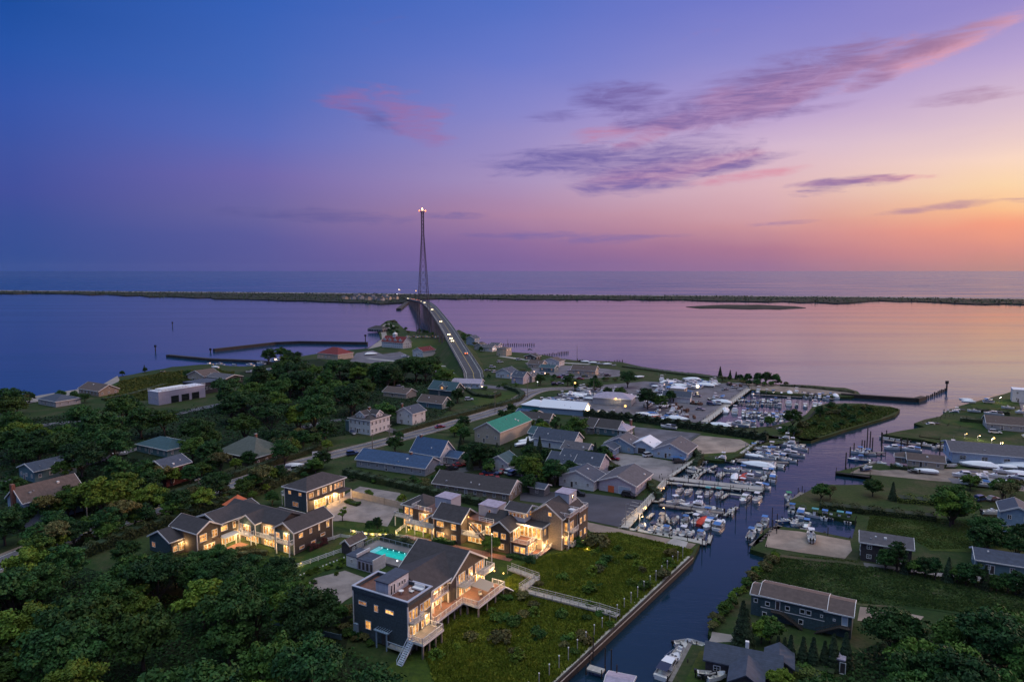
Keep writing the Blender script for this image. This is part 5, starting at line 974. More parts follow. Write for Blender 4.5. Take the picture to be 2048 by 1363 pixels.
# boardwalk over the marsh
def bwalk(label,pts,w=1.5,z=1.1):
    P=[Vector((*ST(s,t_),1.22)) for s,t_ in pts]; c=P[0].copy(); o=thing('boardwalk',label,'boardwalk',tuple(c)); mb=MB(); rb=[]
    for a,b in zip(P,P[1:]):
        a=a-c; b=b-c; d=(b-a); n=max(1,int(d.length/.3)); dn=d.normalized(); nm=Vector((-dn.y,dn.x,0))
        for i in range(n): p=a+d*((i+.5)/n)+Vector((0,0,z)); mb.bar(p-nm*w/2,p+nm*w/2,.26,.06)
        for sg in (-1,1): mb.bar(a+nm*sg*(w/2-.1)+Vector((0,0,z-.15)),b+nm*sg*(w/2-.1)+Vector((0,0,z-.15)),.12,.2); rb.append([tuple(a+nm*sg*w/2),tuple(b+nm*sg*w/2)])
        k=max(1,int(d.length/3.))
        for i in range(k+1):
            p=a+d*(i/k)
            for sg in (-1,1): q=p+nm*sg*w/2; MB().bar((q.x,q.y,-.1),(q.x,q.y,z),.2).build('piling','wood_grey',o)
    mb.build('planks','wood_pale',o)
    for r in rb: railing(o,[(r[0][0],r[0][1],z),(r[1][0],r[1][1],z)],z,.95,m='wood_pale',step=0)
    return o
bwalk('pale railed boardwalk stepping out from the front house',[(99,46),(106.8,44.6),(106.4,38.6)]); bwalk('long railed boardwalk crossing the marsh to the canal',[(106.4,38.),(124,38.4),(128.4,38.)])
# canal bulkhead with walkway and slim posts
b0=Vector((*PST(1120,1363),0)); b1=Vector((*PST(1385,1115),0))
A_=Vector(G(1120,1363,1.2)); B_=Vector(G(1385,1115,1.2)); A2=A_-(B_-A_)*.55; d=(B_-A2); dn=d.normalized(); nm=Vector((-dn.y,dn.x,0)); o=thing('bulkhead','pale capped timber bulkhead lining the canal beside the marsh','bulkhead',tuple(A2))
mb=MB(); mb.bar((0,0,-.6),Vector((d.x,d.y,-.6)),.3,2.6); mb.build('sheet_wall','bulkhead_timber',o); mb=MB(); mb.bar(nm*.75+Vector((0,0,.12)),nm*.75+Vector((d.x,d.y,.12)),2.0,.16); mb.build('cap_walk','wood_pale',o)
n=int(d.length/3.1)
for i in range(n):
    p=A2+d*((i+.5)/n)+nm*1.85; q=thing('dock_post','','post',(p.x,p.y,1.2)); MB().cyl((0,0,0),(0,0,2.6+random.uniform(-.15,.15)),.09,.08,6).build('post','wood_pale',q); MB().cyl((0,0,2.7),(0,0,2.85),.16,.1,6).build('cap','white',q); q['group']='slim posts along the canal bulkhead'; later(q,'slim pale bulkhead post')
landmark(1253,1238,'boardwalk end at the canal')
# white rail fences, wooden fence
def fence(label,pts,h=1.1,m='white',name='rail_fence',rails=3,post=2.2,solid=False):
    P=[Vector((*ST(s,t_),1.25)) for s,t_ in pts]; c=P[0].copy(); o=thing(name,label,'fence',tuple(c))
    mb=MB()
    for a,b in zip(P,P[1:]):
        a=a-c;b=b-c;L_=(b-a).length
        if solid: mb.bar(a+Vector((0,0,h/2)),b+Vector((0,0,h/2)),.08,h)
        else: [mb.bar(a+Vector((0,0,h*(k+1)/(rails+.2))),b+Vector((0,0,h*(k+1)/(rails+.2))),.06,.12) for k in range(rails)]
        n=max(1,round(L_/post)); [MB().bar(a.lerp(b,i/n),a.lerp(b,i/n)+Vector((0,0,h+.1)),.15).build('post',m,o) for i in range(n+1)]
    mb.build('rail' if not solid else 'panel',m,o); return o
f1=fence('white three-rail fence from the small shed across the lawn',[(57.6,35.),(54.4,20.5)])
fence('short white fence below the east wall of the L-shaped house',[(49.6,38.5),(50.5,42),(55.8,43.2)],.9); fence('long low white fence along the courtyard hedge',[(50.3,46),(56.,46.5),(64,50.),(72,51.)],.7,rails=2); fence('white fence rising beside the lit complex',[(61.5,51),(60.5,56)],1.); 
fence('tall tan board fence behind the courtyard',[(30.8,67.5),(44,67.),(62,66.5),(70,67)],2.0,'siding_cream','board_fence',solid=True)
fence('low white-capped fence at the bottom left of the front house',[(70,3),(86,5.5)],1.0,'siding_teal','low_fence',solid=True)
for i,(s,t_) in enumerate([(54.7,24.8),(51.5,45.9),(55.2,46.1),(57.2,46.7),(59.,47.6),(60.3,48.4),(62.2,50.5),(16,47.5),(109.5,66.),(63.4,54.)]):
    x,y=ST(s,t_); o=thing('garden_light','','lamp',(x,y,1.25)); MB().cyl((0,0,0),(0,0,.5),.05).build('stake','grey_metal',o); lamp(o,0,0,.62,16 if i not in (0,) else 26,(1.,.66,.16),r=.14); o['group']='warm garden lights of the estate'; later(o,'small glowing garden light')
# ---------------------------------------------------------------- vegetation
def leafmesh(name, C, N, S, m):
    """leaf-sized faces: centres C, facing N, sizes S"""
    n = len(C); N = N/np.maximum(1e-6, np.linalg.norm(N, axis=1))[:,None]
    A = NR.normal(size=(n,3)); U = np.cross(N, A); U /= np.maximum(1e-6, np.linalg.norm(U, axis=1))[:,None]; V = np.cross(N, U)
    U *= S[:,None]; V *= (S*NR.uniform(.5,.9,n))[:,None]
    v = np.empty((n,4,3)); v[:,0] = C-U-V*.3; v[:,1] = C-U*.1-V; v[:,2] = C+U+V*.2; v[:,3] = C+U*.1+V
    me = bpy.data.meshes.new(name); me.vertices.add(4*n); me.vertices.foreach_set('co', v.reshape(-1).astype(np.float32))
    me.loops.add(4*n); me.loops.foreach_set('vertex_index', np.arange(4*n, dtype=np.int32)); me.polygons.add(n)
    me.polygons.foreach_set('loop_start', np.arange(0,4*n,4,dtype=np.int32)); me.update(calc_edges=True); me.materials.append(MATS[m]); return me
def crown(kind, r, h0, h1, nl, seed):
    g = np.random.default_rng(seed); Cs, Ns, Ss = [], [], []
    nlobe = {'broad':66,'tall':60,'flat':52,'bush':16,'conifer':0,'sparse':16}[kind]
    if kind == 'conifer':
        n = nl; t = g.uniform(0,1,n)**.75; a = g.uniform(0,6.283,n); tier = .75+.35*np.abs(np.sin(t*22)); rr = r*(1-t)*tier*np.sqrt(g.uniform(.35,1.,n))+.1
        C = np.stack([rr*np.cos(a), rr*np.sin(a), h0+(h1-h0)*t], 1); N = np.stack([np.cos(a), np.sin(a), .5+0*a], 1)+g.normal(size=(n,3))*.4
        return C, N, g.uniform(.16,.32,n)
    cz = (h0+h1)/2; hz = (h1-h0)/2
    for i in range(nlobe):
        a = g.uniform(0,6.283); ph = math.acos(g.uniform(-.55,1)); q = g.uniform(.35,.92)
        sx = r*q*math.sin(ph)*math.cos(a); sy = r*q*math.sin(ph)*math.sin(a); sz = cz+hz*q*math.cos(ph)
        if kind == 'flat': sz = h1-(h1-h0)*.3*g.uniform(.3,1.2)
        lr = r*g.uniform(.11,.31)*(1.6 if kind == 'bush' else 1); k = int(nl/nlobe)
        D = g.normal(size=(k,3)); D /= np.linalg.norm(D,axis=1)[:,None]; D[:,2] = np.abs(D[:,2])*.9-.25*(g.uniform(size=k)<.35)
        rad = lr*g.uniform(.3,1.35,k)**.8
        C = np.array([sx,sy,sz])+D*rad[:,None]*np.array([1,1,.75]); Cs.append(C); Ns.append(D+g.normal(size=(k,3))*.6+np.array([0,0,.25])); Ss.append(g.uniform(.16,.34,k)*(.8 if kind=='bush' else 1.0))
    return np.concatenate(Cs), np.concatenate(Ns), np.concatenate(Ss)
TP = {}
def tree_proto(key, kind, m, r, h0, h1, nl, seed, name='tree'):
    t = thing('conifer_tree' if kind == 'conifer' else name, None, 'conifer' if kind == 'conifer' else name.replace('_',' '), (0,0,-500)); C,N,S = crown(kind,r,h0,h1,nl,seed)
    if kind in ('broad','tall','flat'): S = S*.92
    link('crown', leafmesh('crown',C,N,S,m), t)
    mb = MB(); rnd = random.Random(seed)
    if kind != 'bush':
        tw = .035*h1
        mb.cyl((0,0,-.2),(rnd.uniform(-.2,.2),rnd.uniform(-.2,.2),h0+(h1-h0)*.35),tw,tw*.6,6)
        if kind != 'conifer':
            for k in range(6): a = rnd.uniform(0,6.28); mb.cyl((0,0,h0*.6+rnd.uniform(0,1)),(math.cos(a)*r*.62,math.sin(a)*r*.62,h0+(h1-h0)*rnd.uniform(.35,.8)),tw*.45,tw*.12,5)
        else: mb.cyl((0,0,0),(0,0,h1*.97),tw*.8,.03,5)
        mb.build('trunk','bark',t)
    else:
        for k in range(4): a = rnd.uniform(0,6.28); mb.cyl((0,0,-.1),(math.cos(a)*r*.4,math.sin(a)*r*.4,h1*.7),.06,.02,4)
        mb.build('stems','bark',t)
    TP[key] = hide_proto(t); return t
DESC = {}
for i, (k, kind, m, r, h0, h1, nl, d) in enumerate([
 ('bd1','broad','leaf_dark',4.3,1.6,8.6,9500,'round dark green tree'),('bd2','broad','leaf_dark',3.6,1.2,7.4,8000,'round dark green tree'),('bd3','broad','leaf_dark',5.,1.8,9.4,11000,'wide dark green tree'),
 ('bm1','broad','leaf_mid',4.2,1.6,8.2,9500,'round mid green tree'),('bm2','broad','leaf_mid',3.4,1.2,6.8,8000,'round mid green tree'),('bl1','broad','leaf_light',3.8,1.4,7.6,9500,'bright green leafy tree'),
 ('bl2','broad','leaf_light',3.0,1.,6.2,7000,'bright green leafy tree'),('ol1','flat','leaf_olive',4.0,2.,7.4,4500,'flat-topped olive tree'),('ta1','tall','leaf_dark',3.0,1.4,9.4,5200,'tall dark leafy tree'),
 ('co1','conifer','leaf_conifer',1.9,.3,8.2,3600,'pointed dark conifer'),('co2','conifer','leaf_conifer',1.4,.2,6.2,2600,'pointed dark conifer'),('fl1','flat','leaf_dark',4.6,2.2,8.2,5200,'spreading dark tree')]):
    tree_proto(k,kind,m,r,h0,h1,nl,100+i); DESC[k] = d
for i,(k,m,r,h1,d) in enumerate([('bu1','leaf_dark',1.5,2.4,'round dark shrub'),('bu2','leaf_mid',1.2,1.8,'round green shrub'),('bu3','leaf_light',1.3,1.9,'bright green shrub'),('bu4','leaf_olive',1.6,2.2,'olive green shrub')]):
    tree_proto(k,'bush',m,r,.15,h1,1100,300+i,'shrub'); DESC[k] = d
tree_proto('sap','sparse','leaf_light',1.6,1.2,4.6,800,401,'tree'); DESC['sap'] = 'thin young tree'
TR = []; TRPOS = []
RADII = {'bd1':4.3,'bd2':3.6,'bd3':5.,'bm1':4.2,'bm2':3.4,'bl1':3.8,'bl2':3.,'ol1':4,'ta1':3.,'co1':1.9,'co2':1.4,'fl1':4.6,'sap':1.6,'bu1':1.5,'bu2':1.2,'bu3':1.3,'bu4':1.6}
NT_ = [0]
def plant(key, x, y, sc=1., label=None, z=1.15):
    t = dup(TP[key], (x,y,z), random.uniform(0,6.28), sc, label, None); isb = key.startswith('bu')
    if isb: t['group'] = 'shrubs among the houses and shores'
    else: t['group'] = 'trees around the waterside village'
    if sc < .8 and not isb and not key.startswith('co'): t.name = 'small_tree'; t['category'] = 'small tree'
    if not label: later(t, DESC[key] if t.name[:5] != 'small' else DESC[key].replace('wide ','').replace('tall ','').replace('round ','').replace(' tree',' small tree'))
    TRPOS.append((x,y,RADII[key]*sc)); NT_[0 if True else 0] += 1; return t
def tpx(key, px, py, sc=1., label=None): x,y,_ = G(px,py,1.2); return plant(key,x,y,sc,label)
# individually placed trees (photo base point)
for k,px,py,sc in [
 ('bl1',205,1040,1.6),('bl1',255,1020,1.45),('bl1',300,1035,1.2),('bd1',440,990,.9),('bd1',230,930,1.5),('bd3',130,935,1.4),('bd3',60,940,1.2),('bm1',330,870,1.4),('bd3',400,900,1.4),('bd1',570,930,1.1),('bd2',290,975,1.2),('bd1',10,1090,1.1),('bm1',150,1030,1.1),('bd1',115,1085,1.0),('bm2',180,1075,.9),('bd2',300,1010,1.1),('bd2',28,1000,1.),('bd1',330,1030,.9),('bm1',130,960,.9),('bd1',420,935,1.15),('bm1',385,925,1.2),
 ('bm1',415,905,1.25),('bd1',560,912,1.15),('bd3',545,905,1.),('ol1',450,1000,.6),('bd2',590,890,.8),('bl2',655,902,.75),('ol1',640,885,.9),('ol1',600,885,.8),('bd2',800,880,.5),('bd1',790,905,.75),
 ('bl1',1065,965,1.1),('bm1',1040,950,.9),('bd1',1110,970,1.0),('bd2',1060,985,.8),('bd1',960,935,1.05),('bd2',985,930,.9),('bm1',1000,925,.7),('bm1',1155,875,1.15),('bm2',1135,880,1.),('bd2',1205,925,.85),('co1',1190,925,.9),('bd2',1140,950,.7),('bd2',1090,925,.7),('co1',1120,965,.7),
 ('bm2',1020,845,.95),('bd2',1070,840,.7),('bd1',915,805,.9),('bd2',900,820,.7),('bd1',1080,770,.8),('bd1',1190,785,1.),('bd3',1255,775,1.1),('bm1',1240,800,.9),('bd1',1295,818,1.25),('bm1',1320,820,1.),('bd2',1340,805,.9),('bd2',1150,780,.8),('bd2',1215,795,.8),('bd1',1135,772,.75),
 ('co1',1440,755,.9),('co2',1460,757,.9),('co2',1472,758,.8),('bd2',1495,765,.8),('bd2',1515,766,.9),('bd1',1532,768,.9),('bd2',1552,769,.9),('bd2',1480,762,.6),
 ('bd1',1585,856,1.0),('bm2',1540,852,.7),('ta1',1640,838,.7),('bd2',1905,1048,1.0),('bm1',1905,1048,1.35),('bl1',1900,1052,1.2),('bd1',1975,1100,1.0),('bd1',1965,1108,.9),('bd2',2045,1100,.9),('bd2',2030,1118,.8),
 ('bm2',1642,1000,.8),('bm2',1745,992,.85),('co2',1785,1000,.9),('ol1',1660,998,.55),('bm2',2005,1000,1.05),('ol1',2010,1015,1.),('bm2',1940,980,.8),('ol1',2030,990,.7),
 ('co1',1484,1290,1.05),('co1',1492,1294,.9),('bm2',1540,1285,.75),('bl2',1522,1285,.7),('co2',1555,1325,.8),('co2',1580,1330,.9),('co2',1605,1330,.85),('co2',1625,1335,.9),('co2',1648,1335,.8),('co2',1568,1328,.8),('co1',1690,1335,.8),('co1',1665,1338,.8),
 ('bl2',1560,1385,.7),('bl2',1500,1395,.6),('bl2',1860,1380,.8),('co2',975,860,.5),('bd2',545,1010,.6),('bl2',450,1005,.45),
 ('bu4',690,1235,1.2),('bm2',675,1245,.62),('bd2',640,1255,.5),('bu1',1155,1095,1.1),('bu4',1195,1100,1.9),('bu2',1170,1098,1.1),('bu1',1060,1130,1.),
 ('sap',685,1042,.95),('bl2',982,1108,.78),('bu3',738,995,1.2),('bu3',805,1005,1.3),('bd2',755,1058,.45),('bd2',740,1062,.4),('bl2',505,1000,.5),('bl2',530,985,.5),
 ('bd2',60,805,.8),('ol1',20,812,1.),('ol1',45,815,.9),('bd2',122,800,.75),('bd1',375,757,.7),('bd2',290,745,.5),('co2',289,742,.7),('bd2',245,752,.5),('bd2',150,800,.7),('bd1',170,805,.6)]:
    tpx(k,px,py,sc)
for i in range(30):      # tangled trees between the road and the estate
    u = i/29; tpx(['bm2','bd2','ol1','bl2','bd2','bu4','bu1'][i%7], 70+575*u+random.uniform(-9,9), 1122-180*u+random.uniform(-5,7), random.uniform(.6,.9) if u > .85 else random.uniform(.85,1.2))
for i in range(28):      # and on its far side
    u = i/27; tpx(['bd2','bm2','bd1','ol1','bl2'][i%5], 30+620*u+random.uniform(-9,9), 1062-176*u+random.uniform(-6,5), random.uniform(.75,1.1))
# row of roadside trees on the right
for i in range(15): tpx(['bd2','ta1','co1','bm2'][i%4], 1772+i*20+random.uniform(-5,5), 1140+i*3.9, random.uniform(.55,.8))
def inpoly(x, y, P):
    c = False; j = len(P)-1
    for i in range(len(P)):
        if (P[i][1] > y) != (P[j][1] > y) and x < (P[j][0]-P[i][0])*(y-P[i][1])/(P[j][1]-P[i][1])+P[i][0]: c = not c
        j = i
    return c
KEEP = [(690,1130,1000,1330),(718,908,880,950),(815,875,900,920),(930,832,1050,885),(672,820,778,872),(795,806,852,848),(852,792,900,818),(868,768,915,792),(905,752,980,778),(308,912,386,975),(5,985,95,1050),(285,762,412,812),(437,868,548,925),
 (268,885,350,910),(40,925,100,965),(1145,925,1210,985),(1210,935,1305,990),(1090,868,1165,900),(1235,872,1395,922),(1185,835,1275,875),(555,940,690,1030),(285,1000,665,1100),(444,990,505,1022),(380,742,470,762),
 (1500,1160,1720,1285),(1727,1065,1823,1125),(1427,1290,1577,1363),(636,693,700,720),(755,660,870,714),(1668,1322,1692,1348),(1045,795,1200,832),(990,905,1032,940),(60,785,205,815),(1062,965,1098,990),(640,1000,800,1050),(640,915,740,940),(765,778,815,794)]
ROADP = [Vector(G(x,y)) for x,y in MAIN]
def near_road(x, y, dmin):
    p = Vector((x,y,0))
    for a, b in zip(ROADP, ROADP[1:]):
        a2 = Vector((a.x,a.y,0)); d = Vector((b.x-a.x,b.y-a.y,0)); t = max(0,min(1,(p-a2).dot(d)/d.dot(d)))
        if (p-a2-d*t).length < dmin: return True
    return False
def scatter(P, keys, gap, srange, n, ignore=False, seed=1, roadd=7.5):
    rnd = random.Random(seed); xs = [p[0] for p in P]; ys = [p[1] for p in P]; W_ = [G(x,y)[:2] for x,y in P]; wx = [p[0] for p in W_]; wy = [p[1] for p in W_]; got = 0; tries = 0
    while got < n and tries < n*60:
        tries += 1; x = rnd.uniform(min(wx),max(wx)); y = rnd.uniform(min(wy),max(wy))
        if not inpoly(x,y,W_): continue
        k = rnd.choice(keys); sc = rnd.uniform(*srange); r = RADII[k]*sc
        if any((x-a)**2+(y-b)**2 < (gap*(r+c)/2)**2 for a,b,c in TRPOS): continue
        if any((x-a)**2+(y-b)**2 < (c+r*.5)**2 for a,b,c in HOUSES): continue
        if near_road(x,y,roadd): continue
        px, py = PJ(x,y,1.2); tx, ty = PJ(x,y,1.2+8*sc); f = FOC/math.hypot(y,H)
        if not ignore and any(px+r*f*.8 > q[0] and px-r*f*.8 < q[2] and ty < q[3]-2 and py-2 > q[3] for q in KEEP): continue
        if not ignore and any(q[0] < px < q[2] and q[1] < (py+ty)/2 < q[3] for q in KEEP): continue
        plant(k,x,y,sc); got += 1
    return got
DK = ['bd1','bd2','bd3','bm1','bm2','fl1','ta1','bd1','bl1']
n0 = scatter([(-60,1115),(110,1112),(240,1160),(420,1215),(600,1268),(760,1320),(900,1363),(950,1450),(600,1640),(-200,1640),(-200,1250)], DK+['bl2','bl1'], .74, (1.0,1.4), 64, seed=3)
n1 = scatter([(235,1120),(330,1100),(430,1118),(500,1150),(560,1175),(590,1195),(600,1235),(500,1235),(380,1200),(280,1160)], ['bd1','bd2','bm1','bd2','bd3'], .66, (.75,1.0), 24, seed=4)
n2 = scatter([(0,830),(120,815),(290,815),(420,815),(520,780),(700,745),(760,760),(900,760),(930,800),(880,840),(700,880),(560,905),(420,965),(200,1035),(0,1090)], DK, .76, (1.3,1.85), 66, seed=5)
n3 = scatter([(480,745),(560,715),(640,715),(700,740),(900,745),(900,765),(480,790)], ['bd1','bd2','bm1','fl1'], 0.8, (1.1,1.5), 18, seed=6)
n4 = scatter([(1720,1352),(1790,1318),(1900,1296),(2120,1300),(2200,1560),(1500,1560),(1580,1420),(1700,1375)], ['bd1','bd2','bm1','bd3','bm2'], .76, (1.0,1.3), 24, seed=7)
n6 = scatter([(930,830),(1060,815),(1180,850),(1240,890),(1210,985),(1100,990),(960,1000),(880,960),(880,900)], ['bd2','bm2','co1','bd1','bl2'], .74, (.5,.78), 46, seed=31)
n5 = scatter([(900,900),(1050,880),(1230,915),(1200,930),(1120,975),(1000,975),(900,950)], ['bd2','bm2','co1','bd1'], .95, (.5,.8), 12, seed=8)
open('/tmp/trees.txt','w').write(str((n0,n1,n2,n3,n4,n5,len(TRPOS)))) if False else None
print('TREES', n0,n1,n2,n3,n4,n5,len(TRPOS))
TN = len(TRPOS)
BK = ['bu1','bu2','bu4','bu1']
scatter([(1560,868),(1620,878),(1690,856),(1750,836),(1740,815),(1662,812),(1630,820),(1600,845)], BK, .75, (.9,1.5), 42, True, 11)
scatter([(920,660),(950,680),(1000,704),(1010,712),(960,706),(925,680)], BK, .9, (1.3,2.2), 14, True, 12)
scatter([(765,650),(790,642),(810,660),(900,668),(895,672),(800,672),(770,672)], BK, .9, (1.3,2.2), 20, True, 13)
scatter([(1420,1262),(1424,1240),(1450,1214),(1480,1180),(1520,1135),(1552,1112),(1560,1118),(1500,1170),(1460,1215),(1430,1258)], ['bu4','bu2','bu3'], .8, (.6,1.0), 34, True, 14)
scatter([(900,1240),(1100,1150),(1200,1090),(1370,1110),(1300,1200),(1130,1340),(900,1340),(850,1300)], ['bu3','bu2','bu3','bu2','bu4'], .85, (.6,1.3), 58, True, 15)
scatter([(1440,752),(1500,762),(1570,768),(1600,772),(1500,772),(1440,762)], BK, .9, (1.,1.6), 14, True, 16)
scatter([(940,760),(1050,745),(1240,760),(1240,790),(1050,770),(960,790)], BK, 1.1, (.9,1.5), 22, True, 17)
scatter([(590,1160),(690,1120),(700,1140),(610,1180),(570,1230),(520,1200)], ['bu3','bu2'], .9, (.4,.7), 14, True, 18)
scatter([(700,1240),(800,1290),(790,1310),(700,1290),(620,1250)], ['bu2','bu1','bu4'], .8, (.45,.8), 16, True, 19)
scatter([(700,945),(740,935),(900,965),(860,985),(700,960)], ['bu1','bu2','bu4'], .85, (.7,1.1), 14, True, 20)
# hedges: clipped or loose rows, each a thing of its own
def hedge(label, pts, w=1.6, h=2.0, m='leaf_hedge', per=55, z=1.2, st=False, size=(.14,.28), px=True):
    P = [Vector(G(x,y,z)) if px else Vector((x,y,z)) for x,y in (pts if not st else [])] if not st else [Vector((*ST(a,b),z)) for a,b in pts]
    c = P[0].copy(); t = thing('hedge', label, 'hedge', tuple(c)); Cs=[];Ns=[]; core = MB()
    for a, b in zip(P, P[1:]):
        d = b-a; L_ = d.length; dn = d.normalized(); nm = np.array([-dn.y,dn.x,0]); n = int(L_*per)
        u = NR.uniform(0,L_,n); s = NR.uniform(-1,1,n); hh = NR.uniform(0,1,n); wob = .82+.25*np.sin(u*1.3+c.x)*NR.uniform(.5,1,n)
        side = NR.uniform(size=n) < .5
        vy = np.where(side, np.sign(s)*NR.uniform(.75,1.05,n), s)*w/2; vz = np.where(side, hh, NR.uniform(.85,1.1,n))*h*wob
        base = np.array([a.x-c.x,a.y-c.y,0])[None]+np.array([dn.x,dn.y,0])[None]*u[:,None]+nm[None]*vy[:,None]; base[:,2] = vz
        N = nm[None]*np.where(side,np.sign(s),0)[:,None]+np.array([0,0,1.])[None]*np.where(side,.3,1)[:,None]+NR.normal(size=(n,3))*.4; Cs.append(base); Ns.append(N)
        core.bar((a.x-c.x,a.y-c.y,h*.38),(b.x-c.x,b.y-c.y,h*.38),w*.7,h*.76)
    C = np.concatenate(Cs); link('foliage', leafmesh('foliage',C,np.concatenate(Ns),NR.uniform(size[0],size[1],len(C))*(1 if h<3 else 1.3),m), t); core.build('twigs','leaf_conifer',t); return t
hedge('long tall dark hedge between the boatyard and the gravel lots', [(1168,832),(1240,838),(1400,860),(1535,882)], 3.0, 3.4, 'leaf_conifer', 60, size=(.25,.5)); landmark(1350,862,'long tall hedge')
hedge('dark hedge behind the tan fence along the north boundary',[(690,948),(760,965),(880,992),(1000,1018),(1040,1024)],3.2,2.4,per=90)
hedge('thick dark hedge along the road west of the estate',[(150,1120),(300,1060),(420,1022),(520,985),(600,950),(640,935)],3.2,3.0,per=90)
hedge('dark bushy hedge across the road from the estate',[(180,1022),(330,1000),(450,960),(560,925),(640,898)],3.2,2.6,per=60)
hedge('hedge curving round the lawn at the bridge road bend',[(1010,776),(1036,784),(1046,792),(1036,802),(1000,812),(950,822)],3,2.4,'leaf_hedge',45)
hedge('hedge along the north side of the main road',[(790,870),(850,852),(900,838),(960,822),(990,812)],3,2.4,per=45)
hedge('clipped hedge on the lawn left of the road bend',[(930,778),(950,792),(985,796),(1000,790)],2.4,2.,per=45)
hedge('dark hedge below the light blue garages',[(1195,935),(1240,942),(1290,960),(1308,985),(1318,995)],2.2,2.,per=80)
hedge('hedge beside the broad grey-roofed garage',[(1385,905),(1402,920),(1390,932)],2.4,2.4,per=90)
hedge('long hedge between the lawns on the right bank',[(1640,1015),(1760,1028),(1870,1040)],4.0,2.0,'leaf_hedge',90); hedge('clipped hedge right of the big round tree',[(1950,1042),(2080,1058)],2.4,1.8,per=90)
hedge('tall reeds hedge above the big lawn on the right bank',[(1790,1000),(1880,1008),(1900,1015)],5,1.8,'reed_blade',90)
hedge('hedge in front of the brown-roofed bungalow',[(1780,935),(1860,946)],1.6,1.4,per=60); hedge('dark hedge behind the upper right lawn',[(1920,842),(1990,848),(2010,860)],3,2.2,per=40); hedge('hedge along the upper right shore lawn',[(1950,822),(2020,830)],2.5,2,per=40)
hedge('long low marsh hedge left of the modern house',[(205,800),(260,790),(330,770)],3,1.4,'leaf_olive',30); hedge('reedy fringe along the point marsh',[(1250,733),(1330,744),(1430,756)],8,1.2,'leaf_olive',40)
hedge('reed fringe behind the north basin dock',[(1560,771),(1620,775),(1710,785)],4,1.,'leaf_olive',40)
hedge('hedge between the courtyard and the lamps',[(50.4,46.8),(55,48),(58.5,49.5)],1.8,1.4,st=True,pts=None) if False else None
hedge('low hedge above the row of globe lights',[(54.6,47.2),(57.,48.1),(60.,49.6)],1.6,1.3,'leaf_mid',160,st=True); hedge('long clipped hedge above the pool',[(61,46.2),(70,46.6),(82,46.2)],2.0,1.8,'leaf_hedge',150,st=True)
hedge('low dark planting below the lit windows',[(73,51.8),(79,53)],1.6,1.2,'leaf_dark',140,st=True); hedge('grassy hedge in front of the L-shaped house',[(36.8,20.5),(42.5,25.5)],1.8,1.3,'leaf_olive',150,st=True); hedge('planting strip by the lit patio',[(34.8,22.5),(36,27)],1.5,.9,'leaf_olive',140,st=True)
hedge('shrub strip beside the pool huts',[(74,30),(79,33)],1.6,1.2,'leaf_mid',140,st=True); hedge('burgundy bushes against the east wall of the L-shaped house',[(50,31.5),(50.1,37.5)],1.2,1.5,'leaf_burgundy',120,st=True)
hedge('hedge beside the garage house drive',[(33,63),(38,62.5)],2,1.,'leaf_mid',120,st=True); hedge('dark rocks and shrubs under the centre decks',[(94,53.4),(99,54),(101.5,57)],1.6,.8,'leaf_dark',120,st=True)
hedge('hedge by the road north of the teal house',[(1560,1330),(1650,1345),(1668,1350)],3,1.2,'leaf_mid',110); hedge('reeds right of the dark cottage',[(1585,1345),(1640,1362)],2.5,1.4,'reed_blade',120)
# marsh grass blades: nobody could count them
def blades(name, P, n, h, m, wid=.07, seed=1, z=1.2):
    W_ = [G(x,y)[:2] for x,y in P]; a = np.array(W_); g = np.random.default_rng(seed); pts = []; lo = a.min(0); hi = a.max(0)
    q = g.uniform(lo,hi,size=(n*3,2)); keep = [i for i in range(len(q)) if inpoly(q[i][0],q[i][1],W_) and not any(abs(q[i][0]-hx)+abs(q[i][1]-hy) < hr*.7 for hx,hy,hr in HOUSES)][:n]; q = q[keep]; n = len(q)
    cl = .5+.5*np.sin(q[:,0]*.31+np.sin(q[:,1]*.23)*2)*np.cos(q[:,1]*.27+np.sin(q[:,0]*.17)*2); hh = h*(.45+.75*cl)*g.uniform(.7,1.2,n)
    an = g.uniform(0,6.283,n); ux = np.cos(an)*wid*3; uy = np.sin(an)*wid*3; le = g.normal(size=(n,2))*.22*h
    v = np.empty((n,4,3)); v[:,0,0]=q[:,0]-ux; v[:,0,1]=q[:,1]-uy; v[:,0,2]=z; v[:,1,0]=q[:,0]+ux; v[:,1,1]=q[:,1]+uy; v[:,1,2]=z
    v[:,2,0]=q[:,0]+ux*.6+le[:,0]; v[:,2,1]=q[:,1]+uy*.6+le[:,1]; v[:,2,2]=z+hh; v[:,3,0]=q[:,0]-ux*.4+le[:,0]; v[:,3,1]=q[:,1]-uy*.4+le[:,1]; v[:,3,2]=z+hh*.9
    me = bpy.data.meshes.new(name); me.vertices.add(4*n); me.vertices.foreach_set('co', v.reshape(-1).astype(np.float32)); me.loops.add(4*n); me.loops.foreach_set('vertex_index', np.arange(4*n,dtype=np.int32)); me.polygons.add(n); me.polygons.foreach_set('loop_start', np.arange(0,4*n,4,dtype=np.int32)); me.update(calc_edges=True); me.materials.append(MATS[m])
    return tag(link(name,me), None, 'grass', kind='stuff')
MARSH = [(870,1363),(850,1310),(885,1230),(960,1210),(1010,1165),(1060,1120),(1130,1110),(1185,1070),(1240,1066),(1300,1082),(1385,1102),(1370,1118),(1115,1355),(1030,1440),(850,1440)]
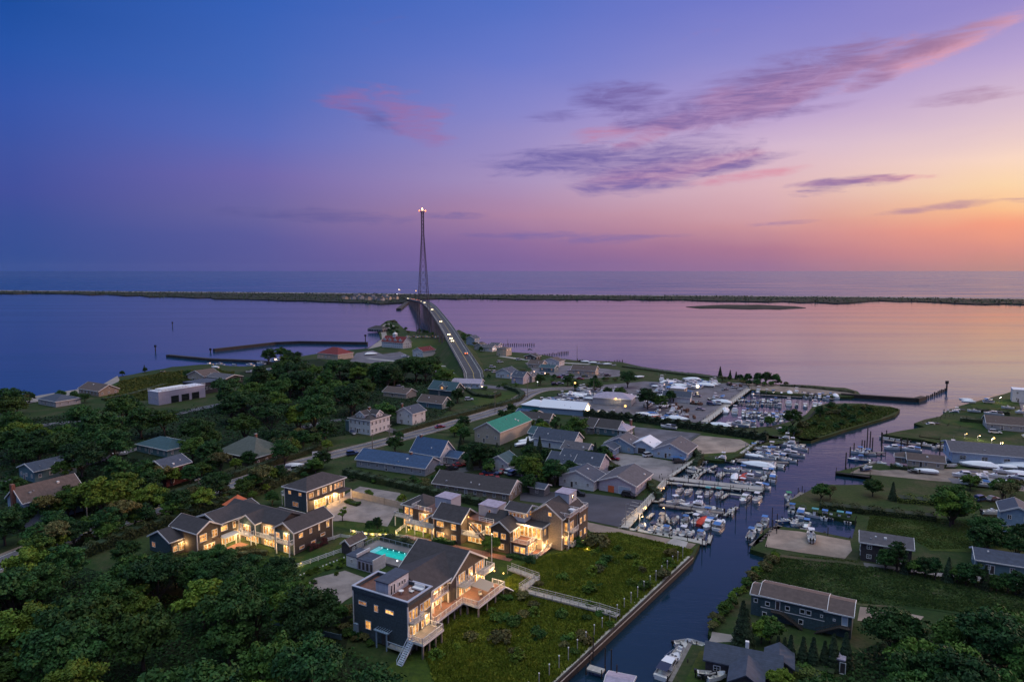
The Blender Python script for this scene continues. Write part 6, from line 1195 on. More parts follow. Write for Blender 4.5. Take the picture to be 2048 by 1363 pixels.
for lab, U, n, sz in (('low dark undergrowth between the trees of the bottom left woods',[(-60,1115),(110,1112),(240,1160),(420,1215),(600,1268),(700,1300),(790,1350),(860,1420),(600,1640),(-200,1640),(-200,1250)],26000,.32),('low undergrowth between the trees west of the main road',[(0,845),(120,830),(290,825),(420,815),(520,780),(700,745),(760,752),(900,760),(920,800),(880,835),(700,868),(560,895),(420,950),(200,1025),(0,1080)],30000,.55),('low undergrowth between the trees of the bottom right woods',[(1700,1310),(1800,1268),(1900,1240),(2100,1245),(2200,1500),(1500,1560),(1590,1400),(1690,1345)],12000,.32)):
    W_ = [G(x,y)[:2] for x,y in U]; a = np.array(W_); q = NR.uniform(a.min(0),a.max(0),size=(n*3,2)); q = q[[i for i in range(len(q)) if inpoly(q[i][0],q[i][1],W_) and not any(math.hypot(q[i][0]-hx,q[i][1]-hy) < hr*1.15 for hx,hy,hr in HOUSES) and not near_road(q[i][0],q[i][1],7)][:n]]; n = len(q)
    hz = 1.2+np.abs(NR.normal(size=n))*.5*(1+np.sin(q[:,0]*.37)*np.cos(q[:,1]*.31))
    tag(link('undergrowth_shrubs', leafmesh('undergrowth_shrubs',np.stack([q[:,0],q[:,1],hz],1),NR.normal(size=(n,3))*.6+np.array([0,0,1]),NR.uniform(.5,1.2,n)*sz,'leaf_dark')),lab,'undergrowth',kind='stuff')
o = blades('marsh_grass', MARSH, 110000, .8, 'marsh_blade', .07, 5); o['label'] = 'tall yellow-green marsh grass between the lit houses and the canal'
o = blades('reeds', [(240,764),(330,745),(420,740),(470,744),(450,760),(360,770),(300,800),(210,802)], 9000, 1.2, 'reed_blade', .25, 6); o['label'] = 'green marsh meadow by the left bay'
o = blades('shore_grass', [(1560,868),(1620,878),(1690,856),(1760,836),(1796,820),(1740,812),(1660,812),(1600,850)], 9000, 1.0, 'reed_blade', .18, 7); o['label'] = 'shaggy grass covering the spit between basin and canal'
o = blades('lawn_grass', [(1530,1130),(1560,1115),(1720,1130),(1860,1150),(2048,1178),(2048,1240),(1860,1216),(1720,1206),(1560,1165),(1515,1158)], 22000, .35, 'reed_blade', .09, 8); o['label'] = 'rough tufted grass on the right bank meadow'
o = blades('lawn_tufts', [(1560,1108),(1720,1125),(1740,1030),(1900,1038),(2060,1050),(2060,1095),(1860,1098),(1826,1078),(1730,1070),(1715,1120)], 14000, .22, 'reed_blade', .08, 12); o['label'] = 'short tufted grass of the lawns around the grey-roofed house'
# low scrub of the barrier island
pts = []; 
ISW = [G(x,y,2)[:2] for x,y in ISL]; a = np.array(ISW)
g_ = np.random.default_rng(9); q = g_.uniform(a.min(0),a.max(0),size=(60000,2)); q = q[[i for i in range(len(q)) if inpoly(q[i][0],q[i][1],ISW)]]; k = min(len(q),9000); q = q[:k]
C = np.stack([q[:,0],q[:,1],2+g_.uniform(.1,1.6,k)*(.3+.7*(np.sin(q[:,0]*.02)*np.cos(q[:,1]*.03)>-.1))],1)
o = tag(link('dune_scrub', leafmesh('dune_scrub',C,g_.normal(size=(k,3))*.5+np.array([0,-.6,.6]),g_.uniform(1.2,3.,k),'leaf_conifer')),'low dark scrub covering the barrier island','scrub',kind='stuff')
# ---------------------------------------------------------------- boats
def hullmesh(L, W, m, h=.9, dr=.35, name='hull'):
    """pointed bow along +x, flared sides, flat transom; water at z 0"""
    st = [(-.5,.86,1.,.0),(-.25,.96,.98,0),(0,1.,1.02,0),(.2,.92,1.10,0),(.36,.66,1.2,.05),(.46,.32,1.3,.3),(.5,.03,1.36,.7)]
    vs = []; 
    for t,w,zz,lift in st:
        x = t*L; b = W/2*w; top = h*zz; vs += [(x,-b,top),(x-.04*L*(t>.3),-b*.78,-.02),(x-.08*L*(t>.3),0,-dr*(1-lift)),(x-.04*L*(t>.3),b*.78,-.02),(x,b,top)]
    fs = []
    n = len(st)
    for i in range(n-1):
        for k in range(4): fs.append((5*i+k,5*i+k+1,5*i+6+k,5*i+5+k))
    fs.append((0,1,2,3,4)); fs.append(tuple(5*(n-1)+k for k in (4,3,2,1,0)))
    return MB().add(vs, fs), st
def boat_proto(key, L, W, style, hull='hull_white', canvas='canvas_blue', name='motor_boat', cat='boat', h=.85):
    name, cat = {'cruiser':('cabin_cruiser','cabin cruiser'),'flybridge':('fishing_yacht','yacht'),'cover':('covered_boat','covered boat'),'bigcover':('covered_yacht','covered yacht'),'skiff':('skiff','skiff'),'sail':('sailing_boat','sailing boat')}.get(style,(name,cat))
    t = thing(name, None, cat, (0,0,-500)); mb, st = hullmesh(L, W, hull, h); mb.build('hull', hull, t)
    # deck: forward deck and recessed cockpit
    vs = []; 
    for tt,w,zz,l in st: vs += [(tt*L,-W/2*w*.97,h*zz*.97),(tt*L,W/2*w*.97,h*zz*.97)]
    def dk(i0,i1,dz,m,nm,sc=1.):
        mb = MB(); v = [(x,y*sc,z+dz) for x,y,z in vs]; mb.add(v,[(2*i,2*i+1,2*i+3,2*i+2) for i in range(i0,i1)]); mb.build(nm,m,t)
    fore = 3
    if style in ('cover','bigcover'):
        cm = canvas; hh = h+(1.5 if style == 'bigcover' else .7); pr = []
        xs = [-.5,-.3,-.05,.2,.4,.5]; hs = [h*1.05,hh*.95,hh,h+(hh-h)*.75,h+(hh-h)*.35,h*1.36]; ws = [.88,.98,1.02,.94,.58,.04]; v=[]
        for x,z,w in zip(xs,hs,ws): v += [(x*L,-W/2*w*1.02,h*.85),(x*L,-W/2*w*.5,h+(z-h)*.7),(x*L,0,z),(x*L,W/2*w*.5,h+(z-h)*.7),(x*L,W/2*w*1.02,h*.85)]
        f=[(5*i+k,5*i+k+1,5*i+6+k,5*i+5+k) for i in range(5) for k in range(4)]+[(0,1,2,3,4)]; MB().add(v,f).build('cover',cm,t)
    else:
        if style == 'skiff': fore = 5
        mb = MB(); i = fore; v = [(x,y,z) for x,y,z in vs]; mb.add(v,[(2*k,2*k+1,2*k+3,2*k+2) for k in range(fore,6)]); mb.build('foredeck','deck_cream' if style!='cruiser' else 'hull_white',t)
        x1 = st[fore][0]*L; mb = MB(); mb.quad((-.47*L,-W*.40,h*.35),(x1,-W*.42,h*.35),(x1,W*.42,h*.35),(-.47*L,W*.40,h*.35))
        mb.quad((-.47*L,-W*.40,h*.35),(x1,-W*.42,h*.35),(x1,-W*.44,h*.98),(-.47*L,-W*.42,h*.98)); mb.quad((-.47*L,W*.40,h*.35),(x1,W*.42,h*.35),(x1,W*.44,h*.98),(-.47*L,W*.42,h*.98)); mb.quad((x1,-W*.42,h*.35),(x1,W*.42,h*.35),(x1,W*.42,h*1.05),(x1,-W*.42,h*1.05)); mb.build('cockpit','deck_cream',t)
        MB().box(-.49*L,-.42*L,-W*.42,W*.42,h*.35,h*.95).build('transom_seat','cushion',t)
    def console(x): MB().box(x-.35,x+.45,-.42,.42,h*.35,h+.75).build('console','hull_white',t); MB().add([(x+.4,-.45,h+.7),(x+.4,.45,h+.7),(x+.1,.40,h+1.25),(x+.1,-.40,h+1.25)],[(0,1,2,3)]).build('windshield','glass_dark',t)
    def motors(n):
        for i in range(n):
            y = (i-(n-1)/2)*.7; mb = MB(); mb.box(-.5*L-.55,-.5*L-.05,y-.22,y+.22,h*.7,h*.7+.65); mb.box(-.5*L-.38,-.5*L-.16,y-.1,y+.1,-.4,h*.7); mb.build('outboard_motor','motor_black',t)
    def ttop(x,m,lg=1.0,hh=2.0):
        MB().box(x-1.1*lg,x+.9*lg,-.85,.85,h+hh-.08,h+hh).build('top',m,t); mb = MB(); [mb.bar((x+a,b*.6,h*.4),(x+a*1.2,b*.75,h+hh-.08),.07) for a in (-.6,.5) for b in (-1,1)]; [mb.bar((x+a*1.2,-.66,h+hh-.12),(x+a*1.2,.66,h+hh-.12),.07) for a in (-.6,.5)]; [mb.bar((x-.75,b*.64,h+hh-.12),(x+.63,b*.64,h+hh-.12),.07) for b in (-1,1)]; mb.build('top_frame','chrome',t)
    if style == 'cc': console(-.02*L); motors(2); MB().box(-.2*L,-.12*L,-.5,.5,h*.35,h+.35).build('seat','cushion',t)
    elif style == 'ttop': console(-.02*L); ttop(-.03*L,canvas); motors(2)
    elif style == 'bimini': console(-.05*L); ttop(-.12*L,canvas,1.2,1.6); motors(1)
    elif style == 'walk':
        MB().add([(.0,-W*.36,h),(.34*L,-W*.2,h*1.1),(.34*L,W*.2,h*1.1),(0,W*.36,h),(.03*L,-W*.32,h+.75),(.2*L,-W*.2,h+.6),(.2*L,W*.2,h+.6),(.03*L,W*.32,h+.75)],[(0,1,5,4),(1,2,6,5),(2,3,7,6),(3,0,4,7),(4,5,6,7)]).build('cabin','hull_white',t)
        MB().add([(.14*L,-W*.3,h+.7),(.14*L,W*.3,h+.7),(.02*L,W*.34,h+1.35),(.02*L,-W*.34,h+1.35)],[(0,1,2,3)]).build('windshield','glass_dark',t); motors(1)
        if canvas: ttop(-.06*L,canvas,1.,1.75)
    elif style == 'cruiser' or style == 'flybridge':
        k = h+1.15
        MB().add([(-.18*L,-W*.40,h*.9),(.36*L,-W*.2,h*1.1),(.36*L,W*.2,h*1.1),(-.18*L,W*.40,h*.9),(-.16*L,-W*.35,k),(.10*L,-W*.3,k),(.10*L,W*.3,k),(-.16*L,W*.35,k),(.22*L,-W*.24,h+.55),(.22*L,W*.24,h+.55)],[(0,1,8,5,4),(3,7,6,9,2),(1,2,9,8),(8,9,6,5),(4,5,6,7),(0,4,7,3)]).build('cabin','hull_white',t)
        MB().add([(.205*L,-W*.235,h+.62),(.205*L,W*.235,h+.62),(.115*L,W*.28,k-.08),(.115*L,-W*.28,k-.08)],[(0,1,2,3)]).build('windshield','glass_dark',t).location.z=.02
        for s in (-1,1): MB().add([(-.14*L,s*W*.385,k-.65),(.12*L,s*W*.33,k-.62),(.07*L,s*W*.325,k-.15),(-.13*L,s*W*.365,k-.15)],[(0,1,2,3)]).build('side_window','glass_dark',t)
        if style == 'flybridge':
            MB().box(-.15*L,.04*L,-W*.3,W*.3,k+.02,k+.55).build('flybridge','hull_white',t); MB().box(-.14*L,-.0*L,-W*.27,W*.27,k+2.0,k+2.08).build('hardtop',canvas or 'hull_white',t)
            mb = MB(); [mb.bar((a*L,b*W*.26,k+.4),(a*L,b*W*.25,k+2.0),.07) for a in (-.13,-.01) for b in (-1,1)]; [mb.bar((-.06*L,b*W*.4,h),(-.10*L,b*W*.62,h+5.2),.06) for b in (-1,1)]; mb.build('outriggers','chrome',t)
        else: MB().add([(-.44*L,-W*.36,h+1.0),(-.16*L,-W*.36,k+.05),(-.16*L,W*.36,k+.05),(-.44*L,W*.36,h+1.0)],[(0,1,2,3)]).build('canvas_top',canvas or 'canvas_navy',t)
        mb = MB(); a=[(.12*L,s*W*.45,h*1.08) for s in (-1,1)]
        for s in (-1,1): mb.bar((.12*L,s*W*.45,h+.75),(.42*L,s*W*.22,h+.95),.045); mb.bar((.42*L,s*W*.22,h+.95),(.495*L,0,h+1.05),.045); [mb.bar((.12*L+i*.1*L,s*W*(.45-.075*i),h),(.12*L+i*.1*L,s*W*(.45-.075*i),h+.8+.06*i),.04) for i in range(4)]
        mb.build('bow_rail','chrome',t)
    elif style == 'skiff': MB().box(-.1*L,0,-W*.4,W*.4,h*.6,h*.75).build('bench','wood_pale',t); motors(1)
    elif style == 'sail':
        MB().box(-.1*L,.22*L,-W*.25,W*.25,h*.9,h+.45).build('cabin','hull_white',t); MB().cyl((.08*L,0,h),(.08*L,0,h+L*1.15),.08,.05,6).build('mast','chrome',t); MB().cyl((.08*L,0,h+1.2),(-.4*L,0,h+1.2),.14,.12,6).build('boom','canvas_blue',t)
    TP[key] = hide_proto(t); return t
BP = {}
for k,L,W,s,hu,cv,d in [('cc1',6.2,2.3,'cc','hull_white','', 'open white motor boat with centre console'),('cc2',5.4,2.1,'cc','hull_blue','','dark blue open motor boat'),('tt1',7.,2.5,'ttop','hull_white','hull_white','white fishing boat with hard top'),('tt2',7.2,2.5,'ttop','hull_white','canvas_blue','white fishing boat with blue top'),
 ('tt3',6.6,2.4,'ttop','hull_white','canvas_teal','white boat with teal canvas top'),('bi1',5.8,2.2,'bimini','hull_white','canvas_navy','white boat with navy bimini'),('bi2',6.,2.3,'bimini','hull_white','canvas_tan','white boat with tan canvas'),
 ('wa1',6.6,2.4,'walk','hull_white',None,'white walkaround boat with small cabin'),('wa2',6.8,2.4,'walk','hull_white','canvas_blue','small white cabin boat under blue canvas'),('cr1',9.,3.,'cruiser','hull_white','canvas_navy','white cabin cruiser with navy canvas'),('cr2',8.4,2.9,'cruiser','hull_white','canvas_blue','white cabin cruiser with blue canvas'),
 ('fb1',11.5,3.8,'flybridge','hull_white','hull_white','white sport fishing boat with flybridge'),('fb2',10.5,3.6,'flybridge','hull_dark','hull_white','dark-hulled sport fishing boat'),('co_w',8.,2.8,'cover','hull_white','shrink_wrap','boat shrink-wrapped in white'),('co_b',7.,2.6,'cover','hull_white','canvas_blue','boat under a blue tarpaulin'),
 ('co_n',6.4,2.4,'cover','hull_white','canvas_navy','boat under a dark cover'),('bc_w',13.,4.4,'bigcover','hull_white','shrink_wrap','large yacht shrink-wrapped in white'),('sk1',4.,1.6,'skiff','hull_white','','small white skiff'),('sk2',3.8,1.5,'skiff','hull_dark','','small dark skiff'),('sa1',8.,2.6,'sail','hull_white','','small sailing boat with bare mast'),
 ('rd1',7.4,2.6,'cover','hull_red','canvas_red','white boat draped in red canvas'),('gr1',7.,2.5,'ttop','hull_white','canvas_green','white boat with bright green canopy'),('bb1',9.,3.,'walk','hull_blue','canvas_blue','long blue boat with blue canopy'),('or1',6.,2.4,'cover','hull_white','pot_orange','boat under an orange tarpaulin')]:
    boat_proto(k,L,W,s,hu,cv); BP[k] = (L,W,d)
def boat(key, px, py, ang, z=0.0, sc=1., label=None, land=False):
    """ang: bow heading in degrees, world"""
    zz = 1.2+.55 if land else 0.02
    x,y,_ = G(px,py,zz+.6); b = dup(TP[key],(x,y,zz),R(ang),sc*.9,label,None); b['group'] = 'boats of the harbour'
    if not label: later(b, BP[key][2]+(' ashore' if land else ''))
    if land:
        L,W,_ = BP[key]; mb = MB(); [mb.bar((a*L,s*W*.3,-.6),(a*L,s*W*.22,-.1),.14) for a in (-.3,.05) for s in (-1,1)]; q = mb.build('jack_stand','steel_lattice',b)
    return b
def c4(zx,zy): return 1240+zx*.15625, 900+zy*.15625
def c3(zx,zy): return 1300+zx*.1953, 720+zy*.1953
def c5(zx,zy): return 1640+zx*.1996, 740+zy*.1996
UP, DN, LT, RT = 60, 240, 150, -30
for k,zx,zy,a in [('bi1',755,515,240),('cc1',870,525,245),('cc2',1005,545,242),('tt3',1125,550,240),('tt3',1262,560,240),('cr1',1600,615,236),('tt1',1750,620,235),
 ('tt1',700,655,200),('fb1',985,715,160),('wa1',1095,735,170),('sk1',1240,750,160),('cc1',1420,785,60),
 ('bi2',550,865,60),('bi1',700,885,60),('wa2',845,900,60),('tt1',970,905,240),('rd1',1050,900,60),('cr2',1130,945,240),('cr2',1275,950,60),
 ('wa1',270,985,60),('bi1',410,1005,240),('cc1',500,1020,60),('wa2',600,1035,60),('cc1',700,1050,60),('tt1',815,1060,240),('wa2',1035,1095,60),('cc2',900,1070,60),
 ('sk1',530,960,150),('sk2',870,805,200),('tt2',1110,812,150),('sk1',1180,822,150),('wa1',1690,840,150) if False else ('sk2',620,995,100),
 ('cc1',1275,315,60),('co_w',1470,335,60),('rd1',1590,330,60),('cr1',1660,345,150),('tt1',1850,300,150),('tt2',1940,300,60),('cr2',1960,345,60),('cc1',1840,355,60),('sk1',980,345,60),('sk1',1100,230,150),('sk2',930,310,150),
 ('sk1',905,265,150),('cc1',950,235,150),('sk1',985,200,150),('sk2',1010,165,150),('sk1',1050,140,150),('cc2',1130,265,150),('tt1',1560,425,150),('wa1',1680,440,150),('cr2',1770,455,150),('cc1',1430,250,150),('wa2',1560,250,150),('cc1',1500,255,-30),('sk1',840,350,60),('sk2',800,345,60),
 ('fb2',1300,125,150),('bc_w',1760,185,150),('sa1',1540,510,150) if False else ('sk2',1480,505,150),('cc1',1890,210,150),('wa1',1985,200,150)]:
    x,y = c4(zx,zy); boat(k,x,y,a+random.uniform(-6,6))
for k,zx,zy,a in [('fb1',1385,815,150),('fb1',1440,865,155),('wa1',1500,880,150),('fb2',1400,950,150),('cr1',1470,960,150),('cc1',1130,860,150),('wa2',1050,890,150),('bi1',1120,865,150),('cr2',1170,910,150),('tt1',1240,880,150),('cr1',1200,955,150),('co_w',1060,975,150),('bi1',1150,960,150),('cr2',1290,985,150),('tt1',1360,1005,150),('wa1',1290,1065,150),('tt2',1200,1000,150),('cc1',1420,1020,150),('bi2',1540,900,150),('wa2',1250,925,150),('cc2',1000,950,150)]:
    x,y = c3(zx,zy); boat(k,x,y,a+random.uniform(-5,5))
# upper basin rows
for k,zx,zy,a in [('bc_w',770,510,70),('fb1',870,520,70),('fb1',1110,320,245),('tt1',1195,328,245),('wa2',1262,335,245),('co_w',1345,342,245),('bc_w',1430,335,70),('fb2',1500,335,245),('bc_w',1900,365,70),('fb1',1420,440,70),('cc1',1500,455,70),('cr1',1590,465,245),('fb1',1690,465,245),('cr2',1740,465,245),('cc2',1560,345,200),
 ('bc_w',700,665,150),('cr1',800,668,150),('fb1',900,650,150),('bc_w',960,650,150) if False else ('cr2',1000,640,150),('wa1',1060,695,60),('cr1',1340,715,150),('wa1',1400,735,150)]:
    x,y = c3(zx,zy); boat(k,x,y,a)
rk = ['cc1','wa1','tt1','wa2','cr2','bi1','cc2','tt2','cr1','sk1']; ri = 0
for y0,x0,x1,n in [(415,900,1330,11),(455,1010,1330,8),(530,960,1140,6),(565,960,1150,6),(560,1185,1480,9),(590,1180,1380,6),(360,1580,1850,8),(380,1600,1830,6),(620,1000,1350,6),(350,1050,1080,1)]:
    for i in range(n):
        x,y = c3(x0+(x1-x0)*i/max(1,n-1)+random.uniform(-6,6), y0+random.uniform(-6,6)); boat(rk[(ri*7+i*3)%10],x,y,random.choice([65,245])+random.uniform(-6,6),sc=.92); 
    ri += 1
# boats stored on land in the yard
for k,zx,zy,a in [('fb1',120,200,80),('bc_w',190,225,20),('cr1',260,215,-20),('bc_w',430,195,160),('cr2',490,215,170),('fb1',620,235,120),('fb1',660,225,100),('bc_w',320,262,-20),('wa1',240,268,30),('cr1',400,270,150),('cr2',470,235,150),('co_w',160,360,0),('cr1',140,340,20),('bc_w',560,250,150),('fb2',680,390,10),('co_b',190,275,60),('co_w',130,470,20),('sk1',300,520,60),('co_b',130,600,-20),('wa1',60,560,0),('cc1',340,560,0),('cr1',100,270,70)]:
    x,y = c3(zx,zy); boat(k,x,y,a,land=True)
for k,px,py,a in [('bc_w',1150,790,150),('fb1',1160,778,120),('co_w',1178,785,70),('fb1',1206,782,70),('co_w',1090,805,160),('co_n',1110,800,150),('wa1',1120,800,20),('co_w',1130,806,10),('cr1',1285,782,160),('co_w',1275,792,10),('wa1',1205,822,150),('co_w',1210,829,150),('tt1',1225,826,150),('co_w',1285,826,170),('or1',1312,833,170),('cr2',1235,795,40),('co_w',1260,790,60),('wa1',1100,797,160),('co_n',1138,798,60),
 ('co_w',930,775,160),('wa1',965,774,150),('co_b',745,706,160),('bc_w',742,707,20),('cr1',810,712,150),('co_w',1325,838,150),('cr1',1337,852,150),
 ('co_w',1053,880,20),('co_w',1060,873,70),('co_b',1074,868,120),('co_w',1045,886,30),('cr1',270,806,150),('wa1',500,800,140),('bc_w',478,788,160),('co_w',560,748,160),('cr1',540,738,150),('wa1',500,742,20),('co_w',430,733,160),('co_n',705,862,120),('co_w',590,928,0),('wa1',240,905,20),
 ('co_b',1355,915,150),('sk1',1480,777,0),('sk2',325,742,0),('co_w',1170,722,170),('co_w',1185,724,170),('wa1',1200,726,170),('co_w',1215,727,0),('sk1',1228,729,0),('sk2',1160,720,0)]:
    boat(k,px,py,a,land=True,sc=.9)
# east side
for k,zx,zy,a in [('cr1',1370,410,150),('fb1',1350,430,150),('cr1',1110,550,170),('cr2',740,775,170),('cr2',910,790,150),('bb1',390,895,165),('tt2',395,815,170),('cc1',430,800,170),('bb1',380,860,170) if False else ('wa2',470,830,170),('wa1',580,930,-20),('sk1',640,672,150),('sk1',750,690,150),('sk2',850,708,150),('cc1',1040,742,150),('cc1',1170,768,200),('fb2',1310,770,150),('wa1',1370,805,150),('sk1',1460,802,150),('cc2',1560,825,200),('cr2',1710,855,170),('wa1',1880,885,170),('cc1',1920,905,170),('tt1',1380,870,150),('wa1',1330,890,150),('sk1',690,700,150)]:
    x,y = c5(zx,zy); boat(k,x,y,a)
for k,zx,zy,a in [('bc_w',1590,945,155),('cr1',1740,432,150),('cc1',1540,402,150),('co_w',1065,1003,160),('cr1',1455,1045,165),('bc_w',2010,955,150),('cr2',2010,1075,150),('wa1',1830,1005,160),('sk1',1320,945,0),('sk1',795,945,100),('cc2',470,975,20),('co_w',1850,960,160),('sk2',930,1000,150),('wa1',1780,1055,150),('sk1',1690,1085,150),('co_n',2030,1010,160),('wa1',2020,415,170),('sk1',1450,480,170),('cc1',1880,370,150),('co_w',1960,1020,160)]:
    x,y = c5(zx,zy); boat(k,x,y,a,land=True)
boat('bc_w',2075,873,150,land=True,sc=.9)
_rb = random.Random(77)
for cx_, cy_, w_, h_, n_ in [(1120,803,36,6,9),(1165,784,30,8,8),(1345,776,45,8,12),(1405,762,28,5,6),(1330,826,30,8,7),(1225,786,20,6,5),(1300,806,25,6,5),(1265,752,18,3,3),(905,772,20,3,3),(1440,800,10,12,4),(1150,792,30,8,8),(1360,766,50,6,10),(1335,836,22,5,5),(1990,960,50,6,7),(1960,800,30,5,4)]:
    for i in range(n_): boat(_rb.choice(['co_w','cr1','wa1','cr2','co_b','bc_w','fb1','co_n','tt1','co_w']),cx_+_rb.uniform(-w_,w_),cy_+_rb.uniform(-h_,h_),_rb.choice([150,155,60,20,-25])+_rb.uniform(-10,10),land=True,sc=.9)

# south east basin and quay
for k,px,py,a,l in [('gr1',1577,995,80,'white boat with bright green canopy moored at the creek mouth'),('wa2',1585,1017,60,None),('cr2',1603,1024,60,None),('tt3',1628,1029,150,None),('wa2',1650,1030,60,None),('cc2',1662,1032,60,None),('tt3',1678,1035,150,None),('tt2',1697,1037,60,None),('cc1',1588,1043,240,None),('wa2',1613,1050,240,None),('cc2',1565,1041,200,None),
 ('wa2',1530,1042,60,None),('wa1',1518,1053,60,None),('tt2',1503,1068,60,None),('sk1',1600,1047,200,None)]:
    boat(k,px,py,a,label=l)
boat('cr1',1338,1330,56,sc=1.05,label='large white motor boat tied to the bottom jetty, stern to the viewer'); boat('cc1',1362,1300,52,label='white centre console boat ahead of the large one at the bottom jetty'); boat('sk1',1392,1285,150,label='pale skiff at the head of the bottom jetty')
o = boat('sk1',1366,1283,10,label='yellow canoe stack at the head of the bottom jetty'); o['category']='canoe'
boat('tt1',1622,1070,70,land=True,label='small trailer boat parked on the gravel quay'); boat('sk1',1432,1350,20,land=True,label='small blue skiff lying on the bottom right lawn'); boat('sk2',1415,1345,-10,land=True,label='dark green rowing boat lying beside the dark cottage'); boat('cc1',1985,1022,-5,land=True,label='long white boat on a trailer before the clipped hedge')
# moorings in the left bay harbour
for i,(px,py,k) in enumerate([(420,727,'wa1'),(440,728,'cr1'),(468,728,'sk1'),(500,729,'cr2'),(522,726,'cr1'),(540,725,'cr2'),(548,720,'fb1'),(560,716,'wa1'),(572,722,'cr1')]): boat(k,px,py,160)
# ---------------------------------------------------------------- docks and piles
def dock(label, a, b, w=1.8, z=.75, m='wood_grey', pile=4.5, ph=1.6, name='dock'):
    A = Vector(G(a[0],a[1],z)); B = Vector(G(b[0],b[1],z)); d = B-A; L_ = d.length; t = thing(name, label, 'dock', (A.x,A.y,0), math.atan2(d.y,d.x))
    MB().box(0,L_,-w/2,w/2,z-.28,z).build('deck',m,t)
    n = max(1,min(45,int(L_/pile)))
    for i in range(n+1):
        for s in (-1,1): MB().cyl((L_*i/n,s*(w/2+.12),-1),(L_*i/n,s*(w/2+.12),z+ph*.8*random.uniform(.3,1)),.11,.10,6).build('piling','pile_dark',t)
    return t
def d4(label,a,b,**k): return dock(label,c4(*a),c4(*b),**k)
def d3(label,a,b,**k): return dock(label,c3(*a),c3(*b),**k)
d4('long broad pier dividing the marina, with low wall',(520,340),(1850,490),w=3.6,z=1.15,m='concrete'); d4('timber breast wall along the broad pier',(620,410),(1830,520),w=1.6,z=.9,m='wood_pale')
d4('second marina dock, between the two middle rows of boats',(510,690),(1340,800),w=1.8); d4('southern marina dock along the marsh edge',(0,990),(1110,1185),w=2.4,m='wood_pale'); d4('marina quay walkway rising beside the asphalt lot',(60,985),(590,385),w=2.2,z=1.3,m='wood_pale')
railing(thing('quay_railing','timber railing lining the marina quay walkway','railing',(0,0,0)),[G(*c4(20,950),1.3),G(*c4(330,690),1.3),G(*c4(590,400),1.3)],1.3,1.1,m='wood_pale',step=0)
for i,(a,b) in enumerate([((640,925),(600,850)),((860,905),(780,880)),((1130,1180),(1160,1080)),((330,640),(500,650)),((500,650),(560,610)),((1300,610),(1380,550)),((1380,550),(1560,575)),((1500,720),(1340,830)),((1040,200),(930,370)),((1230,190),(1040,290)),((1040,290),(940,370)),((1340,280),(1290,330)),((1340,285),(1500,300)),((1130,270),(1210,275)),((420,800),(360,860)),((860,260),(1000,290)),((900,200),(1050,230))]):
    t = d4('',a,b,w=1.0,pile=3,ph=1.,m='wood_pale',name='finger_dock'); t['group']='finger docks of the marina'; later(t,'short finger dock')
d4('dock under the shrink-wrapped yacht',(1500,130),(1640,150),w=2.5); d4('quay edge of the middle basin',(640,330),(1040,60),w=1.2,z=1.3,m='wood_pale')
d3('quay edge beside the grass lot',(930,950),(1185,770),w=1.2,z=1.3,m='wood_pale'); d3('dock among the upper canal boats',(870,1010),(1420,1045),w=1.6,m='wood_grey'); d3('short dock above the upper canal boats',(1020,900),(1300,925),w=1.4)
d3('broad timber pier on the west side of the upper basin',(560,630),(1010,290),w=3.2,z=1.5,m='wood_pale'); railing(thing('pier_railing','timber railing on the upper basin pier','railing',(0,0,0)),[G(*c3(570,600),1.5),G(*c3(1000,290),1.5)],1.5,1.1,m='wood_pale',step=0)
d3('upper basin dock nearest the bay',(1030,345),(1560,375),w=1.6); d3('upper basin middle dock',(900,440),(1340,455),w=1.6); d3('upper basin lower dock',(960,560),(1480,590),w=1.6); d3('upper basin east dock',(1560,355),(1880,395),w=1.6); d3('upper basin south quay',(620,680),(1100,700),w=1.2,z=1.2)
def d5(label,a,b,**k): return dock(label,c5(*a),c5(*b),**k)
d5('long dock along the east inlet',(620,690),(1600,830),w=1.4); d5('dock head with tall piles at the east inlet mouth',(430,830),(640,820),w=1.8,ph=3.); d5('dark timber groyne on the east bank of the canal',(160,1015),(500,1060),w=2.4,z=1.1,m='bulkhead_timber'); d5('slanting quay beside the two blue boats',(290,1000),(540,920),w=1.4,z=1.1); d5('quay on the east inlet north side',(1000,665),(1200,690),w=1.6,z=1.2); d5('long quay before the pale workshop',(1550,790),(2040,880),w=1.4,z=1.1); d5('dock beside the first east lawn',(1170,540),(1400,575),w=1.4,z=1.1,m='bulkhead_timber'); d5('dock edge leading to the shore lawn',(1050,530),(1320,450),w=1.4,z=1.1)
dock('small dock at the creek mouth',(1575,1010),(1604,984),w=1.4); dock('quay of the gravel lot',(1503,1090),(1560,1050),w=1.4,z=1.2); dock('dock along the south side of the small basin',(1600,1056),(1700,1078),w=1.2); dock('dock along the north side of the small basin',(1600,1018),(1712,1040),w=1.2); dock('low landing at the foot of the gravel lot',(1505,1096),(1532,1100),w=1.6)
dock('narrow jetty beside the big boat at the bottom',(1345,1363),(1384,1287),w=1.5,z=1.0,m='wood_grey'); dock('short jetty off the bulkhead at the bottom',(1176,1332),(1207,1341),w=1.6,z=1.0,m='wood_pale'); dock('dark landing near the lower shed roof',(1540,1290),(1545,1292),w=1.) if False else None
X,Y,_ = G(1238,1394,0); t = thing('boathouse','small boathouse roof cut by the bottom edge beside the jetty','boathouse',(X,Y,.6),R(-20)); gable(t,-2.0,2.0,-2,2.6,0,1.8,.6,'x','shingle_tan','roof_lilac',.3)
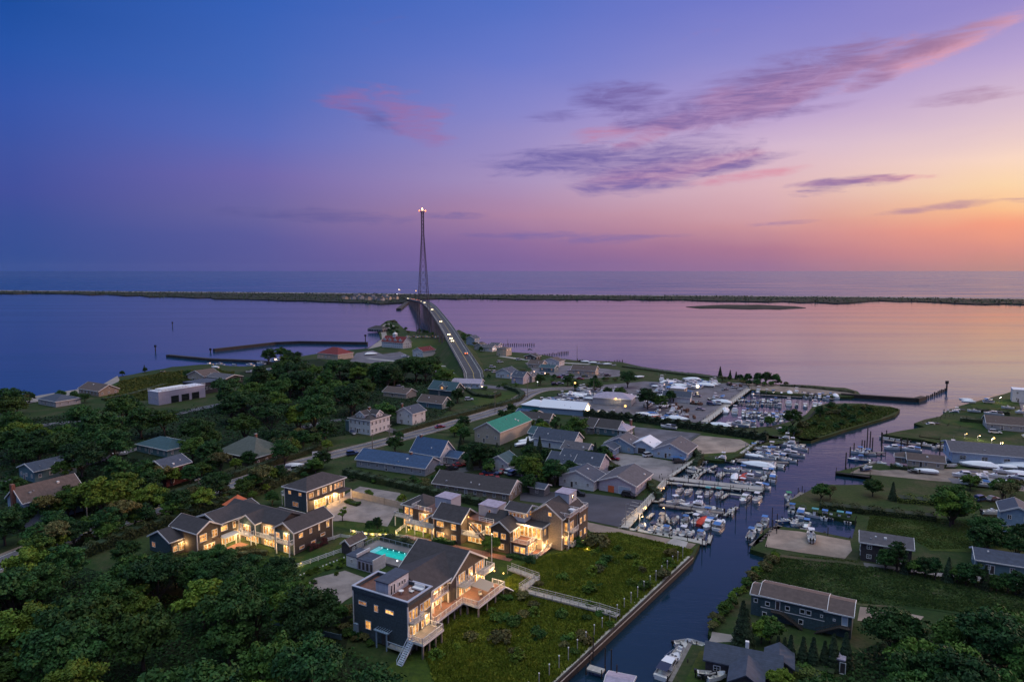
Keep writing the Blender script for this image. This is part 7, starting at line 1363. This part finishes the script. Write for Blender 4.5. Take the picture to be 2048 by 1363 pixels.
# floating platform left of the marina end
fillpoly('slipway',[c4(680,1120),c4(870,1170),c4(840,1240),c4(560,1210)],1.3,'concrete')
def mpile(px, py, h=3., r=.12):
    x,y,_ = G(px,py,0); t = thing('mooring_pile','','pile',(x,y,0)); MB().cyl((0,0,-1),(0,0,h),r,r*.9,6).build('pile','pile_dark',t); t['group']='mooring piles standing in the water'; later(t,'slim dark mooring pile'); return t
for zx,zy,h in [(590,640,2.5),(1145,690,4.5),(1290,690,4.),(1480,900,4),(1620,760,4),(1680,700,3.5),(1160,1130,5),(1050,1300,3.5),(1060,380,3),(1100,380,3),(1160,390,3),(1310,410,3.5),(1410,420,3.5),(1515,410,3),(1300,960,3),(575,950,4.5),(650,990,3),(940,1000,3),(1080,600,2.5),(955,620,2.5),(1240,690,3.),(1945,930,4.5),(2010,945,3),(660,510,2.5),(1830,380,3),(1995,400,3),(1925,470,2.5)]:
    x,y = c4(zx,zy); mpile(x,y,h)
for i in range(46): zx = random.uniform(900,1780); zy = random.choice([390,445,500,540,575,610])+random.uniform(-8,8); x,y = c3(zx,zy); (mpile(x,y,random.uniform(2.2,4)) if zy<480 or zx<1500 else None)
for zx,zy,h in [(255,990,6),(300,870,4),(338,830,4),(418,800,4),(470,770,8),(500,770,6.5),(445,790,3.5),(525,770,4),(617,800,7),(665,670,3),(615,690,3),(810,800,5),(870,780,4),(1010,790,3.5),(1200,830,5),(1590,850,3.5),(1240,450,3)]:
    x,y = c5(zx,zy); mpile(x,y,h,.22)
for px,py,h in [(1545,1068,4),(1553,1075,3),(1710,1060,3.5),(1655,1080,3.5),(1648,1030,2.5),(1700,1040,2.5),(1596,990,2.5),(1604,986,2.5),(1186,1320,4.5),(1210,1338,4.2),(1222,1352,5),(1233,1373,4)]: mpile(px,py,h,.12)
# ---------------------------------------------------------------- cars
def car_proto(key, body, suv=False, name='parked_car'):
    t = thing(name, None, 'car', (0,0,-500)); L, W = 4.7, 1.8; h = .95 if suv else .82; tp = 1.75 if suv else 1.42
    MB().ext([(-L/2,.35),(L/2,.35),(L/2,h*.8),(L/2-.1,h*.92),(L*.22,h),(-L*.45,h+.03),(-L/2,h*.9)],-W/2,W/2,'y').build('body',body,t)
    a,b,c_2,d_ = (-L*.47 if suv else -L*.38),(L*.22),(-L*.42 if suv else -L*.22),(L*.05)
    g = MB().add([(a,-W*.46,h),(b,-W*.46,h),(b,W*.46,h),(a,W*.46,h),(c_2,-W*.38,tp-.06),(d_,-W*.38,tp-.06),(d_,W*.38,tp-.06),(c_2,W*.38,tp-.06)],[(0,1,5,4),(1,2,6,5),(2,3,7,6),(3,0,4,7),(4,5,6,7)]).build('windows','glass_dark',t)
    MB().box(c_2-.03,d_+.03,-W*.39,W*.39,tp-.05,tp).build('roof',body,t)
    for x in (-L*.31,L*.31):
        for s in (-1,1): w = MB().cyl((x,s*(W/2-.16),.33),(x,s*(W/2+.02),.33),.33,n=10).build('wheel','rubber',t)
    for s in (-1,1): MB().box(L/2-.02,L/2+.03,s*.62-.16,s*.62+.16,.55,.70).build('headlight','chrome',t); MB().box(-L/2-.03,-L/2+.02,s*.66-.14,s*.66+.14,.62,.76).build('taillight','hull_red',t)
    TP[key] = hide_proto(t)
for k,b,s in [('c_blk','car_black',True),('c_wht','car_white',True),('c_red','car_red',False),('c_blu','car_blue',True),('c_gry','car_grey',False)]: car_proto(k,b,s)
CD = {'c_blk':'black parked car','c_wht':'white parked car','c_red':'red parked car','c_blu':'dark blue parked car','c_gry':'grey parked car'}
def car(k,px,py,a,label=None):
    x,y,_ = G(px,py,1.3); t = dup(TP[k],(x,y,1.32),R(a),1.,label,'parked cars of the village')
    if not label: later(t,CD[k])
    return t
car('c_blk',1155,990,-15,'black parked car at the top of the asphalt lot'); car('c_wht',1297,912,30,'white parked car before the white-roofed garage'); car('c_blk',1358,925,10,'dark parked car beside the tarped boat and broad garage')
car('c_blu',705,909,28,'dark blue car driving on the main road past the blue roof')
for k,px,py,a in [('c_blk',893,935,20),('c_blk',903,939,20),('c_red',918,932,20),('c_blu',885,938,20),('c_red',965,955,10),('c_red',985,957,10),('c_red',1163,918,20),('c_blk',1262,988,-20) if False else ('c_blk',1258,993,-30),('c_wht',1990,866,-20),('c_blu',1962,1000,20),('c_gry',1985,1000,20),('c_red',1300,795,60),('c_wht',1340,832,20),('c_gry',1350,836,10),('c_blk',1365,838,20),('c_wht',650,870,30),('c_wht',760,745,0) if False else ('c_wht',800,775,20),('c_gry',1128,752,10),('c_wht',1140,745,30),('c_blk',1110,770,20),('c_gry',1120,768,0),('c_wht',938,800,10),('c_gry',640,910,30) ,('c_wht',595,940,20),('c_blk',1215,752,20),('c_wht',1205,750,20),('c_gry',1060,700,0),('c_wht',1038,720,20),('c_wht',1000,725,20),('c_red',880,855,30),('c_wht',985,735,0),('c_gry',975,742,20),('c_wht',990,745,40),('c_gry',1450,780,30),('c_wht',1470,775,30),('c_blk',1460,770,30),('c_blk',1395,790,60),('c_gry',1100,805,40)]:
    car(k,px,py,a)
for i in range(26): car(_rb.choice(['c_wht','c_gry','c_blk','c_blu','c_red']),*_rb.choice([(1060+_rb.uniform(-20,120),752+_rb.uniform(-10,8)),(1430+_rb.uniform(-40,40),812+_rb.uniform(-20,8)),(1200+_rb.uniform(-30,30),925+_rb.uniform(-8,8)),(1000+_rb.uniform(-30,30),948+_rb.uniform(-3,3))]),_rb.choice([60,-30,150]))
for i in range(14): car(['c_wht','c_gry','c_blk'][i%3],815+i*6.2,674+(i%2)*1.2,70)
# moving cars on the bridge with lit lamps
LMP = {}
def bcar(px, py, toward, n=1):
    best = min(BQ, key=lambda p: abs(PJ(p.x,p.y,p.z)[1]-py)); 
    # refine along the deck
    for i in range(len(BQ)-1):
        y0 = PJ(*BQ[i])[1]; y1 = PJ(*BQ[i+1])[1]
        if (y0-py)*(y1-py) <= 0 and y0 != y1: best = BQ[i].lerp(BQ[i+1],(y0-py)/(y0-y1)); break
    side = -2.4 if toward else 2.4; side = side*-1
    p = best+bnor*side+Vector((0,0,.12)); a = math.atan2(bdir.y,bdir.x)+(math.pi if toward else 0); t = dup(TP['c_gry'],tuple(p),a,1.25,None,'cars driving over the long bridge'); t.name='car'
    mb = MB(); k = 'lamp_white' if toward else 'lamp_red'; x = 2.42 if toward else -2.42
    r = .42
    for s in (-1,1): mb.sphere((x,s*.62,.7),r if toward else r*.7,6,4)
    mb.build('headlamp' if toward else 'tail_lamp',k if toward else 'lamp_red',t); later(t,('oncoming car with bright headlights' if toward else 'departing car with red tail lamps'))
for px,py,tw in [(936,708,0),(908,683,1),(906,678,1),(900,670,1),(888,644,1),(864,620,1),(852,603,1),(856,601,0),(843,600,0),(838,599,0),(832,598,0),(815,597,1),(818,597.3,1),(850,606,1)]: bcar(px,py,tw)
# ---------------------------------------------------------------- lattice tower
X,Y,_ = G(848,668,1.2); t = thing('radio_mast','very tall lattice mast with red beacons beside the bridge','mast',(X,Y,1.2),R(20)); HT = 134.
def bw(z): return 9.5*(1-z/70)*.72+2.4 if z < 92 else 2.0
def hw(z): return 7.0-5.8*(z/108) if z < 108 else 1.2
lv = [0,13,25,36,46,55,63,70,77,83,88,92,96,100,104,108,112,116,120,124,128,131]
def corners(z): w = hw(z); return [(w,w,z),(-w,w,z),(-w,-w,z),(w,-w,z)]
leg=[MB() for _ in range(4)]; br=MB()
for i in range(len(lv)-1):
    a,b = corners(lv[i]),corners(lv[i+1])
    for k in range(4): leg[k].bar(a[k],b[k],.42); j=(k+1)%4; br.bar(a[k],b[j],.2); br.bar(a[j],b[k],.2); br.bar(b[k],b[j],.2)
for k in range(4): leg[k].build('leg','steel_lattice',t)
br.build('bracing','steel_lattice',t); MB().box(-2.4,2.4,-2.4,2.4,131,131.5).build('top_platform','steel_lattice',t); MB().cyl((0,0,131),(0,0,136),.15).build('antenna','steel_lattice',t)
for x in (-3.4,0,3.4): MB().sphere((x,0,132.3 if x else 133.5),1.0 if x==0 else .75,8,6).build('beacon','lamp_red' if x else 'lamp_warm',t)
MB().bar((-3.4,0,131.6),(3.4,0,131.6),.2).build('beacon_arm','steel_lattice',t)
lamp(t,0,-1,134.5,1500,(1,.35,.15),vis=False)
# ---------------------------------------------------------------- utility poles, street lamps, lit lamps
def pole(px,py,h,label,arm=True,transformer=False):
    x,y,_ = G(px,py,1.2); t = thing('utility_pole',label,'utility pole',(x,y,1.2),R(60)); MB().cyl((0,0,0),(0,0,h),.17,.12,7).build('post','pole_wood',t)
    if arm: MB().box(-1.2,1.2,-.07,.07,h-.6,h-.45).build('crossarm','pole_wood',t); mb=MB(); [mb.cyl((q,0,h-.45),(q,0,h-.25),.07) for q in (-1.1,-.5,.5,1.1)]; mb.build('insulators','white',t)
    if transformer: MB().cyl((.35,0,h-2.3),(.35,0,h-1.4),.28).build('transformer','grey_metal',t)
    return t
pole(399,1004,7.5,'utility pole with transformer right of the dark red house',transformer=True); pole(97,1080,6.2,'utility pole with pale crossarm at the left road end'); pole(177,1074,8.,'thin leaning pole under the bright trees',arm=False); pole(745,906,7.5,'utility pole on the main road by the long blue roof'); pole(779,877,6.,'utility pole right of the large white dormer house'); pole(990,826,11.,'tall utility pole where the main road bends'); pole(1055,795,10.,'utility pole beside the road junction'); pole(1187,806,12.,'utility pole in the boatyard trees',arm=False); pole(1015,690,6,'thin pole by the bay road',arm=False); pole(1172,870,4,'short pole by the shingled cottage',arm=False); pole(1154,722,12,'thin pole on the boatyard shore',arm=False)
def street(px,py,h,label,m='lamp_white',pw=60,col=(1.,.72,.4),r=.3,cat='street lamp',pm='grey_metal'):
    x,y,_ = G(px,py,1.2); t = thing('street_lamp',label,cat,(x,y,1.2)); MB().cyl((0,0,0),(0,0,h),.12,.08,6).build('post',pm,t); MB().bar((0,0,h),(.8,0,h+.1),.1).build('arm',pm,t)
    if m: MB().sphere((.8,0,h-.05),r,8,6).build('lamp_head',m,t); 
    if m and pw: lamp(t,.8,0,h-.3,pw,col,vis=False)
    return t
street(1147,790,7.,'orange street lamp above the boatyard entrance','lamp_warm',250,r=.5); street(1247,832,5,'warm lamp in front of the lilac-roofed shed','lamp_warm',200,r=.5); street(1228,812,4,'bright lamp at the left corner of the lilac-roofed shed','lamp_warm',200,r=.45); street(1392,786,4,'white floodlight on the cream yard workshop','lamp_white',400,r=.9)
street(1285,1032,2.6,'warm quay lamp beside the parking bays','lamp_warm',140,(1,.6,.25),r=.35); street(1279,1046,2,'second warm lamp low on the quay','lamp_warm',60,r=.2); street(1251,1050,6.,'tall unlit post at the lot corner',None,0); street(1322,985,1.6,'small orange lamp on the quay walkway','lamp_warm',60,(1,.5,.2),r=.2)
for i,(px,py,h,p,l) in enumerate([(1983,890,3,500,'bright yellow flood lamp at the pale workshop corner'),(2000,905,4,200,'lamp on a post before the pale workshop'),(2038,910,3,150,'warm lamp at the far end of the pale workshop'),(2046,822,3,120,'orange lamp on the upper right shore'),(1955,880,2,60,'small wall lamp of the workshop'),(1929,876,2,30,'faint wall lamp of the workshop'),(1998,805,3,60,'bright white lamp on the upper right lawn'),(2028,922,2,60,'low lamp on the workshop quay')]): street(px,py,h,l,'lamp_warm' if i not in (6,) else 'lamp_white',p,r=.2 if i else .35)
street(1437,1062,3,'thin lamp post by the grass lot quay',None,0) if False else street(1490,912,5,'thin unlit lamp post by the grass lot quay',None,0)
for i,(px,py,c_3) in enumerate([(798,583,'lamp_white'),(763,600,'lamp_warm'),(768,594,'lamp_warm'),(832,586,'lamp_warm'),(794,593,'lamp_cool'),(800,584,'lamp_warm')]):
    x,y,_ = G(px,py,2.2); t = thing('street_lamp','','street lamp',(x,y,2.2)); MB().cyl((0,0,0),(0,0,6),.3,.2,5).build('post','grey_metal',t); MB().sphere((0,0,7),1.3 if i in (0,3) else .8,6,5).build('lamp_head',c_3,t); t['group']='distant lamps on the barrier island'; later(t,'distant lit lamp')
for px,py in [(1009,700),(994,705),(1075,772),(988,703),(1187,743),(941,683)]:
    x,y,_ = G(px,py,1.2); t = thing('porch_lamp','','lamp',(x,y,1.2)); MB().cyl((0,0,0),(0,0,2.4),.08,.08,5).build('post','grey_metal',t); MB().sphere((0,0,2.6),.3,6,5).build('lamp_head','lamp_cool',t); t['group']='small lit lamps of the bay houses'; later(t,'small lit white lamp')
# parking bay stripes, crab pots, yard gear, kerb stones
for i in range(9):
    a = c4(150-i*22,655+i*42); b = c4(310-i*30,690+i*36); strip('bay_line',[a,b],.16,1.33,'lane_paint')
def gear(px,py,w,d,h,m,label,n=14):
    x,y,_ = G(px,py,1.2); t = thing('gear_pile',label,'gear pile',(x,y,1.25),R(-25)); rnd = random.Random(int(px)); mb = MB(); mb2=MB()
    for i in range(n): a=rnd.uniform(-w/2,w/2); b=rnd.uniform(-d/2,d/2); z0=0; hh=rnd.uniform(.4,1)*h; (mb if i%3 else mb2).box(a-.5,a+.5,b-.4,b+.4,z0,hh)
    mb.build('crates',m,t); mb2.build('pots','pile_dark',t); return t
for px,py,w,d,h,m,l in [(1314,834,10,4,1.4,'pot_orange','orange heap of fishing gear by the tall hedge'),(1345,815,10,8,2.2,'rust','rusty stack of crates in the boatyard middle'),(1362,823,9,6,1.8,'rust','brown gear heap right of the rusty crates'),(1338,800,9,5,2.,'pot_orange','reddish gear stack below the white yard shed'),(1392,808,6,4,1.4,'rust','dark gear heap beside the white yard shed'),(1375,835,7,4,1.2,'rust','low gear heap near the tall hedge end'),(1355,800,5,4,2,'rust','dark crates next to the white yard shed'),(1475,772,8,4,1.2,'rust','gear heap on the basin corner')]: gear(px,py,w,d,h,m,l)
for i in range(9):
    x,y,_ = G(1522+i*4.4,1082-i*4.8,1.3); t = thing('quay_block','','block',(x,y,1.25),R(20)); MB().box(-.5,.5,-.12,.12,0,.35).build('block','wood_grey',t); t['group']='low timber blocks on the gravel quay'; later(t,'low timber block on the quay')
wlog = wall('log','pale log lying by the small tent fence','log',[(1437,866),(1466,869)],.5,1.7,'white',1.3)
t = thing('signboard','pale notice board standing at the road corner','sign',tuple(G(631,916,1.2)),R(20)); MB().box(-1.1,1.1,-.06,.06,.8,2.6).build('board','white',t); mb=MB(); [mb.box(a-.07,a+.07,-.05,.05,0,.8) for a in (-.9,.9)]; mb.build('post','pole_wood',t)
# white marker stones along the gravel drive
for i in range(16):
    x,y = ST(57.5+i*.15,20.5+i*1.0) ; t = thing('edging_stone','','stone',(x+1.2,y,1.25),random.uniform(0,3)); MB().add([(-.2,-.15,0),(.2,-.15,0),(.2,.15,0),(-.2,.15,0),(-.12,-.1,.2),(.13,-.08,.22),(.1,.1,.18),(-.1,.08,.2)],[(0,1,5,4),(1,2,6,5),(2,3,7,6),(3,0,4,7),(4,5,6,7)]).build('stone','white',t); t['group']='white stones edging the gravel drive'; later(t,'small white edging stone')
# more landmarks for the place phrases
for x,y,p in [(1150,777,'boatyard trees'),(1290,815,'big yard tree'),(1585,850,'dark basin tree'),(1905,1010,'big round lawn tree'),(1700,830,'grassy spit'),(1340,990,'broad marina pier'),(1330,1040,'southern marina dock'),(1440,935,'wrapped yacht'),(1530,800,'upper basin'),(1400,780,'boatyard'),(1560,1070,'gravel quay'),(1650,1045,'small basin'),(1950,930,'large wrapped yacht'),(1760,880,'east inlet mouth'),
 (1100,1250,'marsh'),(420,1150,'tree belt below the L-shaped house'),(150,1250,'lower left corner woods'),(1900,1300,'lower right corner woods'),(90,1060,'left road end'),(960,790,'road bend lawn'),(740,740,'station parking'),(870,1350,'bottom middle edge'),(400,1300,'bottom woods'),(600,760,'woods below the bay harbour'),(1470,1210,'canal curve'),(1840,1150,'row of roadside trees'),(350,850,'woods by the modern house'),(250,960,'bright tree clump'),(560,860,'broad crowned woods')]: landmark(x,y,p)
finish_labels()
# remove the prototypes, keep only placed copies
def kill(o):
    for c in KIDS.get(o.name, []): kill(c)
    bpy.data.objects.remove(o, do_unlink=True)
for o in PROTO: kill(o)
_long = [o['label'] for o in bpy.data.objects if o.parent is None and 'label' in o and len(o['label'].split()) > 16]
print('LONG', len(_long), _long[:12])
# ---------------------------------------------------------------- haze over the bay
if HAZE:
    hz = MB().box(-7000,7000,-420,9500,-2.2,150).build('haze','white'); hm = bpy.data.materials.new('haze'); hm.use_nodes = True; T = NT(hm.node_tree)
    T.n.remove(T.n['Principled BSDF']); pv = T.node('ShaderNodeVolumePrincipled', inp={'Color': (.72,.78,1.,1), 'Density': 8e-6, 'Anisotropy': .3}); T.l.new(pv.outputs[0], T.n['Material Output'].inputs['Volume'])
    hz.data.materials.clear(); hz.data.materials.append(hm); hz['kind'] = 'stuff'; hz['label'] = 'thin blue evening haze over the bay'
